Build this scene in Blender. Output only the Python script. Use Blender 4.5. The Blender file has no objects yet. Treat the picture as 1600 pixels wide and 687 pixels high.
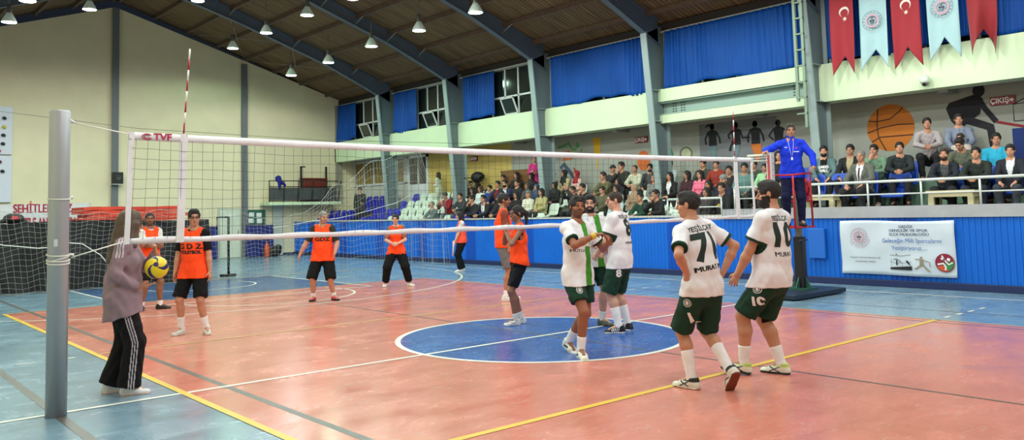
import bpy, bmesh, math, random
import numpy as np
from mathutils import Vector, Matrix
from mathutils.bvhtree import BVHTree
random.seed(7)
PI = math.pi
SC = bpy.context.scene
COL = SC.collection
V = lambda *a: np.array(a if len(a) > 1 else a[0], float)
def nrm(v):
    v = np.asarray(v, float); n = np.linalg.norm(v)
    return v / n if n > 1e-9 else v

# ---------------------------------------------------------------- materials
def lin(c):
    return tuple(((x / 255 / 12.92) if x / 255 <= .04045 else ((x / 255 + .055) / 1.055) ** 2.4) for x in c)
_M = {}
def mat(name, rgb=(200, 200, 200), rough=.6, metal=0., spec=.5, emit=0., noise=0., nscale=8., bump=0., bscale=40., stretch=None, objcol=False, sheen=0., trans=0., sss=0., vary=0.):
    if name in _M: return _M[name]
    m = bpy.data.materials.new(name); m.use_nodes = True
    nt = m.node_tree; b = nt.nodes['Principled BSDF']
    c = lin(rgb) + (1,)
    b.inputs['Base Color'].default_value = c
    b.inputs['Roughness'].default_value = rough
    b.inputs['Metallic'].default_value = metal
    b.inputs['Specular IOR Level'].default_value = spec
    if sheen: b.inputs['Sheen Weight'].default_value = sheen
    if trans: b.inputs['Transmission Weight'].default_value = trans
    if sss:
        b.inputs['Subsurface Weight'].default_value = sss
        b.inputs['Subsurface Radius'].default_value = (.02, .008, .004)
    if emit:
        b.inputs['Emission Color'].default_value = c; b.inputs['Emission Strength'].default_value = emit
    src = None
    if objcol:
        oi = nt.nodes.new('ShaderNodeObjectInfo'); src = oi.outputs['Color']
        nt.links.new(src, b.inputs['Base Color'])
    if noise or bump:
        tc = nt.nodes.new('ShaderNodeTexCoord'); mp = nt.nodes.new('ShaderNodeMapping')
        nt.links.new(tc.outputs['Object'], mp.inputs['Vector'])
        if stretch: mp.inputs['Scale'].default_value = stretch
    if noise:
        n = nt.nodes.new('ShaderNodeTexNoise'); n.inputs['Scale'].default_value = nscale; n.inputs['Detail'].default_value = 5
        nt.links.new(mp.outputs[0], n.inputs['Vector'])
        mr = nt.nodes.new('ShaderNodeMapRange'); mr.inputs[1].default_value = .3; mr.inputs[2].default_value = .7
        mr.inputs[3].default_value = 1 - noise; mr.inputs[4].default_value = 1 + noise * .6
        nt.links.new(n.outputs[0], mr.inputs[0])
        mx = nt.nodes.new('ShaderNodeMix'); mx.data_type = 'RGBA'; mx.blend_type = 'MULTIPLY'; mx.inputs[0].default_value = 1
        if src: nt.links.new(src, mx.inputs[6])
        else: mx.inputs[6].default_value = c
        nt.links.new(mr.outputs[0], mx.inputs[7]); nt.links.new(mx.outputs[2], b.inputs['Base Color'])
    if bump:
        n2 = nt.nodes.new('ShaderNodeTexNoise'); n2.inputs['Scale'].default_value = bscale; n2.inputs['Detail'].default_value = 4
        nt.links.new(mp.outputs[0], n2.inputs['Vector'])
        bp = nt.nodes.new('ShaderNodeBump'); bp.inputs['Strength'].default_value = bump; bp.inputs['Distance'].default_value = .02
        nt.links.new(n2.outputs[0], bp.inputs['Height']); nt.links.new(bp.outputs[0], b.inputs['Normal'])
    _M[name] = m
    return m
def cm(rgb, rough=.75, **k):
    return mat('dye_%d_%d_%d_%d' % (tuple(rgb) + (int(rough * 100),)), rgb, rough, **k)
def cloth(rgb, rough=.85):
    return mat('fabric_%d_%d_%d' % tuple(rgb), rgb, rough, spec=.25, noise=.08, nscale=14, bump=.30, bscale=9, stretch=(1, 1, .6))

# ---------------------------------------------------------------- objects
def tag(o, label=None, cat=None, group=None, kind=None):
    if label: o['label'] = label
    if cat: o['category'] = cat
    if group: o['group'] = group
    if kind: o['kind'] = kind
    return o
def empty(name, loc=(0, 0, 0), rz=0.):
    o = bpy.data.objects.new(name, None); COL.objects.link(o)
    o.location = loc; o.rotation_euler = (0, 0, rz); o.empty_display_size = .1
    return o
def mkmesh(name, verts, faces, mats, midx=None, smooth=False):
    me = bpy.data.meshes.new(name)
    if isinstance(faces, np.ndarray) and len(faces):
        nv, nf = len(verts), len(faces); w = faces.shape[1]
        me.vertices.add(nv); me.vertices.foreach_set('co', np.asarray(verts, np.float32).ravel())
        me.loops.add(nf * w); me.loops.foreach_set('vertex_index', faces.astype(np.int32).ravel())
        me.polygons.add(nf); me.polygons.foreach_set('loop_start', np.arange(0, nf * w, w, dtype=np.int32))
        me.polygons.foreach_set('loop_total', np.full(nf, w, np.int32))
    else:
        me.from_pydata([tuple(v) for v in verts], [], [tuple(f) for f in faces])
    for m in (mats if isinstance(mats, (list, tuple)) else [mats]): me.materials.append(m)
    if midx is not None: me.polygons.foreach_set('material_index', np.asarray(midx, np.int32))
    if smooth is True: me.polygons.foreach_set('use_smooth', np.ones(len(me.polygons), bool))
    elif smooth is not False: me.polygons.foreach_set('use_smooth', np.asarray(smooth, bool))
    me.update(calc_edges=True)
    return me
def put(name, me, parent=None):
    o = bpy.data.objects.new(name, me); COL.objects.link(o)
    if parent is not None: o.parent = parent
    return o
class MB:
    """collects shapes into one mesh"""
    def __init__(s): s.v = []; s.f = []; s.m = []; s.s = []; s.mi = 0
    def add(s, vs, fs, smooth=False):
        n = len(s.v); s.v += [tuple(v) for v in vs]
        for f in fs: s.f.append(tuple(i + n for i in f)); s.m.append(s.mi); s.s.append(smooth)
        return s
    def box(s, x0, x1, y0, y1, z0, z1, M=None):
        vs = [(x, y, z) for x in (x0, x1) for y in (y0, y1) for z in (z0, z1)]
        if M is not None: vs = [tuple(M @ Vector(v)) for v in vs]
        return s.add(vs, [(0, 1, 3, 2), (4, 6, 7, 5), (0, 4, 5, 1), (2, 3, 7, 6), (0, 2, 6, 4), (1, 5, 7, 3)])
    def rbox(s, x0, x1, y0, y1, z0, z1, r=.02, M=None, n=3):
        """box with rounded vertical edges (z prism)"""
        pts = []
        for cx, cy, a0 in ((x1 - r, y1 - r, 0), (x0 + r, y1 - r, 90), (x0 + r, y0 + r, 180), (x1 - r, y0 + r, 270)):
            for k in range(n + 1):
                a = math.radians(a0 + 90 * k / n); pts.append((cx + r * math.cos(a), cy + r * math.sin(a)))
        return s.prism(pts, z0, z1, M)
    def prism(s, pts, z0, z1, M=None, smooth=False):
        n = len(pts); vs = [(x, y, z0) for x, y in pts] + [(x, y, z1) for x, y in pts]
        if M is not None: vs = [tuple(M @ Vector(v)) for v in vs]
        k = len(s.v); s.v += vs
        for f in [tuple(range(n - 1, -1, -1)), tuple(range(n, 2 * n))]:
            s.f.append(tuple(i + k for i in f)); s.m.append(s.mi); s.s.append(False)
        for i in range(n):
            j = (i + 1) % n; s.f.append((k + i, k + j, k + n + j, k + n + i)); s.m.append(s.mi); s.s.append(smooth)
        return s
    def tube(s, pts, r, n=8, caps=True, smooth=True, r2=None, closed=False):
        pts = [V(p) for p in pts]; m = len(pts); rings = []
        up0 = V(0, 0, 1)
        for i, p in enumerate(pts):
            if closed: d = nrm(pts[(i + 1) % m] - pts[i - 1])
            else: d = nrm(pts[min(i + 1, m - 1)] - pts[max(i - 1, 0)])
            u = np.cross(d, up0)
            if np.linalg.norm(u) < .05: u = np.cross(d, V(1, 0, 0))
            u = nrm(u); w = np.cross(u, d)
            rr = r if r2 is None else r + (r2 - r) * i / (m - 1)
            rings.append([p + rr * (math.cos(2 * PI * k / n) * u + math.sin(2 * PI * k / n) * w) for k in range(n)])
        vs = [q for ring in rings for q in ring]; fs = []
        for i in range(m if closed else m - 1):
            a = i * n; b = ((i + 1) % m) * n
            for k in range(n): fs.append((a + k, a + (k + 1) % n, b + (k + 1) % n, b + k))
        s.add(vs, fs, smooth)
        if caps and not closed:
            k0 = len(s.v) - len(vs)
            s.f.append(tuple(k0 + k for k in range(n - 1, -1, -1))); s.m.append(s.mi); s.s.append(False)
            s.f.append(tuple(k0 + (m - 1) * n + k for k in range(n))); s.m.append(s.mi); s.s.append(False)
        return s
    def lathe(s, prof, c=(0, 0, 0), n=20, smooth=True, M=None):
        vs = []; fs = []
        for r, z in prof:
            for k in range(n): vs.append((c[0] + r * math.cos(2 * PI * k / n), c[1] + r * math.sin(2 * PI * k / n), c[2] + z))
        if M is not None: vs = [tuple(M @ Vector(v)) for v in vs]
        for i in range(len(prof) - 1):
            for k in range(n): fs.append((i * n + k, i * n + (k + 1) % n, (i + 1) * n + (k + 1) % n, (i + 1) * n + k))
        return s.add(vs, fs, smooth)
    def quad(s, a, b, c, d): return s.add([a, b, c, d], [(0, 1, 2, 3)])
    def build(s, name, mats, parent=None, bevel=0.):
        me = mkmesh(name, s.v, s.f, mats, s.m, s.s)
        bm = bmesh.new(); bm.from_mesh(me); bmesh.ops.recalc_face_normals(bm, faces=bm.faces)
        if bevel:
            bmesh.ops.remove_doubles(bm, verts=bm.verts, dist=1e-5)
            es = [e for e in bm.edges if len(e.link_faces) == 2 and e.calc_face_angle(0) > .6]
            bmesh.ops.bevel(bm, geom=es, offset=bevel, segments=2, affect='EDGES', profile=.5, clamp_overlap=True)
        bm.to_mesh(me); bm.free()
        return put(name, me, parent)

def text_bm(txt, size, bold=0., cut=.0, spacing=1., font_w=1.):
    cu = bpy.data.curves.new('lettering', 'FONT'); cu.body = txt; cu.size = size; dup = 'M' in txt; cu.offset = 0 if dup else bold
    cu.align_x = 'CENTER'; cu.align_y = 'CENTER'; cu.space_character = spacing; cu.resolution_u = 3
    o = bpy.data.objects.new('lettering', cu); COL.objects.link(o)
    bpy.context.view_layer.update()
    dg = bpy.context.evaluated_depsgraph_get(); me = bpy.data.meshes.new_from_object(o.evaluated_get(dg))
    bpy.data.objects.remove(o); bpy.data.curves.remove(cu)
    bm = bmesh.new(); bm.from_mesh(me); bpy.data.meshes.remove(me)
    bmesh.ops.triangulate(bm, faces=bm.faces[:], ngon_method='EAR_CLIP')
    if dup and bold:
        g = bmesh.ops.duplicate(bm, geom=bm.verts[:] + bm.edges[:] + bm.faces[:])['geom']
        for v in g:
            if isinstance(v, bmesh.types.BMVert): v.co.x += bold * 2; v.co.z += .0004
    if cut:
        xs = [v.co.x for v in bm.verts]; ys = [v.co.y for v in bm.verts]
        for ax, vals in ((0, xs), (1, ys)):
            c = min(vals) + cut
            while c < max(vals):
                co = [0, 0, 0]; no = [0, 0, 0]; co[ax] = c; no[ax] = 1
                bmesh.ops.bisect_plane(bm, geom=bm.verts[:] + bm.edges[:] + bm.faces[:], plane_co=co, plane_no=no); c += cut
    for v in bm.verts: v.co.x *= font_w
    return bm
def wall_text(name, txt, size, M, material, parent, bold=0., spacing=1., font_w=1.):
    bm = text_bm(txt, size, bold, 0, spacing, font_w); bm.transform(M)
    me = bpy.data.meshes.new(name); bm.to_mesh(me); bm.free(); me.materials.append(material)
    return put(name, me, parent)

# ---------------------------------------------------------------- signed distance shapes -> smooth meshes
def cap(a, b, ra, rb, k=.02, sub=False): return ('c', V(a), V(b), ra, rb, k, sub)
def ell(c, R, r, k=.02, sub=False): return ('o', V(c), np.asarray(R, float), V(r), k, sub)
def ecn(a, b, u, wa, wb, k=.03, sub=False): return ('e', V(a), V(b), nrm(u), wa, wb, k, sub)   # elliptic cone, wa=(half width along u, half depth)
I3 = np.eye(3)
def prim_d(p, X, Y, Z):
    t = p[0]
    if t == 'c':
        a, b, ra, rb = p[1:5]; ab = b - a; L2 = max(ab @ ab, 1e-9)
        x, y, z = X - a[0], Y - a[1], Z - a[2]
        h = np.clip((x * ab[0] + y * ab[1] + z * ab[2]) / L2, 0, 1)
        return np.sqrt((x - h * ab[0]) ** 2 + (y - h * ab[1]) ** 2 + (z - h * ab[2]) ** 2) - (ra + (rb - ra) * h)
    if t == 'o':
        c, R, r = p[1:4]; x, y, z = X - c[0], Y - c[1], Z - c[2]
        q = [x * R[i][0] + y * R[i][1] + z * R[i][2] for i in range(3)]
        k0 = np.sqrt(sum((q[i] / r[i]) ** 2 for i in range(3))); k1 = np.sqrt(sum((q[i] / r[i] ** 2) ** 2 for i in range(3)))
        return k0 * (k0 - 1) / np.maximum(k1, 1e-6)
    a, b, u, wa, wb = p[1:6]; ab = b - a; L = np.linalg.norm(ab); w = ab / L; u = nrm(u - (u @ w) * w); v = np.cross(w, u)
    x, y, z = X - a[0], Y - a[1], Z - a[2]
    s = x * w[0] + y * w[1] + z * w[2]; h = np.clip(s / L, 0, 1); e = s - h * L
    rx = wa[0] + (wb[0] - wa[0]) * h; ry = wa[1] + (wb[1] - wa[1]) * h
    qx = x * u[0] + y * u[1] + z * u[2]; qy = x * v[0] + y * v[1] + z * v[2]
    rz = np.minimum(rx, ry)
    k0 = np.sqrt((qx / rx) ** 2 + (qy / ry) ** 2 + (e / rz) ** 2)
    k1 = np.sqrt((qx / rx ** 2) ** 2 + (qy / ry ** 2) ** 2 + (e / rz ** 2) ** 2)
    return k0 * (k0 - 1) / np.maximum(k1, 1e-6)
def prim_box(p):
    t = p[0]
    if t == 'c': r = max(p[3], p[4]); return np.minimum(p[1], p[2]) - r, np.maximum(p[1], p[2]) + r
    if t == 'o': r = max(p[3]); return p[1] - r, p[1] + r
    r = max(max(p[4]), max(p[5])); return np.minimum(p[1], p[2]) - r, np.maximum(p[1], p[2]) + r
def smin(a, b, k):
    if k <= 0: return np.minimum(a, b)
    h = np.maximum(k - np.abs(a - b), 0) / k
    return np.minimum(a, b) - h * h * k * .25
def nets(D, h, o):
    s = D < 0
    c = np.zeros(tuple(n - 1 for n in D.shape), np.int8)
    for i in (0, 1):
        for j in (0, 1):
            for k in (0, 1): c += s[i:D.shape[0] - 1 + i, j:D.shape[1] - 1 + j, k:D.shape[2] - 1 + k]
    act = (c > 0) & (c < 8); idx = np.argwhere(act)
    if not len(idx): return np.zeros((0, 3)), np.zeros((0, 4), int)
    ids = np.full(c.shape, -1, np.int32); ids[act] = np.arange(len(idx))
    acc = np.zeros((len(idx), 3)); cnt = np.zeros(len(idx))
    cs = [(i, j, k) for i in (0, 1) for j in (0, 1) for k in (0, 1)]
    vals = {q: D[idx[:, 0] + q[0], idx[:, 1] + q[1], idx[:, 2] + q[2]] for q in cs}
    for q in cs:
        for ax in range(3):
            if q[ax] == 0:
                q2 = list(q); q2[ax] = 1; va, vb = vals[q], vals[tuple(q2)]
                cr = (va < 0) != (vb < 0); t = np.where(cr, va / np.where(cr, va - vb, 1), 0)
                for d in range(3): acc[:, d] += np.where(cr, q[d] + (t if d == ax else 0), 0)
                cnt += cr
    P = o + h * (idx + acc / cnt[:, None])
    F = []
    for ax in range(3):
        a, b = [(1, 2), (2, 0), (0, 1)][ax]
        sl0 = [slice(None)] * 3; sl1 = [slice(None)] * 3; sl0[ax] = slice(None, -1); sl1[ax] = slice(1, None)
        s0 = s[tuple(sl0)]; s1 = s[tuple(sl1)]; e = np.argwhere(s0 != s1)
        e = e[(e[:, a] > 0) & (e[:, b] > 0) & (e[:, a] < c.shape[a]) & (e[:, b] < c.shape[b])]
        def cell(da, db):
            g = e.copy(); g[:, a] -= da; g[:, b] -= db; return ids[g[:, 0], g[:, 1], g[:, 2]]
        q = np.stack([cell(1, 1), cell(0, 1), cell(0, 0), cell(1, 0)], 1)
        fl = ~s0[e[:, 0], e[:, 1], e[:, 2]]; q[fl] = q[fl][:, ::-1]; F.append(q)
    F = np.concatenate(F); F = F[(F >= 0).all(1)]
    return P, F
def sdf_mesh(groups, h, wrinkle=0., wk=1., seed=0):
    """groups: list of (prims, clips[(point, normal)], k). keeps the side where (p-point).normal < 0"""
    lo = np.min([prim_box(p)[0] for g in groups for p in g[0] if not p[-1]], axis=0) - .03
    hi = np.max([prim_box(p)[1] for g in groups for p in g[0] if not p[-1]], axis=0) + .03
    n = np.ceil((hi - lo) / h).astype(int) + 2
    D = np.full(n, .5, np.float32)
    ax = [lo[i] + h * np.arange(n[i]) for i in range(3)]
    for prims, clips, kg in groups:
        glo = np.min([prim_box(p)[0] for p in prims if not p[-1]], axis=0) - .04; ghi = np.max([prim_box(p)[1] for p in prims if not p[-1]], axis=0) + .04
        a = np.clip(np.floor((glo - lo) / h).astype(int), 0, n - 1); b = np.clip(np.ceil((ghi - lo) / h).astype(int) + 1, 1, n)
        S = (slice(a[0], b[0]), slice(a[1], b[1]), slice(a[2], b[2]))
        T = np.full(b - a, .5, np.float32)
        for p in prims:
            plo, phi = prim_box(p); m = .035
            c = np.clip(np.floor((plo - m - lo) / h).astype(int), a, b - 1); d = np.clip(np.ceil((phi + m - lo) / h).astype(int) + 1, a + 1, b)
            if (d <= c).any(): continue
            X, Y, Z = np.ix_(ax[0][c[0]:d[0]], ax[1][c[1]:d[1]], ax[2][c[2]:d[2]])
            dd = prim_d(p, X, Y, Z); s2 = tuple(slice(c[i] - a[i], d[i] - a[i]) for i in range(3)); t = T[s2]
            T[s2] = -smin(-t, dd, p[-2]) if p[-1] else smin(t, dd, p[-2])
        if clips:
            X, Y, Z = np.ix_(ax[0][S[0]], ax[1][S[1]], ax[2][S[2]])
            for q, nn in clips:
                nn = nrm(nn); T = -smin(-T, -((X - q[0]) * nn[0] + (Y - q[1]) * nn[1] + (Z - q[2]) * nn[2]), .008)
        D[S] = smin(D[S], T, kg)
    if wrinkle:
        w = np.argwhere(np.abs(D) < .04); x, y, z = (lo[i] + h * w[:, i] for i in range(3)); q = seed * 1.7
        f = np.sin(38 * wk * z + 9 * np.sin(9 * x + q) + 7 * np.sin(8 * y - q)) * np.sin(13 * x - 9 * y + 5 * z + q) \
            + .7 * np.sin(24 * wk * (x + y) + 6 * np.sin(11 * z + q)) * np.sin(8 * z + 3 * q) + .4 * np.sin(70 * x + 30 * z + q) * np.sin(60 * y - 25 * z)
        D[w[:, 0], w[:, 1], w[:, 2]] += wrinkle * f
    D[0] = D[-1] = .5; D[:, 0] = D[:, -1] = .5; D[:, :, 0] = D[:, :, -1] = .5
    return nets(D, h, lo)
# ---------------------------------------------------------------- people
def rotm(yaw, pitch=0., roll=0.):
    """columns = right, forward, up. yaw>0 turns left (ccw from above), pitch>0 looks up, roll>0 tips towards own right"""
    y, p, r = map(math.radians, (yaw, pitch, roll))
    Rz = np.array([[math.cos(y), -math.sin(y), 0], [math.sin(y), math.cos(y), 0], [0, 0, 1]])
    Rx = np.array([[1, 0, 0], [0, math.cos(p), -math.sin(p)], [0, math.sin(p), math.cos(p)]])
    Ry = np.array([[math.cos(r), 0, math.sin(r)], [0, 1, 0], [-math.sin(r), 0, math.cos(r)]])
    return Rz @ Rx @ Ry
def ik(a, b, l1, l2, pole):
    d = b - a; L = np.linalg.norm(d)
    if L > (l1 + l2) * .999: b = a + d / L * (l1 + l2) * .999; d = b - a; L = np.linalg.norm(d)
    u = d / L; c = (l1 * l1 - l2 * l2 + L * L) / (2 * L); h = math.sqrt(max(l1 * l1 - c * c, 0))
    pl = nrm(V(pole) - (V(pole) @ u) * u)
    return a + u * c + pl * h, b
def skeleton(P):
    s = P.get('H', 1.78) / 1.78; J = {'s': s}; fem = P.get('fem', False)
    pv = V(P.get('pelvis', (0, 0, .93))) * s; J['pel'] = pv
    Rp = rotm(P.get('hip_yaw', 0), P.get('hip_pitch', 0), P.get('hip_roll', 0))
    Rc = rotm(P.get('sh_yaw', P.get('hip_yaw', 0)), P.get('lean', 0), P.get('side', 0))
    J['Rp'], J['Rc'] = Rp, Rc
    upP, upC = Rp[:, 2], Rc[:, 2]
    J['waist'] = pv + upP * .13 * s; um = nrm(upP + upC)
    J['chest'] = J['waist'] + um * .12 * s + upC * .10 * s; J['neck'] = J['chest'] + upC * .20 * s
    sw = (.158 if fem else .178) * s; hw = .09 * s
    hu = P.get('shrug', 0)
    Rh = rotm(P.get('head_yaw', P.get('sh_yaw', 0)), P.get('head_pitch', 0), P.get('head_roll', 0)); J['Rh'] = Rh
    J['head'] = J['neck'] + (nrm(upC + Rh[:, 2]) * .085 + Rh[:, 2] * .09 + Rh[:, 1] * .018) * s
    for sd, sg in (('L', -1), ('R', 1)):
        J['hip' + sd] = pv + Rp[:, 0] * sg * hw - upP * .02 * s
        J['sh' + sd] = J['neck'] + Rc[:, 0] * sg * sw - upC * (.055 - hu) * s + Rc[:, 1] * .0
        an = V(P['foot' + sd][:3]) * s
        J['kn' + sd], J['an' + sd] = ik(J['hip' + sd], an, .43 * s, .425 * s, P.get('knee' + sd, (sg * .15, 1, 0)))
        J['Rf' + sd] = rotm(P['foot' + sd][3], P['foot' + sd][4] if len(P['foot' + sd]) > 4 else 0, 0)
        wr = V(P['hand' + sd][:3]) * s
        J['el' + sd], J['wr' + sd] = ik(J['sh' + sd], wr, .285 * s, .255 * s, P.get('elbow' + sd, (sg * .5, -1, -.2)))
        fa = nrm(J['wr' + sd] - J['el' + sd])
        hd = nrm(V(P['hdir' + sd])) if 'hdir' + sd in P else fa
        pn = V(P.get('palm' + sd, (-sg, 0, 0))); pn = nrm(pn - (pn @ hd) * hd); J['hd' + sd], J['pn' + sd] = hd, pn
    return J
def hand_prims(J, sd, curl=.35, h=.006):
    s = J['s']; W, hd, pn = J['wr' + sd], J['hd' + sd], J['pn' + sd]
    ts = np.cross(hd, pn) * (1 if sd == 'R' else -1)
    out = [ecn(W + hd * .012 * s, W + hd * .078 * s, ts, (.028 * s, .017 * s), (.038 * s, .015 * s), .015)]
    fr = max(.0078 * s, h * .95)
    for i, (o, L) in enumerate(((.031, .072), (.0105, .08), (-.0105, .074), (-.031, .058))):
        b = W + (hd * .083 - hd * abs(o) * .15 + ts * o) * s; a = curl * (.5 + .12 * i); p = b
        for q in range(3):
            a2 = a * (1 + q * .9) if q else a
            d = nrm(hd * math.cos(a2) + pn * math.sin(a2) + ts * (o * 1.2)); l = L * (.45, .3, .25)[q] * s
            out.append(cap(p, p + d * l, fr * (1 - .07 * q), fr * (.95 - .08 * q), .004)); p = p + d * l
    b = W + (hd * .022 + ts * .024 + pn * .004) * s
    d1 = nrm(hd * .65 + ts * .7 + pn * .35); d2 = nrm(hd * .9 + ts * .25 + pn * (.3 + curl * .5))
    out += [cap(b, b + d1 * .042 * s, .0135 * s, .0105 * s, .012), cap(b + d1 * .042 * s, b + d1 * .042 * s + d2 * .03 * s, max(.0100 * s, fr), max(.0085 * s, fr * .9), .004)]
    return out
def head_prims(J, P):
    c, R, s = J['head'], J['Rh'], J['s']; s = s * P.get('headk', 1.) * .5 + .5 * P.get('headk', 1.)
    T = lambda x, y, z: c + R @ V(x, y, z) * s
    RT = R.T; fem = P.get('fem', False); jw = .052 if fem else .06
    o = [ell(T(0, -.014, .034), RT, V(.076, .094, .086) * s, .01), ell(T(0, .026, -.045), RT, V(jw, .062, .062) * s, .03),
         ell(T(0, .060, -.088), RT, V(.024, .022, .018) * s, .025), cap(T(-.03, .074, .034), T(.03, .074, .034), .016 * s, .016 * s, .02),
         ell(T(-.04, .052, -.022), RT, V(.024, .026, .026) * s, .02), ell(T(.04, .052, -.022), RT, V(.024, .026, .026) * s, .02),
         cap(T(0, .088, .018), T(0, .108, -.018), .008 * s, .0125 * s, .010), cap(T(-.011, .098, -.024), T(.011, .098, -.024), .008 * s, .008 * s, .006),
         ell(T(-.031, .100, .012), RT, V(.015, .012, .008) * s, .008, True), ell(T(.031, .100, .012), RT, V(.015, .012, .008) * s, .008, True),
         ell(T(-.031, .074, .012), RT, V(.0135, .0135, .012) * s, .003), ell(T(.031, .074, .012), RT, V(.0135, .0135, .012) * s, .003),
         ell(T(0, .086, -.052), RT, V(.024, .011, .0055) * s, .004), ell(T(0, .084, -.063), RT, V(.020, .011, .006) * s, .004),
         ell(T(-.077, -.012, .002), RT, V(.009, .019, .032) * s, .006), ell(T(.077, -.012, .002), RT, V(.009, .019, .032) * s, .006)]
    if P.get('beard', 0) > 1:
        o += [ell(T(0, .045, -.068), RT, V(.064, .058, .056) * s, .012)]
    return o
def body_groups(J, P, h):
    s = J['s']; b = P.get('bulk', 1.) * s; fem = P.get('fem', False); Rc, Rp = J['Rc'], J['Rp']; G = []
    hp = (.150, .105) if fem else (.150, .108); wa = (.112, .088) if fem else (.132, .100); ch = (.135, .098) if fem else (.160, .112)
    up = Rc[:, 2]
    tor = [ecn(J['pel'] - Rp[:, 2] * .05 * s, J['pel'] + Rp[:, 2] * .05 * s, Rp[:, 0], V(hp) * b, V(hp) * b * .97, .05),
           ecn(J['pel'] + Rp[:, 2] * .06 * s, J['waist'] + up * .03 * s, Rc[:, 0], V(hp) * b * .94, V(wa) * b, .06),
           ecn(J['waist'] + up * .02 * s, J['chest'], Rc[:, 0], V(wa) * b, V(ch) * b, .06),
           ecn(J['chest'], J['chest'] + up * .11 * s, Rc[:, 0], V(ch) * b, (.13 * b, .085 * b), .05)]
    if P.get('belly'): tor.append(ell(J['waist'] + Rc[:, 1] * .05 * s, Rc.T, V(.13, .10, .13) * b * P['belly'], .06))
    if fem:
        for sg in (-1, 1): tor.append(ell(J['chest'] + Rc @ V(sg * .062, .075, -.0) * s, Rc.T, V(.055, .05, .055) * s, .03))
    tor += [cap(J['neck'] - up * .03 * s, J['head'] - J['Rh'][:, 2] * .045 * s - J['Rh'][:, 1] * .012 * s, (.048 if fem else .057) * b, (.045 if fem else .054) * b ** .5 * s ** .5, .03)]
    for sd in 'LR':
        tor.append(cap(J['neck'] + up * .015 * s, J['sh' + sd] + up * .005 * s, .045 * s, .052 * b, .05))
    G.append((tor, [], .03)); G.append((head_prims(J, P), [], .02))
    for sd in 'LR':
        sh, el, wr = J['sh' + sd], J['el' + sd], J['wr' + sd]; k = b * (.86 if fem else 1)
        G.append(([cap(sh, el, .049 * k, .038 * k, .02), cap(el, el + (wr - el) * .35, .040 * k, .041 * k, .02), cap(el + (wr - el) * .35, wr, .041 * k, .027 * k, .02)], [], .03))
        G.append((hand_prims(J, sd, P.get('curl' + sd, P.get('curl', .4)), h), [], .012))
        hi, kn, an = J['hip' + sd], J['kn' + sd], J['an' + sd]
        m = kn + (an - kn) * .3 - nrm(np.cross(np.cross(an - kn, Rp[:, 1]), an - kn)) * 0
        f = nrm(J['Rf' + sd][:, 1]); bk = -f * .018 * s
        G.append(([cap(hi - Rp[:, 2] * .03 * s, kn, .085 * b, .056 * b, .03), cap(kn, m + bk, .055 * b, .056 * b, .02), cap(m + bk, an, .056 * b, .037 * s, .02),
                   cap(an, an + J['Rf' + sd] @ V(0, .12, -.045) * s, .034 * s, .024 * s, .02), cap(an, an + J['Rf' + sd] @ V(0, -.03, -.04) * s, .034 * s, .03 * s, .02)], [], .03))
    return G
def head_local(J, P):
    c, R = J['head'], J['Rh']; s = J['s']; s = s * P.get('headk', 1.) * .5 + .5 * P.get('headk', 1.)
    return c, R, s
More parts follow.
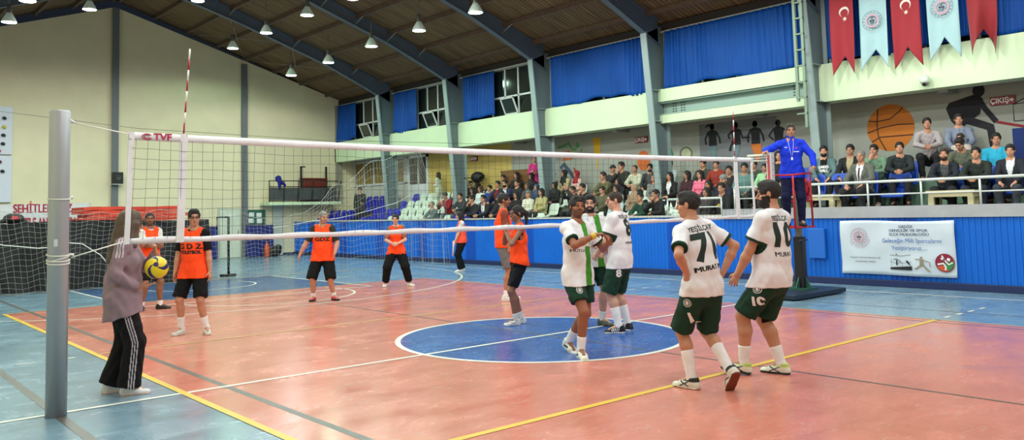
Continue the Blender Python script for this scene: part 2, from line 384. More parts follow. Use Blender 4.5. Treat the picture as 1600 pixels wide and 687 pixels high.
def hair_groups(J, P, kind):
    c, R, s = head_local(J, P); RT = R.T; T = lambda x, y, z: c + R @ V(x, y, z) * s; E_ = lambda p, r, k=.012, sub=False: ell(T(*p), RT, V(r) * s, k, sub)
    face = None; G = []
    if kind in ('short', 'buzz', 'curly', 'thin', 'bun', 'grey', 'fade'):
        t = {'short': .015, 'buzz': .005, 'curly': .022, 'thin': .006, 'bun': .010, 'grey': .008, 'fade': .010}[kind]
        prims = [E_((0, -.018, .036), (.077 + t * .7, .094 + t * .8, .086 + t))]
        if kind in ('short', 'fade'): prims.append(E_((0, .03, .102), (.055, .048, .026), .03))
        if kind == 'curly': prims += [E_((x, y, .105), (.036, .036, .03), .02) for x in (-.035, .03) for y in (-.03, .045)]
        prims += [E_((0, .120, -.026), (.098, .068, .114), .006, True), E_((-.075, .045, -.05), (.035, .06, .06), .01, True), E_((.075, .045, -.05), (.035, .06, .06), .01, True),
                  E_((-.086, -.01, -.002), (.016, .024, .032), .006, True), E_((.086, -.01, -.002), (.016, .024, .032), .006, True)]
        G.append((prims, [(T(0, -.09, -.05 if kind != 'bun' else -.06), -R[:, 2] - .35 * R[:, 1])], .01))
        if kind == 'bun': G.append(([E_((0, -.115, .06), (.04, .035, .04))], [], .02))
    if kind == 'pony':
        G.append(([E_((0, -.018, .036), (.085, .104, .096)), E_((0, .120, -.026), (.098, .070, .112), .006, True), E_((-.086, .0, -.01), (.016, .03, .04), .006, True), E_((.086, .0, -.01), (.016, .03, .04), .006, True)],
                  [(T(0, -.09, -.06), -R[:, 2] - .3 * R[:, 1])], .01))
        G.append(([cap(T(0, -.10, .04), T(0, -.14, .0), .028 * s, .034 * s), cap(T(0, -.14, .0), T(.01, -.135, -.16), .034 * s, .018 * s, .02)], [], .02))
    if kind in ('long', 'longfront'):
        G.append(([E_((0, -.018, .034), (.094, .106, .096)), cap(T(-.055, -.03, -.02), T(-.07, -.05, -.16), .045 * s, .035 * s, .04), cap(T(.055, -.03, -.02), T(.07, -.05, -.16), .045 * s, .035 * s, .04),
                   cap(T(0, -.06, 0), T(0, -.075, -.19), .07 * s, .05 * s, .04), cap(T(-.072, .03, -.03), T(-.075, .035, -.17 if kind == 'longfront' else -.10), .024 * s, .024 * s, .03), cap(T(.072, .03, -.03), T(.075, .035, -.17 if kind == 'longfront' else -.10), .024 * s, .024 * s, .03),
                   E_((0, .118, -.03), (.058, .078, .108), .010, True)], [], .01))
    if kind == 'hijab':
        N = J['neck']; Rc = J['Rc']
        G.append(([E_((0, -.018, .026), (.098, .114, .108)), ecn(T(0, 0, -.05), N + Rc @ V(0, .01, -.02) * s, Rc[:, 0], (.075 * s, .085 * s), (.10 * s, .095 * s), .04),
                   ecn(N + Rc @ V(0, .01, -.02) * s, N + Rc @ V(0, .03, -.10) * s, Rc[:, 0], (.12 * s, .10 * s), (.15 * s, .105 * s), .05),
                   E_((0, .125, -.010), (.054, .082, .086), .01, True)], [], .01))
    if kind in ('cap', 'beanie'):
        G.append(([E_((0, -.014, .042), (.088, .108, .096)) if kind == 'cap' else E_((0, -.014, .05), (.092, .110, .105))], [(T(0, 0, .038), -R[:, 2] + .15 * R[:, 1])], .01))
        if kind == 'cap': G.append(([ecn(T(0, .08, .05), T(0, .15, .042), R[:, 0], (.06 * s, .009), (.045 * s, .008), .01)], [], .01))
    return G
def top_groups(J, P, t):
    """t: dict(kind shirt|vest|hoodie, sleeve 0..2 (1=elbow, 2=wrist), loose, hem (m below pelvis))"""
    s = J['s']; b = P.get('bulk', 1.) * s; Rc, Rp = J['Rc'], J['Rp']; up = Rc[:, 2]; g = t.get('loose', .02); fem = P.get('fem', False); hem = t.get('hem', .10)
    hp = V(.150, .105) * b + g * 1.1; wa = (V(.112, .088) if fem else V(.132, .100)) * b + g * 1.25; ch = (V(.135, .098) if fem else V(.160, .112)) * b + g * (1.05 if t.get('kind') == 'vest' else .6)
    dn = J['pel'] - Rp[:, 2] * (hem + .06) * s; seated = P.get('seated', False)
    tor = [ecn(J['waist'] + up * .02 * s, J['chest'], Rc[:, 0], wa, ch, .05), ecn(J['chest'], J['chest'] + up * .11 * s, Rc[:, 0], ch, V(.135, .09) * b + g * .4, .05),
           ecn(J['pel'], J['waist'] + up * .03 * s, Rc[:, 0], hp, wa, .06)]
    if not seated:
        for sd in 'LR':
            hi, kn = J['hip' + sd], J['kn' + sd]; tor.append(cap(hi + Rp[:, 2] * .02 * s, hi + (kn - hi) * .5, .088 * b + g * .8 + .012, .082 * b + g * .8 + .010, .04))
    if not seated: tor.append(ecn(dn, J['pel'], Rp[:, 0], hp + t.get('flare', .012), hp, .05))
    else: tor.append(ecn(J['pel'] - Rp[:, 2] * .06 * s, J['pel'], Rp[:, 0], hp * .98, hp, .05))
    if P.get('belly'): tor.append(ell(J['waist'] + Rc[:, 1] * .05 * s, Rc.T, V(.13, .10, .13) * b * P['belly'] + g, .06))
    if fem:
        for sg in (-1, 1): tor.append(ell(J['chest'] + Rc @ V(sg * .062, .075, 0) * s, Rc.T, V(.055, .05, .055) * s + g * .6, .04))
    vest = t.get('kind') == 'vest'
    for sd in 'LR':
        tor.append(cap(J['neck'] + up * .012 * s - Rc[:, 1] * .005, (J['sh' + sd] + up * .004 * s) if not vest else (J['neck'] + (J['sh' + sd] - J['neck']) * .68 + up * .006 * s), .046 * s + g * .35, ((.060 if g > .02 else .050) * b if vest else .057 * b) + g * .3, .045))
    nk = J['neck'] + up * .052 * s + Rc[:, 1] * .034 * s
    tor.append(ell(nk, Rc.T, V(.064 if not vest else .082, .07 if not vest else .105, .045 if not vest else .070) * s, .012, True))
    if vest:
        for sd, sg in (('L', -1), ('R', 1)):
            tor.append(ell(J['sh' + sd] + Rc @ V(sg * .046, 0, -.075) * s, Rc.T, V(.078, .14, .14) * s, .012, True))
    cl = [(J['pel'] - Rp[:, 2] * hem * s, -Rp[:, 2] + .08 * Rp[:, 1] * t.get('slant', 0))] if not seated else [(J['pel'] - Rp[:, 2] * .05 * s, -Rp[:, 2])]
    G = [(tor, cl, .02)]
    sl = t.get('sleeve', 1); g = t.get('sleeve_loose', g)
    if sl and not vest:
        for sd in 'LR':
            sh, el, wr = J['sh' + sd], J['el' + sd], J['wr' + sd]; k = b * (.86 if fem else 1); ax = nrm(el - sh)
            if sl <= 1.2:
                e = sh + (el - sh) * .72 * sl
                G.append(([cap(sh + (J['neck'] - sh) * .12, sh + (el - sh) * .95, .056 * k + g * .45, .047 * k + g * 1.25, .02)], [(e, ax)], .035))
            else:
                G.append(([cap(sh, el, .056 * k + g * .5, .043 * k + g * .7, .02), cap(el, wr, .043 * k + g * .75, .031 * k + g * .6, .02)], [(wr - nrm(wr - el) * .005, nrm(wr - el))], .035))
    if t.get('hood'):
        G.append(([ell(J['neck'] + Rc @ V(0, -.075, .02) * s, Rc.T, V(.10, .06, .06) * s, .03)], [], .03))
    if t.get('collar'):
        a = J['neck'] + up * .03 * s
        G.append(([ecn(a - up * .02, J['neck'] + up * .075 * s + Rc[:, 1] * .012, Rc[:, 0], V(.068, .066) * s, V(.062, .062) * s, .01), ell(J['neck'] + up * .115 * s + Rc[:, 1] * .02, Rc.T, V(.044, .05, .05) * s, .008, True)], [], .02))
    return G
def bottom_groups(J, P, t):
    """t: kind shorts|pants, len (fraction of thigh, or of shank), loose, flare"""
    s = J['s']; b = P.get('bulk', 1.) * s; Rp = J['Rp']; g = t.get('loose', .02); fem = P.get('fem', False)
    hp = V(.150, .107) * b + min(g, .02) * .35
    G = [([ecn(J['pel'] - Rp[:, 2] * .07 * s, J['pel'] + Rp[:, 2] * .05 * s, Rp[:, 0], hp, hp * .96, .04)], [(J['pel'] + Rp[:, 2] * t.get('rise', .035) * s, Rp[:, 2])], .03)]
    for sd, sg in (('L', -1), ('R', 1)):
        hi, kn, an = J['hip' + sd], J['kn' + sd], J['an' + sd]; top = hi - Rp[:, 2] * .02 * s
        if t['kind'] == 'shorts':
            L = t.get('len', .8); e = hi + (kn - hi) * L; n = nrm(kn - hi); out = Rp[:, 0] * sg * .012
            G.append(([cap(top, hi + (kn - hi) * min(L + .25, 1.25) + out, .088 * b + g, .068 * b + g * t.get('fl', 1.3), .02)], [(e, n)], .035))
        else:
            L = t.get('len', 1.); fl = t.get('flare', 0); e = kn + (an - kn) * L; n = nrm(an - kn)
            G.append(([cap(top, kn, .087 * b + g, .060 * b + g * .9, .03), cap(kn, an + n * .03, .060 * b + g * .9, .044 * s + g * .5 + fl, .03)], [(e, n)], .035))
    return G
def shoe_groups(J, sd, k=1.):
    s = J['s'] * k; A = J['an' + sd]; R = J['Rf' + sd]; T = lambda x, y, z: A + R @ V(x, y, z) * s; X = R[:, 0]
    g = [ecn(T(0, -.045, -.052), T(0, .08, -.060), X, (.036 * s, .040 * s), (.045 * s, .034 * s), .03), ecn(T(0, .08, -.062), T(0, .165, -.066), X, (.045 * s, .032 * s), (.036 * s, .024 * s), .03),
         cap(T(0, -.012, -.03), T(0, -.018, .0), .040 * s, .044 * s, .03), ecn(T(0, .0, -.02), T(0, .09, -.045), X, (.034 * s, .03 * s), (.036 * s, .022 * s), .03),
         ecn(T(0, -.05, -.078), T(0, .165, -.078), X, (.042 * s, .016 * s), (.043 * s, .016 * s), .008)]
    return [(g, [(T(0, 0, -.088), -R[:, 2]), (T(0, 0, .012), R[:, 2])], .01)]
def sock_groups(J, sd, hgt):
    s = J['s']; kn, an = J['kn' + sd], J['an' + sd]; n = nrm(kn - an); f = J['Rf' + sd][:, 1]; b = P_b(J)
    m = kn + (an - kn) * .3 - f * .018 * s; e = an + n * hgt
    return [([cap(m, an, .061 * b, .043 * s, .02), cap(an, an + J['Rf' + sd] @ V(0, .0, -.03) * s, .041 * s, .038 * s, .02)], [(e, n)], .01)]
def P_b(J): return J['s'] * J.get('bulk', 1.)

def centroids(Pv, F): return Pv[F].mean(1)
def sdf_part(name, groups, h, mats, parent, wrinkle=0., seed=0, pick=None, wk=1.):
    Pv, F = sdf_mesh(groups, h, wrinkle, wk, seed)
    mi = pick(centroids(Pv, F)) if pick is not None else np.zeros(len(F), int)
    o = put(name, mkmesh(name, Pv, F, mats, mi, True), parent)
    return o
def face_pick(J, P):
    c, R, s = head_local(J, P)
    def f(C):
        q = ((C - c) @ R) / s; x, y, z = np.abs(q[:, 0]), q[:, 1], q[:, 2]; mi = np.zeros(len(C), int)
        inh = (np.abs(q) < .13).all(1)
        if P.get('beard', 0):
            lo = -.022 - np.clip(.07 - y, 0, .1) * -.25
            bd = inh & (z < np.where(y > .062, -.040, -.012 + .0 * y)) & (y > -.012) & (z > -.125) & ((y > .0) | (z > -.08))
            mo = inh & (y > .07) & (z < -.030) & (z > -.046) & (x < .034)
            mi[bd | mo] = 3
        lips = ((x / .022) ** 2 + ((z + .057) / .011) ** 2 < 1) & (y > .075); mi[inh & lips] = 4
        brow = ((x - .031) / .019) ** 2 + ((z - .036 - .0) / .0048) ** 2 < 1; mi[inh & brow & (y > .055)] = 2
        eye = ((x - .031) / .0115) ** 2 + ((z - .0125) / .0052) ** 2 < 1; mi[inh & eye & (y > .06)] = 1
        return mi
    return f
def skin_mats(P):
    sk = P.get('skin', (196, 146, 120)); hc = P.get('haircol', (28, 22, 20))
    return [mat('skin_%d_%d_%d' % sk, sk, .5, spec=.35, noise=.05, nscale=9, sss=.06), cm((40, 28, 24), .3), cm(hc, .8), cm(tuple(int(hc[i] * (.35 if P.get('beard', 0) < 2 else .75) + sk[i] * (.62 if P.get('beard', 0) < 2 else .05)) for i in range(3)), .85),
            cm(tuple(int(v) for v in (sk[0] * .82, sk[1] * .66, sk[2] * .66)), .5)]
def person(P, loc, rz, label, group=None, h=.007):
    J = skeleton(P); J['bulk'] = P.get('bulk', 1.)
    root = empty('person', loc, math.radians(rz)); tag(root, label, 'person', group)
    body = sdf_part('body', body_groups(J, P, h), h, skin_mats(P), root, pick=face_pick(J, P)); out = {'root': root, 'J': J, 'body': body}
    if P.get('hair'):
        cl = P['hair'] in ('cap', 'beanie', 'hijab')
        out['hair'] = sdf_part(P['hair'] if P['hair'] in ('cap', 'beanie') else ('headscarf' if P['hair'] == 'hijab' else 'hair'), hair_groups(J, P, P['hair']), min(h, .007), [cm(P.get('haircol', (28, 22, 20)), .7, bump=.6, bscale=90, noise=.25, nscale=60)], root, wrinkle=.0045 if P['hair'] == 'curly' else .002, wk=2.)
    for i, t in enumerate(P['tops']):
        mats = [cloth(t['col'])] + [cloth(c) for c in t.get('cols', [])]
        out[t.get('name', 'shirt')] = sdf_part(t.get('name', 'shirt'), top_groups(J, P, t), h, mats, root, wrinkle=t.get('wr', .0035), seed=i + P.get('seed', 0), pick=(lambda C, t=t: t['pick'](C, J)) if 'pick' in t else None)
    t = P['bottom']; mats = [cloth(t['col'])] + [cloth(c) for c in t.get('cols', [])]
    out['bottom'] = sdf_part(t.get('name', t['kind'] if t['kind'] == 'shorts' else 'trousers'), bottom_groups(J, P, t), h, mats, root, wrinkle=.0035, seed=5 + P.get('seed', 0), pick=(lambda C, t=t: t['pick'](C, J)) if 'pick' in t else None)
    for sd in 'LR':
        if P.get('sock'):
            sdf_part('sock', sock_groups(J, sd, P['sock']), h, [cloth(P.get('sockcol', (235, 235, 238)))], root, wrinkle=.001)
        sh = P.get('shoe', dict(col=(235, 235, 235), sole=(240, 240, 240)))
        def pk(C, sd=sd, sh=sh):
            q = ((C - J['an' + sd]) @ J['Rf' + sd]) / J['s']; mi = np.zeros(len(C), int)
            if sh.get('accent'):
                x = np.abs(q[:, 0]); y, z = q[:, 1], q[:, 2]; st = sh.get('style', 'swoosh')
                if st == 'stripes': m = (x > .022) & (z < -.02) & (np.abs(((y - .03 - z * .4) % .024) - .012) < .0055) & (y > .0) & (y < .10)
                elif st == 'swoosh': m = (x > .02) & (np.abs(z + .055 - .25 * np.clip(y, -.05, .12)) < .011) & (y > -.035) & (y < .07)
                elif st == 'toe': m = (y > .06) & (z < -.045) | ((z < -.055))
                else: m = (x > .018) & ((np.abs(z + .05 - .5 * (y - .04)) < .006) | (np.abs(z + .05 + .5 * (y - .06)) < .006)) & (y > -.03) & (y < .12)
                mi[m] = 2
                if sh.get('collar'): mi[(z > -.022) & (y < .07)] = 3
            mi[q[:, 2] < -.068] = 1
            if sh.get('under'): mi[q[:, 2] < -.082] = 4
            return mi
        sdf_part('shoe', shoe_groups(J, sd, sh.get('k', 1.)), h * .9, [cm(sh['col'], .5), cm(sh['sole'], .6), cm(sh.get('accent', sh['col']), .5), cm(sh.get('collar', sh['col']), .6), cm(sh.get('under', sh['sole']), .7)], root, pick=pk)
    return out
def decal(name, target, txt, size, at, n, up, material, parent, bold=.0, bm=None, spacing=1., font_w=1., off=.0025):
    """lettering printed on cloth: laid on the target mesh along its surface (all in the person's own space)"""
    me = target.data; co = np.empty(len(me.vertices) * 3, np.float32); me.vertices.foreach_get('co', co); co = co.reshape(-1, 3)
    bv = BVHTree.FromPolygons([tuple(c) for c in co.tolist()], [tuple(p.vertices) for p in me.polygons])
    if bm is None: bm = text_bm(txt, size, bold, .018, spacing, font_w)
    n = nrm(n); up = nrm(V(up) - (V(up) @ n) * n); rt = np.cross(up, n); kill = []
    for v in bm.verts:
        p = V(at) + rt * v.co.x + up * v.co.y
        hit = bv.ray_cast(Vector(p + n * .35), Vector(-n), .6)
        if hit[0] is None: kill.append(v); continue
        v.co = hit[0] + Vector(n) * off
    if kill: bmesh.ops.delete(bm, geom=kill, context='VERTS')
    me2 = bpy.data.meshes.new(name); bm.to_mesh(me2); bm.free(); me2.materials.append(material)
    return put(name, me2, parent)
# ---------------------------------------------------------------- the hall
XL, XW, XU, XB, YG, YR = -8.1, 8.5, 10.75, 11.4, 24.0, -13.0
RX, RZ, RS = 1.34, 9.85, .34
def roofz(x): return RZ - RS * abs(x - RX)
FRAMES = [19.62, 15.18, 10.7, 6.2, 1.64, -2.85, -7.35, -11.8]
def struct(mb, name, mats, parent=None, bevel=0.):
    o = mb.build(name, mats, parent, bevel)
    if parent is None: o['kind'] = 'structure'
    return o
MX = lambda x, y, z: Matrix(((0, 0, -1, x), (-1, 0, 0, y), (0, 1, 0, z), (0, 0, 0, 1)))     # lettering on a plane that faces -X
MY = lambda x, y, z: Matrix(((1, 0, 0, x), (0, 0, -1, y), (0, 1, 0, z), (0, 0, 0, 1)))      # lettering on a plane that faces -Y

# floor with its painted court areas and lines -------------------------------------------------
def floor_mat(name, rgb, rough=.22, var=.08):
    m = mat(name, rgb, rough, spec=.55); nt = m.node_tree; b = nt.nodes['Principled BSDF']
    tc = nt.nodes.new('ShaderNodeTexCoord'); mp = nt.nodes.new('ShaderNodeMapping'); mp.inputs['Scale'].default_value = (.9, 1.7, 1); mp.inputs['Rotation'].default_value = (0, 0, .5)
    nt.links.new(tc.outputs['Object'], mp.inputs[0])
    n = nt.nodes.new('ShaderNodeTexNoise'); n.inputs['Scale'].default_value = 1.6; n.inputs['Detail'].default_value = 8; n.inputs['Roughness'].default_value = .62; n.inputs['Distortion'].default_value = .6
    nt.links.new(mp.outputs[0], n.inputs[0])
    cr = nt.nodes.new('ShaderNodeMapRange'); cr.inputs[1].default_value = .32; cr.inputs[2].default_value = .68; cr.inputs[3].default_value = 1 - var; cr.inputs[4].default_value = 1 + var
    nt.links.new(n.outputs[0], cr.inputs[0])
    mx = nt.nodes.new('ShaderNodeMix'); mx.data_type = 'RGBA'; mx.blend_type = 'MULTIPLY'; mx.inputs[0].default_value = 1; mx.inputs[6].default_value = lin(rgb) + (1,)
    nt.links.new(cr.outputs[0], mx.inputs[7])
    n3 = nt.nodes.new('ShaderNodeTexNoise'); n3.inputs['Scale'].default_value = 9; n3.inputs['Detail'].default_value = 6; n3.inputs['Distortion'].default_value = 1.5
    nt.links.new(mp.outputs[0], n3.inputs[0])
    r3 = nt.nodes.new('ShaderNodeMapRange'); r3.inputs[1].default_value = .56; r3.inputs[2].default_value = .75; r3.inputs[3].default_value = 0; r3.inputs[4].default_value = .30
    nt.links.new(n3.outputs[0], r3.inputs[0])
    m2 = nt.nodes.new('ShaderNodeMix'); m2.data_type = 'RGBA'; m2.inputs[7].default_value = (.62, .52, .46, 1)
    nt.links.new(r3.outputs[0], m2.inputs[0]); nt.links.new(mx.outputs[2], m2.inputs[6]); nt.links.new(m2.outputs[2], b.inputs['Base Color'])
    r4 = nt.nodes.new('ShaderNodeMapRange'); r4.inputs[1].default_value = .3; r4.inputs[2].default_value = .7; r4.inputs[3].default_value = rough - .05; r4.inputs[4].default_value = rough + .12
    nt.links.new(n.outputs[0], r4.inputs[0]); nt.links.new(r4.outputs[0], b.inputs['Roughness'])
    bp = nt.nodes.new('ShaderNodeBump'); bp.inputs['Strength'].default_value = .06; bp.inputs['Distance'].default_value = .02
    n5 = nt.nodes.new('ShaderNodeTexNoise'); n5.inputs['Scale'].default_value = 3.5; nt.links.new(tc.outputs['Object'], n5.inputs[0])
    nt.links.new(n5.outputs[0], bp.inputs['Height']); nt.links.new(bp.outputs[0], b.inputs['Normal'])
    return m
F_BLUE = floor_mat('floor_light_blue', (116, 147, 166), .2); F_RED = floor_mat('floor_terracotta', (204, 124, 106), .2); F_CIRC = floor_mat('floor_royal_blue', (34, 88, 164), .2)
F_KEY = floor_mat('floor_deep_blue', (58, 94, 140), .2)
F_WH = mat('line_white', (226, 226, 216), .35); F_YE = mat('line_yellow', (226, 186, 52), .35); F_GR = mat('line_grey', (96, 92, 88), .35); F_PY = mat('line_pale_yellow', (214, 178, 112), .35)
FM = [F_BLUE, F_RED, F_CIRC, F_KEY, F_WH, F_YE, F_GR, F_PY]
f = MB()
def fq(mi, x0, x1, y0, y1, z): f.mi = mi; f.quad((x0, y0, z), (x1, y0, z), (x1, y1, z), (x0, y1, z))
def farc(mi, cx, cy, r, w, a0, a1, z, n=64):
    f.mi = mi
    for k in range(n):
        a, b = (math.radians(a0 + (a1 - a0) * t / n) for t in (k, k + 1)); ri, ro = r - w, r
        f.quad((cx + ri * math.cos(a), cy + ri * math.sin(a), z), (cx + ro * math.cos(a), cy + ro * math.sin(a), z), (cx + ro * math.cos(b), cy + ro * math.sin(b), z), (cx + ri * math.cos(b), cy + ri * math.sin(b), z))
fq(0, XL, XW + .1, YR, YG, 0); fq(1, -4.5, 4.5, -9, 9, .001)
f.mi = 3; fq(3, -2.5, 2.5, 9.0, 13.35, .001)
f.mi = 2; f.add([(0 + 1.78 * math.cos(2 * PI * k / 96), 1.78 * math.sin(2 * PI * k / 96), .002) for k in range(96)], [tuple(range(96))])
farc(4, 0, 0, 1.85, .07, 0, 360, .0035, 96)
fq(6, -4.15, -4.08, -9, 13.3, .002); fq(6, -5.62, -5.54, -9, 13.3, .002); fq(6, .07, .105, -9, 6.2, .0028); fq(6, 4.22, 4.26, -9, 9, .002); fq(6, 5.45, 5.48, -9, 9, .002)
fq(4, XL, 7.43, -.03, .03, .004)
fq(5, -4.55, -4.48, -9, 9, .0045); fq(5, -4.5, 4.5, -3.05, -2.98, .0045); fq(7, -4.5, 4.5, 2.98, 3.03, .0045); fq(7, 4.46, 4.5, -9, 9, .0045); fq(7, -4.5, 4.5, 8.96, 9.0, .0045)
for s in (-1, 1):
    for k in range(4):
        x = 4.75 + k * .42
        fq(4, min(s * x, s * (x + .2)), max(s * x, s * (x + .2)), -3.03, -2.98, .003); fq(4, min(s * x, s * (x + .2)), max(s * x, s * (x + .2)), 2.95, 3.0, .003)
    fq(4, s * 7.45 - .03, s * 7.45 + .03, -13, 13.35, .003)
    fq(4, s * 2.5 - .03, s * 2.5 + .03, 8.1, 13.35, .003); fq(4, s * 6.72 - .025, s * 6.72 + .025, 12.6, 13.35, .003)
fq(4, -2.5, 2.5, 8.1, 8.16, .003); fq(7, -7.45, 7.45, 13.3, 13.36, .003)
farc(4, 0, 8.13, 1.8, .05, 180, 380, .003); farc(4, 0, 12.6, 6.75, .05, 180, 360, .003, 96); farc(4, 0, 11.8, 1.3, .05, 180, 385, .003)
struct(f, 'floor', FM)

CREAM = mat('plaster_cream', (224, 214, 180), .75, noise=.05, nscale=1.4, bump=.15, bscale=30)
GRN = mat('plaster_pale_green', (206, 226, 190), .7, noise=.04, nscale=2)
SOFF = mat('plaster_grey', (150, 152, 146), .8, noise=.06, nscale=2)
BACKW = mat('plaster_back_wall', (150, 152, 144), .8, noise=.06, nscale=1.2)
YELW = mat('plaster_yellow', (188, 164, 92), .8, noise=.05, nscale=2)
STEEL = mat('painted_steel_grey_blue', (100, 114, 120), .5, noise=.08, nscale=3)
STEELD = mat('painted_steel_dark_blue', (88, 102, 120), .5, noise=.08, nscale=3)
PILAS = mat('pilaster_grey', (104, 108, 112), .6)
# gable wall
g = MB(); T = .25
pr = [(XL, 0), (XW + .1, 0), (XU + .7, 0), (XU + .7, 6.42), (RX, 9.50), (XL, 6.42)]
g.add([(x, YG, z) for x, z in pr] + [(x, YG + T, z) for x, z in pr], [tuple(range(6)), tuple(range(11, 5, -1))] + [(i, (i + 1) % 6, 6 + (i + 1) % 6, 6 + i) for i in range(6)])
struct(g, 'wall_back', CREAM)
b_ = MB(); b_.box(XL, XW, YG - .02, YG, 0, .1); struct(b_, 'baseboard_back', mat('skirting_navy', (22, 36, 84), .5))
for i, x in enumerate((RX, 6.28, -3.6)):
    p = MB(); p.box(x - .09, x + .09, YG - .12, YG, 0, 9.5 - .327 * abs(x - RX) - .05); p.box(x - .12, x + .12, YG - .135, YG - .12, 0, 9.5 - .327 * abs(x - RX) - .06)
    struct(p, 'trim_%d' % (i + 1), PILAS)
p = MB(); p.box(XU - .3, XU, YG - .08, YG, 2.1, 6.4); struct(p, 'trim_4', mat('corner_post', (150, 148, 132), .7))
# left and rear walls (behind the viewer)
w = MB(); w.box(XL - .25, XL, YR, YG, 0, 6.5); struct(w, 'wall_left', CREAM)
w = MB(); w.box(XL, XU, YR - .25, YR, 0, 6.5); struct(w, 'wall_front', CREAM)
# roof boards
m = mat('roof_boards', (124, 98, 68), .8, noise=.45, nscale=2.2, stretch=(.25, 5, 1), bump=.35, bscale=5)
nt = m.node_tree; tc = nt.nodes.new('ShaderNodeTexCoord'); wv = nt.nodes.new('ShaderNodeTexWave'); wv.bands_direction = 'Y'; wv.inputs['Scale'].default_value = 2.3; wv.inputs['Distortion'].default_value = .25; wv.inputs['Detail'].default_value = 2
nt.links.new(tc.outputs['Object'], wv.inputs[0]); rp = nt.nodes.new('ShaderNodeValToRGB'); rp.color_ramp.elements[0].position = .0; rp.color_ramp.elements[0].color = (.16, .13, .1, 1); rp.color_ramp.elements[1].position = .22; rp.color_ramp.elements[1].color = (1, 1, 1, 1)
nt.links.new(wv.outputs[1], rp.inputs[0]); b = nt.nodes['Principled BSDF']; old = b.inputs['Base Color'].links[0].from_socket
mm = nt.nodes.new('ShaderNodeMix'); mm.data_type = 'RGBA'; mm.blend_type = 'MULTIPLY'; mm.inputs[0].default_value = .8; nt.links.new(old, mm.inputs[6]); nt.links.new(rp.outputs[0], mm.inputs[7]); nt.links.new(mm.outputs[2], b.inputs['Base Color'])
r = MB()
for x0, x1 in ((XL - .3, RX), (RX, XU + .9)):
    r.add([(x0, YR - .3, roofz(x0)), (x1, YR - .3, roofz(x1)), (x1, YG + .3, roofz(x1)), (x0, YG + .3, roofz(x0)), (x0, YR - .3, roofz(x0) + .12), (x1, YR - .3, roofz(x1) + .12), (x1, YG + .3, roofz(x1) + .12), (x0, YG + .3, roofz(x0) + .12)],
          [(0, 3, 2, 1), (4, 5, 6, 7), (0, 1, 5, 4), (2, 3, 7, 6), (0, 4, 7, 3), (1, 2, 6, 5)])
struct(r, 'ceiling', m)
# purlins
PUR = mat('purlin_timber', (104, 84, 70), .75, noise=.2, nscale=6)
for s in (-1, 1):
    for k in range(8):
        x = RX + s * (.12 + 1.21 * k + (.1 if k else 0))
        if x < XL: continue
        r = MB(); z = roofz(x); r.box(x - .05, x + .05, YR, YG, z - .14, z)
        o = struct(r, 'purlin', PUR); 
# portal frames: rafters and columns
def frame(y, vis):
    root = empty('steel_frame', (0, y, 0)); root['kind'] = 'structure'
    for s in (-1, 1):
        xe = XU - .25 if s > 0 else XL + .1
        st = [(RX, .62), (RX + s * 1.6, .50), (RX + s * 3, .44), (RX + s * 6.2, .44), (RX + s * 7.6, .56), (xe if s > 0 else XL + .5, .74)]
        low = [(x, roofz(x) - d) for x, d in st]; top = [(x, roofz(x) - .02) for x, d in st]
        r = MB()
        for i in range(len(st) - 1):
            r.box(0, 0, 0, 0, 0, 0) if False else None
            a, b, c, d = low[i], low[i + 1], top[i + 1], top[i]
            r.add([(a[0], -.012, a[1]), (b[0], -.012, b[1]), (c[0], -.012, c[1]), (d[0], -.012, d[1]), (a[0], .012, a[1]), (b[0], .012, b[1]), (c[0], .012, c[1]), (d[0], .012, d[1])],
                  [(0, 1, 2, 3), (7, 6, 5, 4)])
            for (p, q, dz) in ((a, b, 0), (d, c, -.02)):
                r.add([(p[0], -.09, p[1] + dz), (q[0], -.09, q[1] + dz), (q[0], .09, q[1] + dz), (p[0], .09, p[1] + dz), (p[0], -.09, p[1] + dz + .02), (q[0], -.09, q[1] + dz + .02), (q[0], .09, q[1] + dz + .02), (p[0], .09, p[1] + dz + .02)],
                      [(0, 3, 2, 1), (4, 5, 6, 7), (0, 1, 5, 4), (2, 3, 7, 6), (0, 4, 7, 3), (1, 2, 6, 5)])
        r.build('rafter', STEELD, root)
        if s > 0:
            c = MB(); zt = 6.12; zb = 1.5
            def pl(pts, y0, y1): n = len(pts); c.add([(x, y0, z) for x, z in pts] + [(x, y1, z) for x, z in pts], [tuple(range(n)), tuple(range(2 * n - 1, n - 1, -1))] + [(i, (i + 1) % n, n + (i + 1) % n, n + i) for i in range(n)])
            c.mi = 0; pl([(9.88, zt + .15), (10.32, zb), (10.36, zb), (9.92, zt + .2)], -.10, .10)
            c.mi = 1; pl([(9.90, zt + .1), (10.34, zb), (XU, zb), (XU, 6.6), (9.92, 6.25)], -.012, .012)
            c.mi = 0; c.box(XU - .03, XU, -.11, .11, zb, 6.5)
            c.box(10.1, XU, -.1, .1, 4.74, 4.76); c.box(10.15, XU, -.1, .1, 3.9, 3.92)
            c.build('column', [mat('steel_flange_pale', (142, 160, 160), .5), mat('steel_web', (106, 122, 126), .55, noise=.06)], root)
            for x in (8.7, 7.5, 6.28, 5.05, 3.85):
                t = MB(); t.tube([(x + .1, -.5, roofz(x) - .14), (x, -.05, roofz(x) - .42)], .018, 6)
                t.build('fly_brace', mat('galvanised', (150, 152, 150), .4, metal=.6), root)
        else:
            c = MB(); c.box(XL, XL + .4, -.1, .1, 0, 6.4); c.build('column', STEEL, root)
for y in FRAMES: frame(y, True)
# cross bracing rods under the far bay
for x0, x1 in ((3.9, 6.3), (6.3, 8.7)):
    t = MB(); t.tube([(x0, 19.7, roofz(x0) - .2), (x1, 23.9, roofz(x1) - .2)], .012, 5); t.tube([(x1, 19.7, roofz(x1) - .2), (x0, 23.9, roofz(x0) - .2)], .012, 5)
    struct(t, 'bracing_rod', mat('galvanised'))
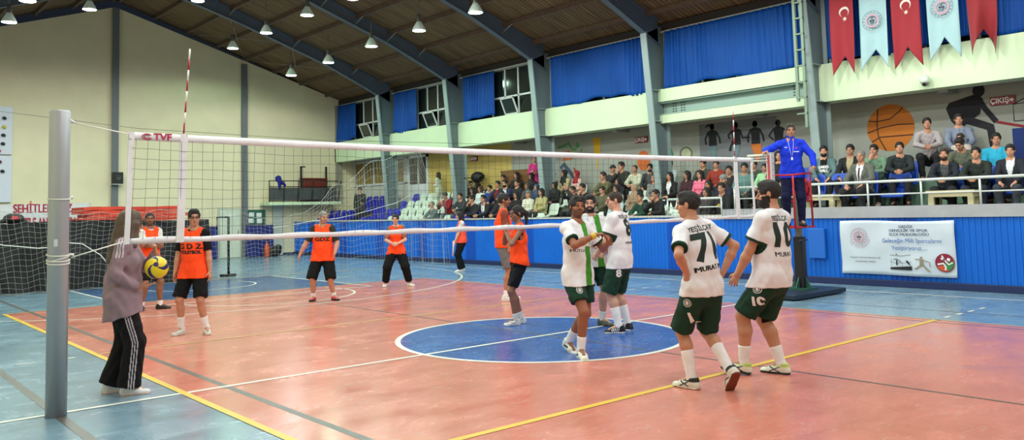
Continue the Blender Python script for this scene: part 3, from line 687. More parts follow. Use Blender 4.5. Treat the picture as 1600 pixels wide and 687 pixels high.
# lower blue clad wall in front of the stand
BLUE = mat('cladding_blue', (14, 104, 206), .5, spec=.3, noise=.10, nscale=.9)
c = MB(); y = -9.0; pts = []
while y < YG - .05:
    pts += [(XW, y), (XW, y + .062), (XW - .014, y + .070), (XW - .014, y + .092)]; y += .10
pts.append((XW, y))
vs = [(x, yy, .13) for x, yy in pts] + [(x, yy, 1.30 if yy < 3.0 else 1.36) for x, yy in pts]; n = len(pts)
c.add(vs, [(i, i + 1, n + i + 1, n + i) for i in range(n - 1)]); c.m = [1 if (pts[i][1] + 1.15) % 2.6 < .5 else 0 for i in range(n - 1)]
c.box(XW + .002, XW + .12, -9, YG, 0, 1.29)
struct(c, 'wall_right', [BLUE, mat('cladding_blue_dark', (8, 78, 178), .5, spec=.3)])
c = MB(); c.box(XW - .05, XW + .02, -9, YG, 0, .13); struct(c, 'baseboard_right', mat('skirting_navy'), bevel=.01)
c = MB(); c.box(XW - .03, XW + .14, 3.0, YG, 1.355, 1.40); struct(c, 'trim_5', mat('parapet_cap', (190, 190, 180), .6))
c = MB(); c.box(XW - .04, XW + .16, -9, 3.0, 1.30, 1.52); c.box(XW + .10, 9.95, -9, 3.0, 1.1, 1.3); c.box(9.95, 10.8, -9, 3.0, 1.1, 1.5)
struct(c, 'platform_slab', mat('concrete_edge', (168, 168, 172), .7, noise=.12, nscale=3, bump=.2, bscale=12))
c = MB(); c.box(9.95, 10.8, -9, 3.0, 1.1, 1.5); c.box(10.8, XB, -9, 3.0, 1.1, 2.0); struct(c, 'platform_step', mat('step_paint_green', (140, 184, 156), .7, noise=.1))
# terraces
ROWX = [9.1, 9.72, 10.34, 10.95]; ROWZ = [.72, 1.0, 1.28, 1.56]
CONC = mat('concrete_terrace', (158, 162, 150), .8, noise=.12, nscale=2, bump=.2, bscale=10)
c = MB()
for k in range(4): c.box(ROWX[k] - .38 if k else XW + .12, ROWX[k] + .24, 3.0, YG, 0, ROWZ[k])
c.box(ROWX[3] + .2, XB, 3.0, YG, 0, 1.72); struct(c, 'terrace', CONC)
c = MB(); c.box(6.95, 10.2, 23.05, YG, 2.06, 2.18); struct(c, 'balcony_slab', GRN)
# upper wall band, soffit and back wall of the stand
for i in range(len(FRAMES) + 1):
    y1 = YG if i == 0 else FRAMES[i - 1] - .02; y0 = FRAMES[i] + .02 if i < len(FRAMES) else YR
    c = MB()
    if i == 4:
        c.mi = 0; c.box(XU - .35, XU + .2, y0, y1, 4.44, 4.78); c.box(XU - .32, XU + .2, y0, y1, 3.86, 4.08)
        c.mi = 1; c.box(XU - .12, XU + .2, y0, y1, 4.08, 4.44); c.box(XU - .3, XU - .1, y0, y1, 4.09, 4.12); c.box(XU - .3, XU - .1, y0, y1, 4.40, 4.43)
        c.mi = 2
        for yy in (y0 + .5, y1 - .5):
            for a in range(4):
                for bb in (-.18, -.09, .09, .18): c.box(XU - .135, XU - .12, yy + bb - .02, yy + bb + .02, 4.155 + a * .07, 4.18 + a * .07)
        struct(c, 'wall_band', [GRN, mat('beam_paint', (140, 166, 156), .6), mat('bolt_dark', (60, 66, 64), .6)])
    else:
        c.box(XU - .3, XU + .2, y0, y1, 3.90, 4.76); struct(c, 'wall_band', GRN)
    c = MB(); c.box(XU - .1, XU + .25, y0, y1, 6.40, 6.62); struct(c, 'wall_header', mat('header_dark', (42, 38, 36), .8))
    c = MB(); c.box(XU - .16, XU - .06, y0, y1, 6.36, 6.41); struct(c, 'trim_%d' % (6 + i), mat('curtain_rail_paint', (170, 170, 165), .5))
c = MB(); c.box(XU + .0, XB + .2, YR, YG, 3.95, 4.1); struct(c, 'soffit', SOFF)
for y in FRAMES[:7]:
    c = MB(); c.box(XU + .1, XB, y + 1.9, y + 2.1, 3.84, 3.95); struct(c, 'soffit_beam', SOFF)
c = MB(); c.box(XB, XB + .2, YR, 13.4, 0, 4.0); struct(c, 'wall_stand', BACKW)
c = MB(); c.box(XB, XB + .2, 13.4, 18.4, 0, 4.0); struct(c, 'wall_stand_yellow', YELW)
c = MB(); c.box(XB, XB + .2, 18.4, YG, 0, 2.86); c.box(XB, XB + .2, 18.4, YG, 3.88, 4.0); c.box(XB, XB + .2, 19.75, 20.0, 2.8, 3.9)
struct(c, 'wall_stand_pale', mat('plaster_white', (196, 198, 188), .7))
c = MB(); c.box(XB + .8, XB + .9, 17, YG + .5, 0, 4.2); struct(c, 'wall_corridor', mat('corridor_ochre', (150, 132, 84), .8))
# dark backdrop added behind the high windows, its colour stands for night
c = MB(); c.box(XU + 1.2, XU + 1.3, YR, YG + .3, 4.1, 6.9); struct(c, 'night_backdrop', mat('night_dark', (20, 24, 26), .9))
# high windows and curtains
WHT = mat('window_pvc', (206, 210, 210), .45); GLS = mat('dark_glass', (26, 34, 34), .08, spec=.8)
CURT = mat('curtain_satin_blue', (4, 70, 150), .6, spec=.2, noise=.12, nscale=1.2)
def window(n, y0, y1, sash=True):
    W = MB(); X = XU - .02; z0, z1, zm = 4.78, 6.38, 5.42
    for yy in np.linspace(y0, y1, 5)[:]: W.box(X - .03, X + .03, yy - .03, yy + .03, z0, z1)
    for zz in (z0, zm, z1): W.box(X - .03, X + .03, y0, y1, zz - .03, zz + .03)
    w = struct(W, 'window_%d' % n, WHT)
    ys = np.linspace(y0, y1, 5)
    for a in range(4):
        for (c0, c1) in ((z0, zm), (zm, z1)):
            if sash and a == 2 and c0 == z0: continue
            P_ = MB(); P_.box(X - .004, X + .004, ys[a] + .03, ys[a + 1] - .03, c0 + .03, c1 - .03); P_.build('pane', GLS, w)
    if not sash: return w
    M = Matrix.Translation((X - .03, 0, z0 + .03)) @ Matrix.Rotation(-.42, 4, 'Y')
    S = MB(); a, b2, h = ys[2] + .0, ys[3] - .0, zm - z0 - .04
    for q in (a, b2 - .05): S.box(-.02, .02, q, q + .05, 0, h, M)
    for q in (0, h - .05): S.box(-.02, .02, a, b2, q, q + .05, M)
    sh = S.build('open_sash', WHT, w); P_ = MB(); P_.box(-.003, .003, a + .04, b2 - .04, .04, h - .04, M); P_.build('pane', GLS, sh)
    return w
def curtain(y0, y1, label, seed, z0=4.80, z1=6.36, amp=.05):
    rnd = random.Random(seed); L = y1 - y0; n = int(L / .022); m_ = 16; ph = [rnd.random() * 6 for _ in range(6)]
    k0 = 2 * PI / .17; vs = []
    for j in range(m_ + 1):
        t = j / m_; z = z1 + (z0 - z1) * t
        for i in range(n + 1):
            y = y0 + L * i / n; q = y + .05 * math.sin(y * 2.1 + ph[0]) + .03 * math.sin(y * 5.3 + ph[1]) + .02 * t * math.sin(9 * y + ph[3])
            w_ = .6 + .4 * math.sin(1.7 * y + ph[2]); x = XU - .22 + amp * w_ * (1 - .25 * t) * math.sin(k0 * q) + .018 * math.sin(2.2 * k0 * q + ph[4] + 2 * t)
            x += .05 * t * math.sin(y * 3 + ph[5]) - .05 * t
            vs.append((x, y, z + (.05 * math.sin(y * 2.3 + ph[0]) + .03 * math.sin(6 * y + ph[1])) * t * t))
    fs = [(j * (n + 1) + i, j * (n + 1) + i + 1, (j + 1) * (n + 1) + i + 1, (j + 1) * (n + 1) + i) for j in range(m_) for i in range(n)]
    o = put('curtain', mkmesh('curtain', vs, np.array(fs), [CURT], None, True)); sl = o.modifiers.new('thickness', 'SOLIDIFY'); sl.thickness = .006
    tag(o, label, 'curtain', 'blue window curtains'); return o
window(1, 19.8, 22.7); window(2, 15.35, 18.0); window(3, 10.85, 13.5)
window(4, 6.35, 10.5, False); window(5, 1.8, 6.0, False); window(6, -2.7, 1.45, False)
curtain(22.3, 23.85, 'short blue satin curtain gathered in the corner beside the cream end wall', 1)
curtain(17.8, 19.35, 'narrow blue satin curtain gathered left of the second window with an open sash', 2)
curtain(13.2, 14.9, 'blue satin curtain gathered left of the large window above the stroller', 3)
curtain(6.42, 10.45, 'wide drawn blue curtain on the left of the two covering whole window bays', 4, amp=.04)
curtain(1.85, 5.98, 'widest drawn blue curtain above the bolted green beam', 5, amp=.04)
curtain(-6.5, 1.42, 'blue curtain hanging behind the red and white pennant flags', 6, amp=.04)
# low windows and door of the corridor behind the stand
def bz(z): return 1.6 + (z - 1.6) * .974
def by(y): return -7.72 + (y + 7.72) * .974
W = MB()
for yy in np.linspace(20.0, YG - .1, 6): W.box(XB - .03, XB + .05, yy - .04, yy + .04, 2.86, 3.88)
for zz in (2.86, 3.86): W.box(XB - .05, XB + .05, 20.0, YG, zz - .04, zz + .04)
w = struct(W, 'window_7', WHT)
for k in range(5):
    a, b2 = np.linspace(20.0, YG - .1, 6)[k:k + 2]; q = MB(); q.box(XB + .01, XB + .02, a + .04, b2 - .04, 2.9, 3.82); q.build('pane', mat('ochre_glass', (140, 118, 62), .15), w)
W = MB(); W.box(XB - .05, XB + .02, 18.3, 18.42, 1.72, 3.9); W.box(XB - .05, XB + .02, 19.6, 19.72, 1.72, 3.9); W.box(XB - .05, XB + .02, 18.3, 19.72, 3.8, 3.9); W.box(XB - .04, XB + .02, 18.95, 19.02, 1.72, 3.85)
w = struct(W, 'door_1', WHT); q = MB(); q.box(XB - .01, XB, 18.42, 19.6, 2.75, 3.8); q.build('pane', mat('brown_glass', (58, 48, 36), .15), w); q = MB(); q.box(XB - .03, XB - .005, 18.42, 19.6, 1.72, 2.75); q.build('door_panel', WHT, w)
# door, pads and board on the end wall
d = MB(); d.box(5.2, 6.18, YG - .04, YG, 0, 1.98); D1 = struct(d, 'door_2', mat('door_frame', (180, 184, 172), .5)); d = MB(); d.box(5.27, 6.1, YG - .07, YG - .04, .02, 1.9); d.build('door_leaf', mat('door_white', (206, 214, 196), .45), D1, .01)
d = MB(); d.box(5.5, 5.86, YG - .078, YG - .071, 1.62, 1.72); d.build('door_sign', mat('sign_paper', (226, 228, 222), .6), D1)
d = MB(); d.tube([(6.0, YG - .12, .95), (6.0, YG - .12, 1.1)], .015, 8); d.build('door_handle', mat('chrome', (200, 200, 205), .2, metal=1), D1)
# ---------------------------------------------------------------- volleyball net and posts
ALU = mat('post_aluminium', (168, 172, 178), .38, metal=.35, noise=.04, nscale=3); ROPE = mat('rope_white', (224, 224, 216), .8)
TAPE = mat('net_tape_white', (226, 226, 232), .7, noise=.06, nscale=10, bump=.15, bscale=30)
r = empty('net_post', (-5.60, -.09, 0)); tag(r, 'grey aluminium net post standing nearest the camera at left', 'post')
m = MB(); m.lathe([(0, 2.545), (.078, 2.545), (.0815, 2.535), (.0815, 0.0), (.0, 0.0)], n=32); m.build('pole', ALU, r)
m = MB(); m.tube([(.06, -.05, 2.47), (.115, .03, 2.46), (.06, .07, 2.45)], .008, 8); m.build('hook', ROPE, r)
m = MB()
for z in (1.26, 1.285, 1.33): m.tube([(.086 * math.cos(a), .086 * math.sin(a), z + .012 * math.sin(a)) for a in np.linspace(0, 2 * PI, 25)[:-1]], .006, 6, closed=True)
m.tube([(.083 * math.cos(a), .083 * math.sin(a), 1.295 + .022 * math.cos(a)) for a in np.linspace(0, 2 * PI, 25)[:-1]], .005, 6, closed=True)
m.tube([(.08, -.02, 1.33), (.11, -.02, 1.325), (.115, .0, 1.30)], .011, 6); m.build('rope_coil', ROPE, r)
m = MB(); m.tube([(.087 * math.cos(a), .087 * math.sin(a), 1.80 + .01 * math.sin(a)) for a in np.linspace(0, 2 * PI, 25)[:-1]], .006, 6, closed=True); m.tube([(.08, -.02, 1.80), (.1, -.01, 1.815), (.105, .02, 1.80)], .009, 6)
m.build('rope_ring', ROPE, r)
m = MB(); m.box(-.05, -.02, -.0785, -.074, 1.40, 1.46); m.build('sticker', mat('sticker_pale', (196, 204, 206), .5), r)
# net
NL, NR, ZT0, ZB = -5.02, 5.03, 2.40, 1.38
def zt(x): return ZT0 + .0 * x - .035 * (1 - (x / 5.03) ** 2) + .0
def zb(x): return ZB + .01 - .02 * (1 - (x / 5.03) ** 2)
net = empty('volleyball_net', (0, 0, 0)); tag(net, 'black mesh volleyball net with white tapes stretched across the court', 'net')
def strip(name, f0, f1, xs, mt, par, th=.008, wob=.004):
    m = MB(); vs = []
    for i, x in enumerate(xs):
        w_ = wob * math.sin(x * 7) + wob * .6 * math.sin(x * 17)
        a, b = f0(x), f1(x); vs += [(x, -th / 2 + w_, a), (x, -th / 2 - w_, b), (x, th / 2 + w_, a), (x, th / 2 - w_, b)]
    fs = []
    for i in range(len(xs) - 1):
        p = 4 * i; fs += [(p, p + 4, p + 5, p + 1), (p + 2, p + 3, p + 7, p + 6), (p, p + 2, p + 6, p + 4), (p + 1, p + 5, p + 7, p + 3)]
    fs += [(0, 1, 3, 2), (len(vs) - 4, len(vs) - 2, len(vs) - 1, len(vs) - 3)]
    m.add(vs, fs, True); return m.build(name, mt, par)
xs = np.linspace(NL, NR, 160)
top = strip('top_tape', lambda x: zt(x) + .0, lambda x: zt(x) - .072, xs, TAPE, net)
strip('bottom_tape', lambda x: zb(x) + .055 + .006 * math.sin(9 * x), zb, xs, TAPE, net)
def vtape(x0, x1b, w_, name):
    m = MB(); n = 14
    for i in range(n):
        t0, t1 = i / n, (i + 1) / n; za, zc = zt(x0) * (1 - t0) + zb(x0) * t0, zt(x0) * (1 - t1) + zb(x0) * t1
        xa, xc = x0 + (x1b - x0) * t0, x0 + (x1b - x0) * t1; ya = .008 * math.sin(6 * t0); yc = .008 * math.sin(6 * t1)
        m.add([(xa - w_ / 2, -.008 + ya, za), (xa + w_ / 2, -.008 + ya, za), (xc + w_ / 2, -.008 + yc, zc), (xc - w_ / 2, -.008 + yc, zc), (xa - w_ / 2, .008 + ya, za), (xa + w_ / 2, .008 + ya, za), (xc + w_ / 2, .008 + yc, zc), (xc - w_ / 2, .008 + yc, zc)],
              [(0, 3, 2, 1), (4, 5, 6, 7), (0, 4, 7, 3), (1, 2, 6, 5)], False)
    return m.build(name, TAPE, net)
vtape(-4.99, -5.03, .045, 'end_tape'); vtape(4.99, 4.99, .045, 'end_tape'); vtape(-4.52, -4.56, .07, 'side_tape'); vtape(4.52, 4.52, .09, 'side_tape')
m = MB(); x = NL + .06; rr = .0017
while x < NR - .03:
    m.tube([(x + .008 * math.sin(3 * z + x * 5) - (ZT0 - z) * (.03 if x < -4 else .02), .012 * math.sin(x * 3), z) for z in np.linspace(zt(x) - .06, zb(x) + .04, 4)], rr, 3, caps=False); x += .104
for k in range(9):
    t = (k + 1) / 10.0
    m.tube([(x, .01 * math.sin(x * 3), (zt(x) - .06) * (1 - t) + (zb(x) + .05) * t + .006 * math.sin(x * 6 + k) - .004 * abs(math.sin(x * 15))) for x in np.linspace(NL + .03, NR - .03, 110)], rr, 3, caps=False)
m.build('mesh', mat('net_cord_dark', (34, 36, 34), .8), net)
for q in ([(-5.49, -.05, 2.455), (-5.02, 0, zt(-5.02) - .02)], [(-5.5, -.08, 1.30), (-5.03, 0, zb(-5.03) + .03)], [(5.02, 0, zt(5) - .02), (5.50, .0, 2.42)], [(5.02, 0, zb(5) + .03), (5.50, .0, 1.36)]): m = MB(); m.tube(q, .006, 6); m.build('tension_cord', ROPE, net)
REDP = mat('print_magenta_red', (176, 34, 74), .7)
o = wall_text('net_lettering', 'TVF', .085, MY(-4.72, -.012, zt(-4.7) - .036), REDP, net, bold=.003, font_w=1.15)
m = MB(); 
for r_ in (.034, .020): m.tube([(-4.86 + r_ * 1.3 * math.cos(a), -.012, zt(-4.8) - .036 + r_ * .8 * math.sin(a)) for a in np.linspace(.6, 5.9, 20)], .004, 5)
m.build('net_emblem', REDP, net)
# antennas
def antenna(x, lean, label):
    r = empty('antenna', (x, .018, 1.38)); tag(r, label, 'antenna', None)
    m = MB(); L = 1.84
    for k in range(18):
        m.mi = 0 if k % 2 else 1
        z0, z1 = L * k / 18, L * (k + 1) / 18
        m.tube([(lean * max(z0 - 1, 0), 0, z0), (lean * max(z1 - 1, 0), 0, z1)], .0085, 8)
    m.build('rod', [mat('rod_white', (228, 222, 222), .5), mat('rod_red', (160, 24, 44), .5)], r)
    m = MB(); m.box(-.018, .018, -.0, .014, .93, 1.04); m.build('clamp', TAPE, r)
antenna(-4.52, .07, 'red and white striped antenna on the net beside the nearer post'); antenna(4.52, .02, 'red and white striped antenna on the far end of the net near the referee')
# far post with scale marks
r = empty('net_post', (5.56, .0, 0)); tag(r, 'white square far net post with scale marks beside the referee', 'post')
m = MB(); m.rbox(-.055, .055, -.05, .05, 0, 2.50, .015); m.build('pole', mat('post_white', (206, 208, 208), .4, metal=.2), r)
m = MB()
for k in range(12): m.box(-.04, .02 if k % 2 else .05, -.053, -.050, 1.3 + .1 * k, 1.306 + .1 * k)
m.box(-.062, -.056, -.02, .02, .6, 2.45); m.build('scale_marks', mat('mark_pink', (190, 70, 90), .6), r)
m = MB(); m.box(-.22, .22, -.22, .22, 0, .02); m.build('base_plate', mat('base_dark', (40, 46, 56), .5), r, .005)
m = MB(); m.tube([(.0, -.0, 2.46), (-.45, .15, 2.44)], .02, 8); m.tube([(.0, 0, 2.36), (-.45, .15, 2.35)], .013, 8); m.tube([(-.36, .12, 2.36), (-.36, .12, 2.3)], .02, 6)
m.build('upper_rail', mat('rail_pale', (214, 222, 206), .4), r)
# referee stand
r = empty('referee_stand', (6.3, -.05, 0)); tag(r, 'red tubular referee stand on a dark padded column and square base', 'referee stand')
REDM = mat('paint_red', (176, 18, 36), .4)
m = MB(); m.rbox(-1.0, .72, -.45, .42, .02, .10, .03); m.build('base_slab', mat('rubber_navy', (22, 38, 58), .45), r, .01)
m = MB(); m.rbox(-.085, .085, -.085, .085, .1, 1.02, .03); m.build('column_padding', mat('padding_black', (18, 22, 30), .45), r, .008)
m = MB(); m.prism([(-.20, -.20), (.20, -.20), (.20, .20), (-.20, .20)], .10, .13); 
for a in range(4):
    M = Matrix.Rotation(a * PI / 2, 4, 'Z'); m.add([tuple(M @ Vector(v)) for v in ((.08, -.01, .13), (.2, -.01, .13), (.08, -.01, .32), (.08, .01, .13), (.2, .01, .13), (.08, .01, .32))], [(0, 1, 2), (5, 4, 3), (0, 3, 4, 1), (1, 4, 5, 2), (2, 5, 3, 0)])
m.build('foot_bracket', mat('bracket_green', (40, 92, 78), .4), r)
m = MB(); m.rbox(-.05, .05, -.05, .05, 1.0, 1.78, .01); m.build('mast', mat('mast_steel', (120, 126, 126), .35, metal=.6), r)
m = MB(); m.tube([(-.08, -.06, .98), (-.3, -.3, .98), (-.55, -.3, .97)], .02, 8); m.build('side_arm', mat('bracket_dark', (20, 30, 50), .5), r)
m = MB(); R_ = .017
for (x, y) in ((.10, .22), (.10, -.22)): m.tube([(x, y, 1.18), (x - .03, y, 2.12)], R_, 8)
for (x, y) in ((-.55, .25), (-.55, -.25)): m.tube([(x, y, 1.18), (x, y, 2.1)], R_, 8)
m.tube([(-.55, -.25, 1.2), (.10, -.25, 1.2), (.10, .25, 1.2), (-.55, .25, 1.2)], R_, 8, closed=True)
m.tube([(.10, .25, 2.12), (-.05, .30, 2.14), (-.55, .26, 2.1), (-.62, 0, 2.1), (-.55, -.26, 2.1), (-.05, -.30, 2.14), (.10, -.25, 2.12)], R_, 8)
m.tube([(.10, -.24, 1.65), (.10, .24, 1.65)], R_, 8)
m.build('guard_frame', REDM, r)
m = MB(); m.rbox(-.56, .10, -.26, .26, 1.185, 1.215, .02)
m.build('foot_platform', REDM, r)
# divider net on its hook rope, black covered mats and orange mats
def box_thing(name, lab, cat, x0, x1, y0, y1, z0, z1, mt, bev=.02, group=None, wob=0):
    m = MB(); m.box(x0, x1, y0, y1, z0, z1); o = m.build(name, mt, None, bev); tag(o, lab, cat, group); return o
TARP = mat('tarpaulin_black', (16, 16, 18), .7, noise=.2, nscale=3, bump=.5, bscale=3)
r = empty('mat_stack', (-3.4, 14.6, 0)); tag(r, 'high stack of landing mats under black tarpaulin along the end of the hall', 'mat stack')
m = MB(); n = 60
vs = []; rings = 9
for j in range(rings + 1):
    z = 1.60 * j / rings
    for i in range(n + 1):
        x = -4.6 + 8.95 * i / n; y = -.95 + .05 * math.sin(x * 4 + z * 2) + .05 * math.sin(x * 9 + 2 * math.sin(z * 4)) - .05 * (1 - j / rings) * math.sin(x * 2.2); vs.append((x, y, z + (.03 * math.sin(x * 1.3) if j == rings else 0)))
fs = [(j * (n + 1) + i, j * (n + 1) + i + 1, (j + 1) * (n + 1) + i + 1, (j + 1) * (n + 1) + i) for j in range(rings) for i in range(n)]
m.add(vs, fs, True); m.box(-4.6, 4.35, -.82, 1.0, 0, 1.57); m.build('tarpaulin', TARP, r)
ORM = mat('mat_orange_red', (206, 62, 40), .6, noise=.1, nscale=4); 
for k in range(4):
    rnd = random.Random(k); x0 = -1.93 + (.12 if k < 2 else -.02) * 1 - (.25 if k < 1 else 0); m = MB()
    vs = []; nx = 26
    for i in range(nx + 1):
        x = x0 - .1 + (2.42 - .03 * k) * i / nx; s_ = .008 * math.sin(x * 3) + .003 * math.sin(11 * x + 3 * k)
        for y in (14.0 + .04 * math.sin(7 * x + 2 * k) * (k % 2), 15.2):
            for z in (1.585 + .093 * k, 1.585 + .093 * k + .082): vs.append((x, y, z + s_))
    fs = []
    for i in range(nx): p = 4 * i; fs += [(p, p + 1, p + 5, p + 4), (p + 2, p + 6, p + 7, p + 3), (p + 1, p + 3, p + 7, p + 5), (p, p + 4, p + 6, p + 2)]
    fs += [(0, 2, 3, 1), (4 * nx, 4 * nx + 1, 4 * nx + 3, 4 * nx + 2)]
    m.add(vs, fs); o = m.build('gym_mat', ORM); tag(o, ['orange foam gym mat at the bottom of the pile on the black stack', 'orange foam gym mat second from the bottom of the pile on the black stack', 'orange foam gym mat just under the topmost on the black stack', 'topmost orange foam gym mat on the black stack'][k], 'gym mat', 'orange gym mats')
P_, F_ = sdf_mesh([([ell((-3.55, 13.95, 1.70), I3, (.22, .16, .13), .03), cap((-3.70, 13.9, 1.66), (-3.9, 13.9, 1.62), .06, .04, .03), cap((-3.42, 13.9, 1.66), (-3.28, 13.9, 1.62), .05, .04, .03)], [], .02)], .02)
o = put('sports_bag', mkmesh('sports_bag', P_, F_, [mat('bag_black', (22, 20, 22), .6), REDM], ((np.abs(centroids(P_, F_)[:, 0] + 3.55) < .07) & (np.abs(centroids(P_, F_)[:, 2] - 1.72) < .04)).astype(int), True)); tag(o, 'small black bag with a red mark lying on the black tarpaulin stack', 'bag')
# divider net
NETW = mat('net_cord_white', (176, 178, 174), .8)
def dnet():
    r = empty('divider_net', (0, 13.3, 0)); tag(r, 'long white divider net drooping across the hall behind the orange team', 'net')
    def topz(x):
        pts = [(-8.0, 2.1), (-4.2, 1.85), (-2.2, 1.78), (.9, 1.85), (2.6, 1.5), (3.4, 1.7), (4.6, 2.5), (5.8, 3.2), (7.3, 3.6), (7.8, 2.65), (8.4, 2.3)]
        for (a, za), (b, zb_) in zip(pts, pts[1:]):
            if x <= b: t = (x - a) / (b - a); t = t * t * (3 - 2 * t); return za + (zb_ - za) * t
        return pts[-1][1]
    cols = []; x = -8.0; i = 0
    while x < 8.35:
        dx = .13 if x < 4 else (.10 if x < 6.5 else (.055 if x < 8.2 else .05)); cols.append(x); x += dx
    P3 = []
    rows = 15
    for i, x in enumerate(cols):
        zt_ = topz(x); col = []
        for j in range(rows + 1):
            t = j / rows; fold = .10 if x < 4 else .22
            zbm = .03 if x < 8.45 else max(1.45, zt_ - 2.2)
            y = -.15 + fold * math.sin(x * 2.1 + .6) * t + .05 * math.sin(x * 6 + 3 * t) + (.10 * math.sin(x * 17) * t if x > 6 else 0)
            z = zt_ + (zbm - zt_) * t - .10 * math.sin(PI * t) * math.sin(x * 1.1 + 1) * 1.2 + .03 * math.sin(9 * x + 7 * t) * (1 if x < 5 else .4)
            col.append((x + .22 * t * math.sin(x * 1.3) * (1 if abs(x) < 8 else 0), y, max(z, .012)))
        P3.append(col)
    m = MB(); rr = .0027
    for col in P3: m.tube(col, rr, 3, caps=False)
    for j in range(rows + 1): m.tube([c[j] for c in P3], rr if j else .005, 3, caps=False)
    m.build('mesh', NETW, r)
    m = MB(); m.tube([c[0] for c in P3][int(len(P3) * .5):], .006, 5); m.build('border_rope', NETW, r); m = MB(); m.tube([(2.4, -.3, 1.30), (3.1, -.3, 1.38), (3.6, -.3, 1.46), (4.4, -.3, 1.51), (5.2, -.3, 1.66), (6.4, -.3, 1.93), (7.0, -.25, 2.2)], .007, 5); m.build('border_rope', ROPE, r); m = MB(); m.tube([(-4.6, -.28, 1.32), (-3.9, -.26, 1.12), (-3.2, -.25, 1.02), (-2.9, -.25, 1.03), (-2.6, -.26, 1.12), (-2.3, -.27, 1.08), (-1.9, -.27, .8), (-1.6, -.25, .4), (-1.4, -.2, .1)], .012, 6); m.build('border_rope', ROPE, r)
    m = MB(); m.tube([(-8.05, -.1, 4.6), (-5.2, -.1, 4.2), (-1, -.1, 3.85), (4, -.1, 3.75), (10.3, -.1, 3.85)], .006, 5); m.build('support_wire', mat('wire_grey', (90, 92, 90), .5, metal=.5), r)
dnet()
# end wall fittings
r = empty('climbing_wall', (-3.2, YG - .06, 2.3)); tag(r, 'white climbing panel with coloured holds on the cream end wall', 'climbing panel')
for z0, z1 in ((0, 1.58), (1.62, 3.25)):
    m = MB(); m.box(-2.2, 1.25, -.05, .05, z0, z1); m.build('panel', mat('panel_white', (206, 210, 222), .5), r, .01)
hold = [(0.75, 3.05, (190, 190, 60)), (1.0, 2.85, (20, 22, 30)), (1.0, 2.55, (200, 190, 70)), (.98, 2.27, (26, 26, 36)), (.97, 1.98, (24, 26, 40)), (.85, 1.74, (190, 40, 40)), (.88, 1.37, (100, 26, 30)), (.97, 1.05, (26, 30, 40)), (.80, .62, (20, 22, 30)), (-.3, .5, (30, 90, 170)), (.2, 1.1, (200, 90, 30)), (-.5, 2.0, (190, 40, 40)), (.1, 2.7, (40, 120, 60))]
for x, z, c in hold:
    P_, F_ = sdf_mesh([([ell((x, -.08, z), I3, (.065, .06, .055), .02), ell((x + .03, -.1, z - .02), I3, (.04, .05, .04), .02)], [], .01)], .018); put('hold', mkmesh('hold', P_, F_, [cm(c, .5)], None, True), r)
r = empty('wall_speaker', (1.40, YG - .25, 2.95)); tag(r, 'small black loudspeaker on a bracket on the grey pilaster', 'loudspeaker')
m = MB(); m.box(-.17, .17, -.12, .12, -.02, .40); m.build('cabinet', mat('speaker_black', (20, 22, 22), .6), r, .015)
m = MB(); m.lathe([(0, 0), (.10, 0), (.11, .01), (.09, .012), (.03, -.01), (0, .0)], M=Matrix.Translation((0, -.125, .2)) @ Matrix.Rotation(PI / 2, 4, 'X')); m.build('cone', mat('speaker_grey', (46, 50, 50), .5), r)
m = MB(); m.box(-.2, .2, -.12, .16, -.05, -.025); m.build('shelf', mat('shelf_pale', (190, 190, 182), .5), r)
r = empty('memorial_banner', (-1.6, YG - .05, 1.96)); tag(r, 'white cloth banner with red capitals on the end wall behind the tarpaulin', 'banner')
m = MB(); vs = []; n = 30
for i in range(n + 1):
    x = -2.6 + 4.75 * i / n
    for j in range(4): vs.append((x, -.02 + .012 * math.sin(5 * x + j), -.75 + 1.03 * j / 3 + .02 * math.sin(1.2 * x)))
m.add(vs, [(i * 4 + j, i * 4 + 4 + j, i * 4 + 5 + j, i * 4 + 1 + j) for i in range(n) for j in range(3)], True); b = m.build('cloth', mat('banner_cloth', (214, 214, 216), .7, noise=.05, nscale=3), r); s_ = b.modifiers.new('thickness', 'SOLIDIFY'); s_.thickness = .006
RT_ = mat('print_red', (176, 24, 52), .7)
wall_text('lettering', 'SEHİTLERİMİZ', .42, MY(.62, -.045, .11), RT_, r, bold=.014, font_w=.66); wall_text('lettering', 'ETLE ANIYORUZ HUT', .42, MY(1.0, -.045, -.37), RT_, r, bold=.014, font_w=.5)
r = empty('notice_board', (6.78, YG - .05, 1.6)); tag(r, 'green framed notice board with papers beside the white door', 'notice board')
m = MB(); m.box(-.40, .40, -.02, .02, -.30, .30); m.build('board', mat('board_green', (44, 96, 82), .6), r, .01)
for x, z in ((-.2, .1), (-.22, -.14), (.12, .08), (.14, -.16)):
    m = MB(); m.box(x - .11, x + .11, -.026, -.021, z - .09, z + .09); m.build('paper', mat('sign_paper'), r)
for k, (x0, x1, lab) in enumerate(((6.3, 7.42, 'navy crash mat leaning upright right of the white door'), (4.35, 5.1, 'dark blue upright mat left of the white door'))):
    m = MB(); m.box(x0, x1, YG - .28, YG - .1, 0.02, 1.27); m.box(x0 + .02, x1 - .02, YG - .30, YG - .08, .6, .62); o = m.build('crash_mat', mat('mat_navy', (30, 40, 116), .5, noise=.1, nscale=2), None, .02); tag(o, lab, 'crash mat')
m = MB(); m.box(7.5, 7.92, YG - .12, YG - .02, .02, 2.16); o = m.build('utility_door', mat('metal_door_pale', (190, 196, 190), .5), None, .01); tag(o, 'narrow pale metal cabinet door in the corner under the balcony', 'cabinet')
m = MB()
m.lathe([(0, .0), (.1, .0), (.115, .02), (.115, .4), (.05, .52), (.03, .6), (0, .6)], (6.95, YG - .7, 0)); o = m.build('gas_cylinder', mat('cone_orange', (196, 80, 40), .5)); tag(o, 'small orange cylinder standing before the navy mat', 'cylinder')
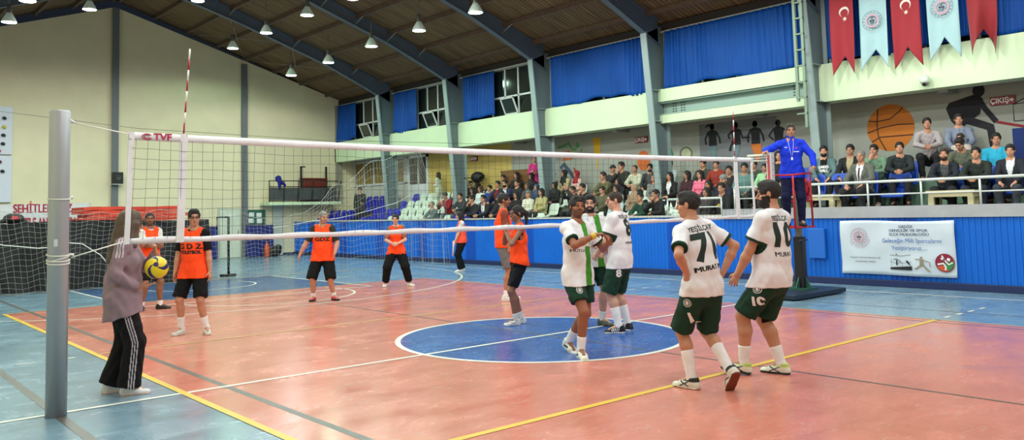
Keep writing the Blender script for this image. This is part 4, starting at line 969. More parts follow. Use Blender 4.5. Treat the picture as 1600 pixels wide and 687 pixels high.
P_, F_ = sdf_mesh([([ell((7.3, YG - .7, .22), I3, (.26, .2, .22), .05), ell((7.42, YG - .75, .34), I3, (.14, .14, .14), .05)], [((0, 0, 0.005), (0, 0, -1))], .02)], .03); o = put('gear_sack', mkmesh('gear_sack', P_, F_, [mat('bag_black')], None, True)); tag(o, 'black sack on the floor beside the orange cylinder', 'sack')
# scoreboard / umpire's chair folded: black stand behind the boy
r = empty('badminton_stand', (1.55, 13.9, 0)); tag(r, 'black wheeled metal stand behind the young orange team player', 'stand')
m = MB(); m.tube([(0, 0, .08), (0, 0, 1.62)], .035, 8); m.tube([(0, 0, 1.62), (-.32, 0, 1.62), (-.32, 0, 1.3)], .022, 8); m.build('pole', mat('stand_black', (18, 20, 26), .5), r)
m = MB(); m.box(-.22, .2, -.07, .07, .02, .09); m.build('foot', mat('stand_black'), r, .01)
# balcony with railing on the end wall
BLK = mat('iron_black', (22, 24, 24), .5)
r = empty('balcony_railing', (7.92, 23.1, 2.18)); tag(r, 'black iron railing around the balcony on the cream end wall', 'railing')
m = MB()
for z in (.05, .62, .86): m.tube([(-.95, 0, z), (2.15, 0, z)], .022, 6)
for k in range(6): m.tube([(-.95 + k * .62, 0, 0), (-.95 + k * .65, 0, .88)], .022, 6)
m.build('rails', BLK, r)
m = MB(); m.box(-.9, 2.1, .02, .05, .08, .58); m.build('infill_panel', mat('panel_dark_grey', (70, 74, 74), .6, noise=.2, nscale=6), r)
r = empty('lectern', (9.2, 23.62, 2.18)); tag(r, 'dark red wooden speaker stand on the balcony behind the black railing', 'lectern')
WDR = mat('wood_red_brown', (120, 44, 32), .5, noise=.2, nscale=5)
m = MB(); m.box(-.5, .5, -.2, .2, 0, .95); m.build('body', WDR, r, .015); m = MB(); m.box(-.55, .55, -.25, .25, .95, 1.0); m.build('top', WDR, r, .01)
Pq_, Fq_ = sdf_mesh([([ell((7.35, 23.08, 3.12), I3, (.13, .12, .14), .04), cap((7.35, 23.02, 3.05), (7.6, 23.0, 2.86), .09, .05, .05), cap((7.36, 23.0, 3.0), (7.36, 22.98, 2.78), .08, .06, .04)], [], .02)], .025, .006); o = put('draped_jacket', mkmesh('draped_jacket', Pq_, Fq_, [cloth((34, 36, 120))], None, True)); tag(o, 'dark blue jacket slung over the balcony railing', 'jacket')
m = MB(); m.box(-.62, -.55, -.06, 0, 0, 1.5); m.box(-.62, -.4, -.06, 0, 1.45, 1.5); m.build('upright', BLK, r); m = MB(); m.box(.55, .62, -.06, 0, 0, 1.5); m.build('upright', BLK, r)
# ---------------------------------------------------------------- seats
def shell(prof, halfw, side, th, nu=10):
    """seat shell swept from a profile of (forward, z, width factor, curl)"""
    vs = []; n = len(prof)
    for (y, z, w_, cu) in prof:
        for i in range(nu + 1):
            u = -1 + 2 * i / nu; e = abs(u) ** 3
            vs.append((u * halfw * w_, y + cu[0] * e * side, z + cu[1] * e * side))
    return vs, [(j * (nu + 1) + i, j * (nu + 1) + i + 1, (j + 1) * (nu + 1) + i + 1, (j + 1) * (nu + 1) + i) for j in range(n - 1) for i in range(nu)]
def seat_mesh(name, k=1., tall=0.):
    prof = [(.20, .385, .9, (0, .0)), (.215, .41, .96, (0, .2)), (.19, .43, 1, (0, .5)), (.10, .42, 1, (0, .9)), (0, .41, 1, (0, 1)), (-.10, .415, .98, (.2, 1)), (-.17, .44, .95, (.7, .8)), (-.205, .50, .93, (1, .2)),
            (-.225, .58, .96, (1, 0)), (-.245, .68 + tall * .5, .96, (.9, 0)), (-.26, .75 + tall, .90, (.5, 0)), (-.268, .785 + tall, .74, (.2, 0)), (-.27, .795 + tall, .5, (0, 0))]
    vs, fs = shell(prof, .215 * k, .045, .01); me = mkmesh(name, vs, np.array(fs), [mat('seat_plastic', (200, 200, 200), .4, objcol=True, spec=.5)], None, True)
    return me
def thick(o, t): s = o.modifiers.new('thickness', 'SOLIDIFY'); s.thickness = t; s.offset = 0; return o
seat_me = seat_mesh('seat_shell'); leg_mb = MB(); leg_mb.box(-.05, .05, -.16, .1, 0.0, .40); leg_o = None
OCC = []      # seated people fill this list before the seats are placed
WHITE_C, BLUE_C = lin((206, 222, 208)) + (1,), lin((26, 34, 168)) + (1,)
r0 = empty('stadium_seat', (0, 0, -50)); sh0 = thick(put('seat_shell', seat_me, r0), .012); lg0 = leg_mb.build('support', mat('concrete_terrace'), r0)
protos = [(r0, [sh0, lg0])]
def copy_thing(root, parts, loc, rz=None, sc=None):
    a = root.copy(); COL.objects.link(a); a.location = loc
    if rz is not None: a.rotation_euler = (0, 0, rz)
    if sc: a.scale = (sc,) * 3
    out = []
    for p in parts: q = p.copy(); COL.objects.link(q); q.parent = a; out.append(q)
    return a, out
ROWN = ['lowest row', 'second row up', 'third row up', 'top row']
first = True
for k in range(4):
    y = 4.35 + (k % 2) * .0
    while y < (23.7 if k < 2 else 22.4):
        stair = 16.9 < y < 0 or (8.6 < y < 9.4)
        col = any(abs(y - fy) < .3 for fy in FRAMES) and k >= 2
        if k < 2 and 20.3 < y < 21.2 or k == 0 and 18.2 < y < 19.2: stair = True
        if not stair and not col:
            blue = y > 18.0 + .2 * k or (k < 2 and 11.2 < y < 14.2)
            if first: a, ps = r0, [sh0, lg0]; a.location = (ROWX[k], y, ROWZ[k]); a.rotation_euler = (0, 0, PI / 2); first = False
            else: a, ps = copy_thing(r0, [sh0, lg0], (ROWX[k], y, ROWZ[k]), PI / 2)
            ps[0].color = BLUE_C if blue else WHITE_C
            sec = ('in the far section beside the end wall' if y > 17.9 else 'under and beside the crowd') if blue else ('in the empty section left of the crowd' if y > 13.9 else ('among the crowd' if y > 9.2 else 'in the crowded section right of the stairs'))
            tag(a, '%s plastic seat, %s, %s' % ('blue' if blue else 'white', ROWN[k], sec), 'seat', '%s seats, %s, %s' % ('blue' if blue else 'white', ROWN[k], sec))
        y += .50
# ---------------------------------------------------------------- platform railing, chairs, tables
RAIL = mat('rail_white', (208, 214, 210), .35, metal=.1)
def railing(y0, y1, z, h, label, mids=1, posts=None):
    r = empty('guard_railing', (XW + .1, y1, z)); tag(r, label, 'railing'); L = y0 - y1
    m = MB(); m.tube([(0, 0, h), (0, L, h)], .028, 10); m.build('handrail', RAIL, r)
    for q in range(mids): m = MB(); m.tube([(0, 0, h * (.48 + .0 * q)), (0, L, h * .48)], .014, 8); m.build('mid_rail', RAIL, r)
    n = posts or int(abs(L) / 1.03) + 1
    for k in range(n + 1): m = MB(); m.tube([(0, L * k / n, 0), (0, L * k / n, h)], .02, 8); m.build('rail_post', RAIL, r)
railing(-5.2, 2.75, 1.52, .47, 'long white tubular railing along the platform edge above the blue wall', 1, 8)
railing(3.1, 4.6, 1.40, .38, 'short low white railing at the left end of the platform', 1, 2)
BLS = mat('chair_plastic_blue', (22, 72, 178), .45)
def chair_proto():
    r = empty('conference_chair', (0, 0, 0)); me = seat_mesh('chair_shell', 1.12, .14); me.materials[0] = BLS
    thick(put('shell', me, r), .03); m = MB(); m.tube([(0, -.02, .04), (0, -.02, .41)], .03, 8); m.build('pedestal', mat('iron_black'), r)
    m = MB(); m.lathe([(0, 0.001), (.2, 0.001), (.2, .015), (.04, .04), (0, .04)], n=16); m.build('base_disc', mat('iron_black'), r); return r
cp = chair_proto(); cps = list(cp.children); cfirst = True
PZ = 1.302
def chair(x, y, rz, label, z=1.302):
    global cfirst
    if cfirst: cfirst = False; cp.location = (x, y, z); cp.rotation_euler = (0, 0, math.radians(rz)); tag(cp, label, 'chair', 'blue platform chairs'); return
    a, _ = copy_thing(cp, cps, (x, y, z), math.radians(rz)); tag(a, label, 'chair', 'blue platform chairs')
def table(x, y, label):
    r = empty('wooden_table', (x, y, PZ)); tag(r, label, 'table'); WD = mat('table_cream', (206, 198, 160), .6, noise=.06, nscale=4)
    m = MB(); m.box(-.22, .22, -.42, .42, .44, .48); m.build('tabletop', WD, r, .006)
    m = MB(); m.box(-.19, .19, -.38, .38, .36, .44); m.build('apron', WD, r, .004)
    for a, b in ((-.16, -.34), (-.16, .34), (.16, -.34), (.16, .34)): m = MB(); m.box(a - .035, a + .035, b - .05, b + .05, 0, .36); m.build('leg', WD, r, .004)
table(9.05, -1.62, 'cream wooden low table before the seated men in dark jackets'); table(9.1, 1.02, 'cream wooden low table behind the referee stand left of the grey suit')
# ---------------------------------------------------------------- writing, murals and emblems of the stand wall
PAL = {'black': (24, 26, 34)}
def mural(name, label, polys, cat='mural', loc=(0, 0)):
    """flat paint on the stand wall; polys: list of (rgb, [(y, z)...])"""
    r = empty(name, (XB - .004, by(loc[0]), bz(loc[1]))); tag(r, label, cat)
    for i, (rgb, pts, *nm) in enumerate(polys):
        m = MB(); n = len(pts); m.add([(-.002 * i, -a * .974, b * .974) for a, b in pts], [tuple(range(n))]); m.build(nm[0] if nm else 'paint_shape', mat('paint_%d_%d_%d' % rgb, rgb, .8), r)
    return r
def circ(cx, cy, r, n=40, r2=None): return [(cx + r * math.cos(2 * PI * k / n), cy + (r2 or r) * math.sin(2 * PI * k / n)) for k in range(n)]
def band(pts, w_):
    L = []; Rr = []
    for i, p in enumerate(pts):
        a = V(pts[max(i - 1, 0)]); b = V(pts[min(i + 1, len(pts) - 1)]); d = nrm(b - a); nn = V(-d[1], d[0]) * w_ / 2; L.append(tuple(V(p) + nn)); Rr.append(tuple(V(p) - nn))
    return L + Rr[::-1]
# painted basketball (x to the right as seen)
bk = (60, 30, 16)
mural('basketball_mural', 'big orange basketball painted on the wall above the platform chairs', [((182, 104, 32), circ(0, 0, .54)), (bk, band([(-.5, .2), (-.3, .17), (0, .2), (.2, .34), (.3, .44)], .025)), (bk, band([(-.53, -.08), (-.2, .02), (.2, .06), (.53, .04)], .025)),
      (bk, band([(-.44, -.30), (-.25, -.2), (0, -.2), (.5, -.2)], .025)), (bk, band([(-.26, .46), (-.30, .1), (-.28, -.2), (-.12, -.52)], .025))], loc=(.72, 3.30))
mural('grey_mural_panel', 'grey painted panel behind the dark running figures', [((108, 112, 116), [(-1.2, -.9), (1.2, -.9), (1.2, 0.5), (-1.2, .5)])], loc=(4.78, 3.38))
def fig(pts_list): return [((22, 24, 32), p) for p in pts_list]
def body_fig(head=(0, .33), arms='down', pony=False, low=None, lowc=None):
    P_ = [circ(head[0], head[1], .075, 20, .09), band([(head[0], head[1] - .05), (0, .2)], .06), [(-.15, .2), (-.05, .24), (.06, .24), (.16, .19), (.13, 0), (.14, -.2), (-.12, -.2), (-.11, 0)]]
    if arms == 'down': P_ += [band([(-.13, .19), (-.23, .0), (-.21, -.15)], .055), band([(.14, .18), (.23, .0), (.25, -.15)], .055)]
    if arms == 'hip': P_ += [band([(-.13, .19), (-.27, .02), (-.14, -.1)], .05), band([(.14, .18), (.29, .02), (.15, -.1)], .05)]
    if arms == 'run': P_ += [band([(-.12, .18), (-.24, .08), (-.2, -.02)], .055), band([(.14, .17), (.2, -.02), (.42, -.03)], .05), band([(-.08, -.1), (-.2, -.35)], .1)]
    if pony: P_ += [[(-.02, .4), (-.12, .42), (-.24, .33), (-.1, .34)]]
    out = fig(P_)
    if low: out.append((lowc, low))
    return out
mural('runner_mural', 'dark painted figure with a flying ponytail, leftmost on the grey panel', body_fig(pony=True) + [((92, 118, 122), [(-.12, -.2), (.12, -.2), (.1, -.6), (.0, -.6)])], loc=(5.55, 3.45))
mural('runner_mural', 'dark painted running figure behind the far antenna', body_fig(arms='run') + [((100, 122, 130), [(-.12, -.2), (.12, -.2), (0, -.6), (-.2, -.6)])], loc=(4.8, 3.42))
mural('runner_mural', 'dark painted figure with orange shorts, third on the grey panel', body_fig() + [((190, 104, 40), [(-.15, -.2), (.17, -.2), (.15, -.5), (.05, -.7), (-.05, -.45)])], loc=(4.22, 3.40))
mural('runner_mural', 'dark painted figure with hands on hips behind the referee', body_fig(arms='hip'), loc=(3.55, 3.36))
mural('bending_figure_mural', 'large dark painted figure leaning forward at the right end of the stand wall', [((26, 24, 34), p) for p in (circ(.12, .50, .12, 20, .14), [(-.55, .18), (-.48, .3), (0, .42), (.12, .42), (.2, .3), (.12, .0), (-.05, -.12), (-.3, -.3), (-.46, -.1)],
      band([(.1, .36), (.22, .1), (.42, -.2)], .11), band([(-.15, -.1), (.3, -.3), (.36, -.75)], .17), band([(-.3, -.15), (-.28, -.45), (-.34, -.8)], .17))] + [((130, 28, 40), band([(.42, -.2), (1.3, -.45)], .05))], loc=(-1.05, 3.42))
mural('trophy_mural', 'yellow painted cup high on the wall above the crowd', [((146, 150, 150), [(-.26, .45), (.26, .45), (.2, -.1), (.05, -.3), (-.05, -.3), (-.2, -.1)]), ((204, 158, 34), [(-.17, .4), (.17, .4), (.13, -.1), (.03, -.28), (.03, -.6), (-.03, -.6), (-.03, -.28), (-.13, -.1)])], loc=(9.85, 3.45))
mural('athlete_mural', 'green and orange painted flying athlete beside the column over the crowd', [((84, 140, 84), band([(-.6, .2), (-.3, .25), (-.1, .32), (.05, .1), (.25, .1)], .09)), ((84, 140, 84), circ(.3, .22, .09)), ((84, 140, 84), band([(.4, -.1), (.5, .12)], .06)), ((190, 96, 40), [(-.35, -.1), (-.1, .12), (.1, -.2), (-.4, -.25)]), ((190, 150, 120), band([(-.7, .05), (-.3, .1)], .03)), ((60, 74, 96), band([(-.5, -.5), (-.35, -.35), (.1, -.8)], .14)), ((150, 40, 40), band([(.1, -.5), (.3, -.75)], .05))], loc=(11.0, 3.45))
mural('balloon_mural', 'round orange painted ball above the men in the top row', [((190, 96, 40), circ(0, 0, .24, 30, .3))], loc=(8.0, 3.0))
mural('green_ball_mural', 'green painted shape half hidden behind the steel column', [((34, 120, 70), circ(0, 0, .26, 30, .34))], loc=(7.15, 3.05))
mural('racket_mural', 'pale painted racket shape right of the steel column', [((90, 96, 80), circ(0, 0, .22, 30, .2)), ((170, 172, 140), circ(0, 0, .17, 30, .15))], loc=(6.45, 3.1))
mural('backboard_mural', 'outline of a painted basketball backboard at the right edge', [((40, 44, 48), band([(-.3, -.2), (-.3, .15), (.4, .2)], .02)), ((40, 44, 48), band([(-.3, .15), (.2, .4)], .02)), ((40, 44, 48), band([(-.3, -.2), (.4, -.2)], .02))], loc=(-2.1, 3.4))
mural('blue_wall_panel', 'dark blue painted panel low on the wall at the right edge', [((20, 46, 110), [(-.25, -.6), (1, -.6), (1, .1), (-.25, .1)])], cat='mural', loc=(-2.0, 2.95))
mural('silhouette_mural', 'black painted figure with raised arm beside the column on the yellow wall', [((22, 24, 30), p) for p in ([(-.03, .45), (.14, .45), (.16, -.1), (.02, -.12)], band([(.0, .4), (-.16, .36), (-.26, .5)], .07), circ(-.02, .52, .08), band([(.08, -.1), (.1, -.3), (.2, -.75)], .09))], loc=(16.85, 3.35))
for (yy, zz, lab) in ((16.07, 3.58, 'red exit sign on the yellow wall above the stroller'), (8.03, 3.63, 'red exit sign on the wall just left of the steel column'), (-1.62, 3.65, 'red exit sign at the right edge beside the leaning painted figure')):
    r = empty('exit_sign', (XB - .03, by(yy), bz(zz))); tag(r, lab, 'exit sign', 'red exit signs')
    m = MB(); m.box(-.015, .015, -.23, .23, -.085, .085); m.build('board', mat('sign_red', (124, 16, 38), .5), r, .004)
    wall_text('lettering', 'ÇIKIŞ', .14, MX(-.018, .05, 0), mat('sign_white', (226, 220, 220), .6), r, bold=.003)
    m = MB(); m.add([(-.018, -.13, .02), (-.018, -.17, .02), (-.018, -.17, .045), (-.018, -.21, 0), (-.018, -.17, -.045), (-.018, -.17, -.02), (-.018, -.13, -.02)], [tuple(range(7))]); m.build('arrow', mat('sign_white'), r)
# club banner on the blue wall ----------------------------------------------------------------
r = empty('club_banner', (XW - .05, -.765, .735)); tag(r, 'white cloth banner with blue lettering and round emblems on the blue wall', 'banner')
m = MB(); vs = []; nx, nz = 40, 16
def bx(y, z):   # sag folds
    return -.01 - .006 * math.sin(6 * (y + z)) - .010 * math.sin(9 * y - 7 * z) * math.exp(-2 * (1.04 - abs(y))) - .004 * math.sin(13 * z + 3 * y)
for i in range(nx + 1):
    for j in range(nz + 1):
        y = 1.05 - 2.1 * i / nx; z = -.51 + 1.02 * j / nz; z2 = z + .012 * math.sin(3 * y) * (1 if j else .5) - .02 * (.5 - abs(i / nx - .5)) * (1 if j == nz else 0); vs.append((bx(y, z), y, z2))
m.add(vs, [(i * (nz + 1) + j, (i + 1) * (nz + 1) + j, (i + 1) * (nz + 1) + j + 1, i * (nz + 1) + j + 1) for i in range(nx) for j in range(nz)], True)
b = m.build('cloth', mat('banner_white', (206, 216, 226), .6, bump=.2, bscale=6), r); thick(b, .004)
def bt(txt, size, yr, z, c, bold=0, fw=1., sp=1.): return wall_text('lettering', txt, size, MX(-.034, -yr, z), mat('ink_%d_%d_%d' % c, c, .7), r, bold=bold, font_w=fw, spacing=sp)
NAVY = (34, 38, 84); BL = (40, 96, 168); DK = (50, 54, 60); MR = (150, 60, 84)
bt('GEDİZ', .062, .21, .395, NAVY, .001, 1.35); bt('GENÇLİK VE SPOR', .062, .25, .325, NAVY, .001, 1.35); bt('İLÇE MÜDÜRLÜĞÜ', .062, .26, .25, NAVY, .001, 1.35)
bt('Geleceğin Milli Sporcularını', .108, .30, .135, BL, .0, .88); bt('Yetiştiriyoruz.....', .108, .26, -.0, BL, 0, .88)
bt('Kulenin bursentsteme de', .05, -.57, -.19, DK, 0, 1.15); bt('yönetmeni bekle', .05, -.57, -.265, DK, 0, 1.15)
def ring(par, name, cx, cz, R_, w_, c, n=48, x=-.034, Y=True):
    m = MB(); vs = []; 
    for k in range(n):
        a = 2 * PI * k / n
        for q in (R_, R_ - w_): vs.append((x, -(cx + q * math.cos(a)), cz + q * math.sin(a)))
    m.add(vs, [(2 * k, 2 * ((k + 1) % n), 2 * ((k + 1) % n) + 1, 2 * k + 1) for k in range(n)]); return m.build(name, mat('ink_%d_%d_%d' % c, c, .7), par)
def dots(par, cx, cz, R_, n, d, c, x=-.034, star=False):
    m = MB()
    for k in range(n):
        a = 2 * PI * k / n; px, pz = cx + R_ * math.cos(a), cz + R_ * math.sin(a)
        m.add([(x, -(px + d * math.cos(b)), pz + d * math.sin(b)) for b in np.linspace(0, 2 * PI, 7)[:-1]], [tuple(range(6))])
    return m.build('emblem_dots', mat('ink_%d_%d_%d' % c, c, .7), par)
def seal(par, cx, cz, R_, c=MR, c2=(120, 30, 60), x=-.034):
    ring(par, 'emblem_ring', cx, cz, R_, R_ * .03, c, x=x); ring(par, 'emblem_ring', cx, cz, R_ * .66, R_ * .16, (196, 150, 168), x=x); ring(par, 'emblem_ring', cx, cz, R_ * .46, R_ * .02, c, x=x)
    dots(par, cx, cz, R_ * .84, 16, R_ * .05, c2, x=x)
    m = MB(); P2 = lambda pts: m.add([(x, -(cx + a * R_), cz + b * R_) for a, b in pts], [tuple(range(len(pts)))])
    P2(circ(-.17, .02, .09, 10)); P2(circ(.17, .02, .09, 10)); P2(band([(-.2, -.02), (0, -.06), (.2, -.02)], .08)); P2(band([(0, .22), (.0, -.02)], .10)); P2(band([(-.14, -.1), (-.12, -.28), (0, -.34), (.12, -.28), (.14, -.1)], .07)); P2(circ(0, .26, .05, 8))
    m.build('emblem_figure', mat('ink_%d_%d_%d' % c2, c2, .7), par)
seal(r, -.67, .20, .17)
for txt, rr_, a0, a1 in (('SPOR İLÇE MÜDÜRLÜĞÜ', .205, 205, 345),):
    for k, ch in enumerate(txt):
        a = math.radians(a0 + (a1 - a0) * k / (len(txt) - 1)); M = MX(-.034, .67 - rr_ * math.cos(a), .20 + rr_ * math.sin(a)) @ Matrix.Rotation(a + PI / 2, 4, 'Z'); 
        if ch != ' ': wall_text('lettering', ch, .036, M, mat('ink_%d_%d_%d' % MR, MR, .7), r)
m = MB(); Pq = lambda pts, x=-.034: m.add([(x, -a, b) for a, b in pts], [tuple(range(len(pts)))])
Pq([(-.10, -.36), (.29, -.33), (.29, -.405), (-.10, -.40)]); Pq(band([(.02, -.32), (.02, -.22)], .025)); Pq(band([(-.04, -.22), (.02, -.2), (.1, -.26)], .012)); Pq([(.18, -.22), (.23, -.24), (.27, -.33), (.2, -.27)]); Pq(band([(-.1, -.13), (.1, -.15), (.28, -.12)], .008)); Pq(circ(.02, -.12, .012, 8)); Pq(band([(-.1, -.25), (0, -.28), (.28, -.26)], .006)); Pq(band([(-.08, -.2), (-.08, -.34)], .005)); Pq(band([(.12, -.26), (.12, -.34)], .005)); m.build('printed_figures', mat('ink_black', (24, 26, 28), .7), r)
m = MB(); Pq(circ(.46, -.17, .022, 10)); Pq([(.43, -.2), (.49, -.2), (.50, -.31), (.43, -.31)]); Pq(band([(.44, -.2), (.35, -.2)], .018)); Pq(band([(.49, -.21), (.6, -.25), (.61, -.33)], .015)); Pq(band([(.45, -.31), (.38, -.36), (.34, -.38)], .028)); Pq(band([(.49, -.31), (.55, -.38), (.6, -.42)], .028)); m.build('printed_tennis_player', mat('ink_tan', (150, 134, 112), .7), r)
m = MB(); Pq(circ(.865, -.25, .165)); m.build('round_emblem', mat('ink_maroon', (136, 24, 50), .7), r)
m = MB(); Pq([(.865 + .15 * math.cos(a), -.25 + .15 * math.sin(a)) for a in np.linspace(-1.2, .25, 14)] + [(.86, -.26)], -.036); m.build('emblem_green', mat('ink_green', (50, 130, 70), .7), r)
m = MB(); Pq([(.865 + .15 * math.cos(a), -.25 + .15 * math.sin(a)) for a in np.linspace(-2.7, -1.2, 14)] + [(.86, -.29)], -.037); m.build('emblem_orange', mat('ink_orange', (200, 84, 50), .7), r)
m = MB(); Pq(band([(.74, -.28), (.84, -.26), (.88, -.32), (.87, -.38)], .03), -.039); Pq(band([(.82, -.12), (.86, -.2), (.93, -.28), (1.0, -.24)], .025), -.039); Pq(circ(.93, -.19, .03, 12), -.039); Pq(band([(.8, -.17), (.87, -.2)], .03), -.039); m.build('emblem_player', mat('ink_white', (230, 230, 232), .7), r)
# blue junction box
m = MB(); m.box(XW - .10, XW - .02, .60, .95, .50, 1.10); o = m.build('junction_box', mat('box_blue', (26, 104, 200), .4), None, .012); tag(o, 'blue metal box on the blue wall right of the referee stand', 'junction box')
m = MB(); m.box(XW - .04, XW - .015, 15.7, 16.05, .98, 1.22); o = m.build('wall_notice', mat('notice_olive', (150, 158, 120), .6), None, .004); tag(o, 'small pale notice on the blue wall above the white net tape', 'notice')
# pennant flags -------------------------------------------------------------------------------
def pennant(yc, w_, zn, zt_, rgb, label, seed, tw=0., kind='crescent', ec=None, top=6.35):
    r = empty('pennant_flag', (XU - .55, yc, 0)); tag(r, label, 'flag', 'pennant flags'); rnd = random.Random(seed)
    nx, nz = 16, 30; vs = []; ph = rnd.random() * 6
    def pos(u, t):       # u -1..1 across (towards the right as seen), t 0 top..1
        zb_ = zn - (zn - zt_) * abs(u); z = top + (zb_ - top) * t; a = tw * t * t
        return (.035 * math.sin(3.2 * u + ph + 2 * t) * (.4 + t) + a * math.sin(2.6 * u + .4) * .16, -u * w_ / 2 * (1 - .35 * abs(a) * t), z)
    for j in range(nz + 1):
        for i in range(nx + 1): vs.append(pos(-1 + 2 * i / nx, j / nz))
    o = put('cloth', mkmesh('cloth', vs, np.array([(j * (nx + 1) + i, j * (nx + 1) + i + 1, (j + 1) * (nx + 1) + i + 1, (j + 1) * (nx + 1) + i) for j in range(nz) for i in range(nx)]), [mat('flag_%d' % rgb[0], rgb, .7, sheen=.2, noise=.05, nscale=4)], None, True), r); thick(o, .004)
    sub = empty('tmp', (0, 0, 0))
    def proj(bm_pts):   # put emblem vertices on the cloth
        return [(pos(max(-1, min(1, a / (w_ / 2))), (top - z) / (top - (zn - (zn - zt_) * min(1, abs(a / (w_ / 2))))))[0] - .008, -a, z) for a, z in bm_pts]
    bpy.data.objects.remove(sub)
    ca, cz = ec
    if kind == 'crescent':
        m = MB(); n = 26; R1, R2, d = .115, .092, .028; rot = -PI / 2
        outp = [(R1 * math.cos(a), R1 * math.sin(a)) for a in np.linspace(.42, 2 * PI - .42, n)]; inn = [(d + R2 * math.cos(a), R2 * math.sin(a)) for a in np.linspace(.58, 2 * PI - .58, n)]
        tr = lambda p: (ca + p[0] * math.cos(rot) - p[1] * math.sin(rot), cz + p[0] * math.sin(rot) + p[1] * math.cos(rot))
        vs2 = proj([tr(p) for p in outp + inn]); m.add(vs2, [(i, i + 1, n + i + 1, n + i) for i in range(n - 1)]); m.build('crescent', mat('emblem_white', (220, 214, 206), .7), r)
        m = MB(); st = [((.058 if k % 2 == 0 else .023) * math.cos(PI / 2 + k * PI / 5) + ca, (.058 if k % 2 == 0 else .023) * math.sin(PI / 2 + k * PI / 5) + cz - .155) for k in range(10)]
        m.add(proj([(ca, cz - .155)] + st), [(0, 1 + k, 1 + (k + 1) % 10) for k in range(10)]); m.build('star', mat('emblem_white'), r)
    elif kind == 'seal':
        seal(r, ca, cz, .215, (96, 62, 90), (70, 40, 70), x=-.055)
RED = (150, 16, 34); WHT2 = (158, 194, 200)
pennant(.88, .54, 4.82, 4.40, RED, 'leftmost red pennant flag with white crescent and star', 1, .55, ec=(.05, 5.80))
pennant(.20, .58, 4.86, 4.42, WHT2, 'left one of the two pale pennant flags with a round emblem', 2, .0, 'seal', (0, 5.47))
pennant(-.48, .58, 4.79, 4.36, RED, 'middle red pennant flag hanging between the two pale ones', 3, .1, ec=(.0, 5.68))
pennant(-1.20, .60, 4.87, 4.42, WHT2, 'right one of the two pale pennant flags with a round emblem', 4, .1, 'seal', (-.0, 5.47))
pennant(-1.90, .54, 4.90, 4.40, (140, 18, 30), 'twisted red pennant flag rightmost in the row', 5, 1.0, ec=(.05, 5.86))
m = MB(); m.tube([(XU - .55, 1.6, 6.36), (XU - .55, -4, 6.36)], .006, 5); o = m.build('flag_line', ROPE); tag(o, 'thin line from which the pennant flags hang', 'line')
r = empty('dome_camera', (XU - .42, -.72, 4.02)); tag(r, 'white dome security camera on the pale green band below the flags', 'camera')
m = MB(); m.lathe([(0, .16), (.045, .16), (.08, .12), (.095, .06), (.095, 0), (.07, -.01), (0, -.01)], n=20); m.build('housing', mat('camera_white', (206, 220, 206), .4), r)
m = MB(); m.lathe([(.07, 0), (.068, -.03), (.045, -.065), (0, -.08)], n=20); m.build('dome', mat('camera_dome', (120, 128, 124), .15), r); m = MB(); m.lathe([(.03, .0), (.03, .03), (.018, .032), (0, .02)], n=12, M=Matrix.Translation((-.05, -.01, -.035)) @ Matrix.Rotation(-PI / 2 - .3, 4, 'Y')); m.build('lens', mat('lens_black', (10, 10, 14), .2), r)
m = MB(); m.box(.0, .42, -.02, .02, .10, .14); m.build('bracket', mat('camera_white'), r)
# cable tray on the column by the flags
r = empty('cable_tray', (9.86, 1.72, 3.3)); tag(r, 'pale green vertical cable tray on the column left of the flags', 'cable tray')
m = MB(); m.box(-.06, .0, -.13, -.07, 0, 3.0); m.box(-.06, .0, .05, .11, .6, 3.0)
for k in range(8): m.box(-.07, 0, -.13, .11, .3 + .36 * k, .33 + .36 * k)
m.build('tray', mat('tray_green', (122, 142, 124), .5), r)
# lamps -------------------------------------------------------------------------------------
LAMPS = []
def lamp(x, y, z, col, label):
    r = empty('high_bay_lamp', (x, y, z)); tag(r, label, 'ceiling lamp', 'high bay lamps')
    zc = roofz(x) - z - .12
    m = MB(); m.lathe([(.20, .0), (.205, .02), (.15, .13), (.10, .22), (.07, .27), (0, .27)], n=24); m.lathe([(.195, .0), (.14, .12), (.06, .24)], n=24); m.build('shade', mat('lamp_shade_glow', (150, 166, 152), .35, emit=.28), r)  # weak emission on the shade imitates lamp light glowing through the housing
    m = MB(); m.lathe([(.07, .27), (.065, .46), (.04, .50), (0, .5)], n=16); m.tube([(0, 0, .5), (0, 0, zc)], .010, 6); m.build('ballast_hook', mat('lamp_casting', (120, 122, 118), .4, metal=.4), r)
    e = mat('lamp_glow_%d_%d_%d' % col, col, .5, emit=26.); m = MB(); m.lathe([(0, -.012), (.12, -.008), (.19, .004), (.19, .012), (0, .012)], n=24); m.build('lens', e, r)
GRC, WAC, PUC = (206, 250, 220), (246, 246, 244), (240, 234, 255)
names = {0: 'row nearest the windowed wall', 1: 'second row from the windowed wall', 2: 'row under the ridge', 3: 'row just left of the ridge', 4: 'leftmost row'}
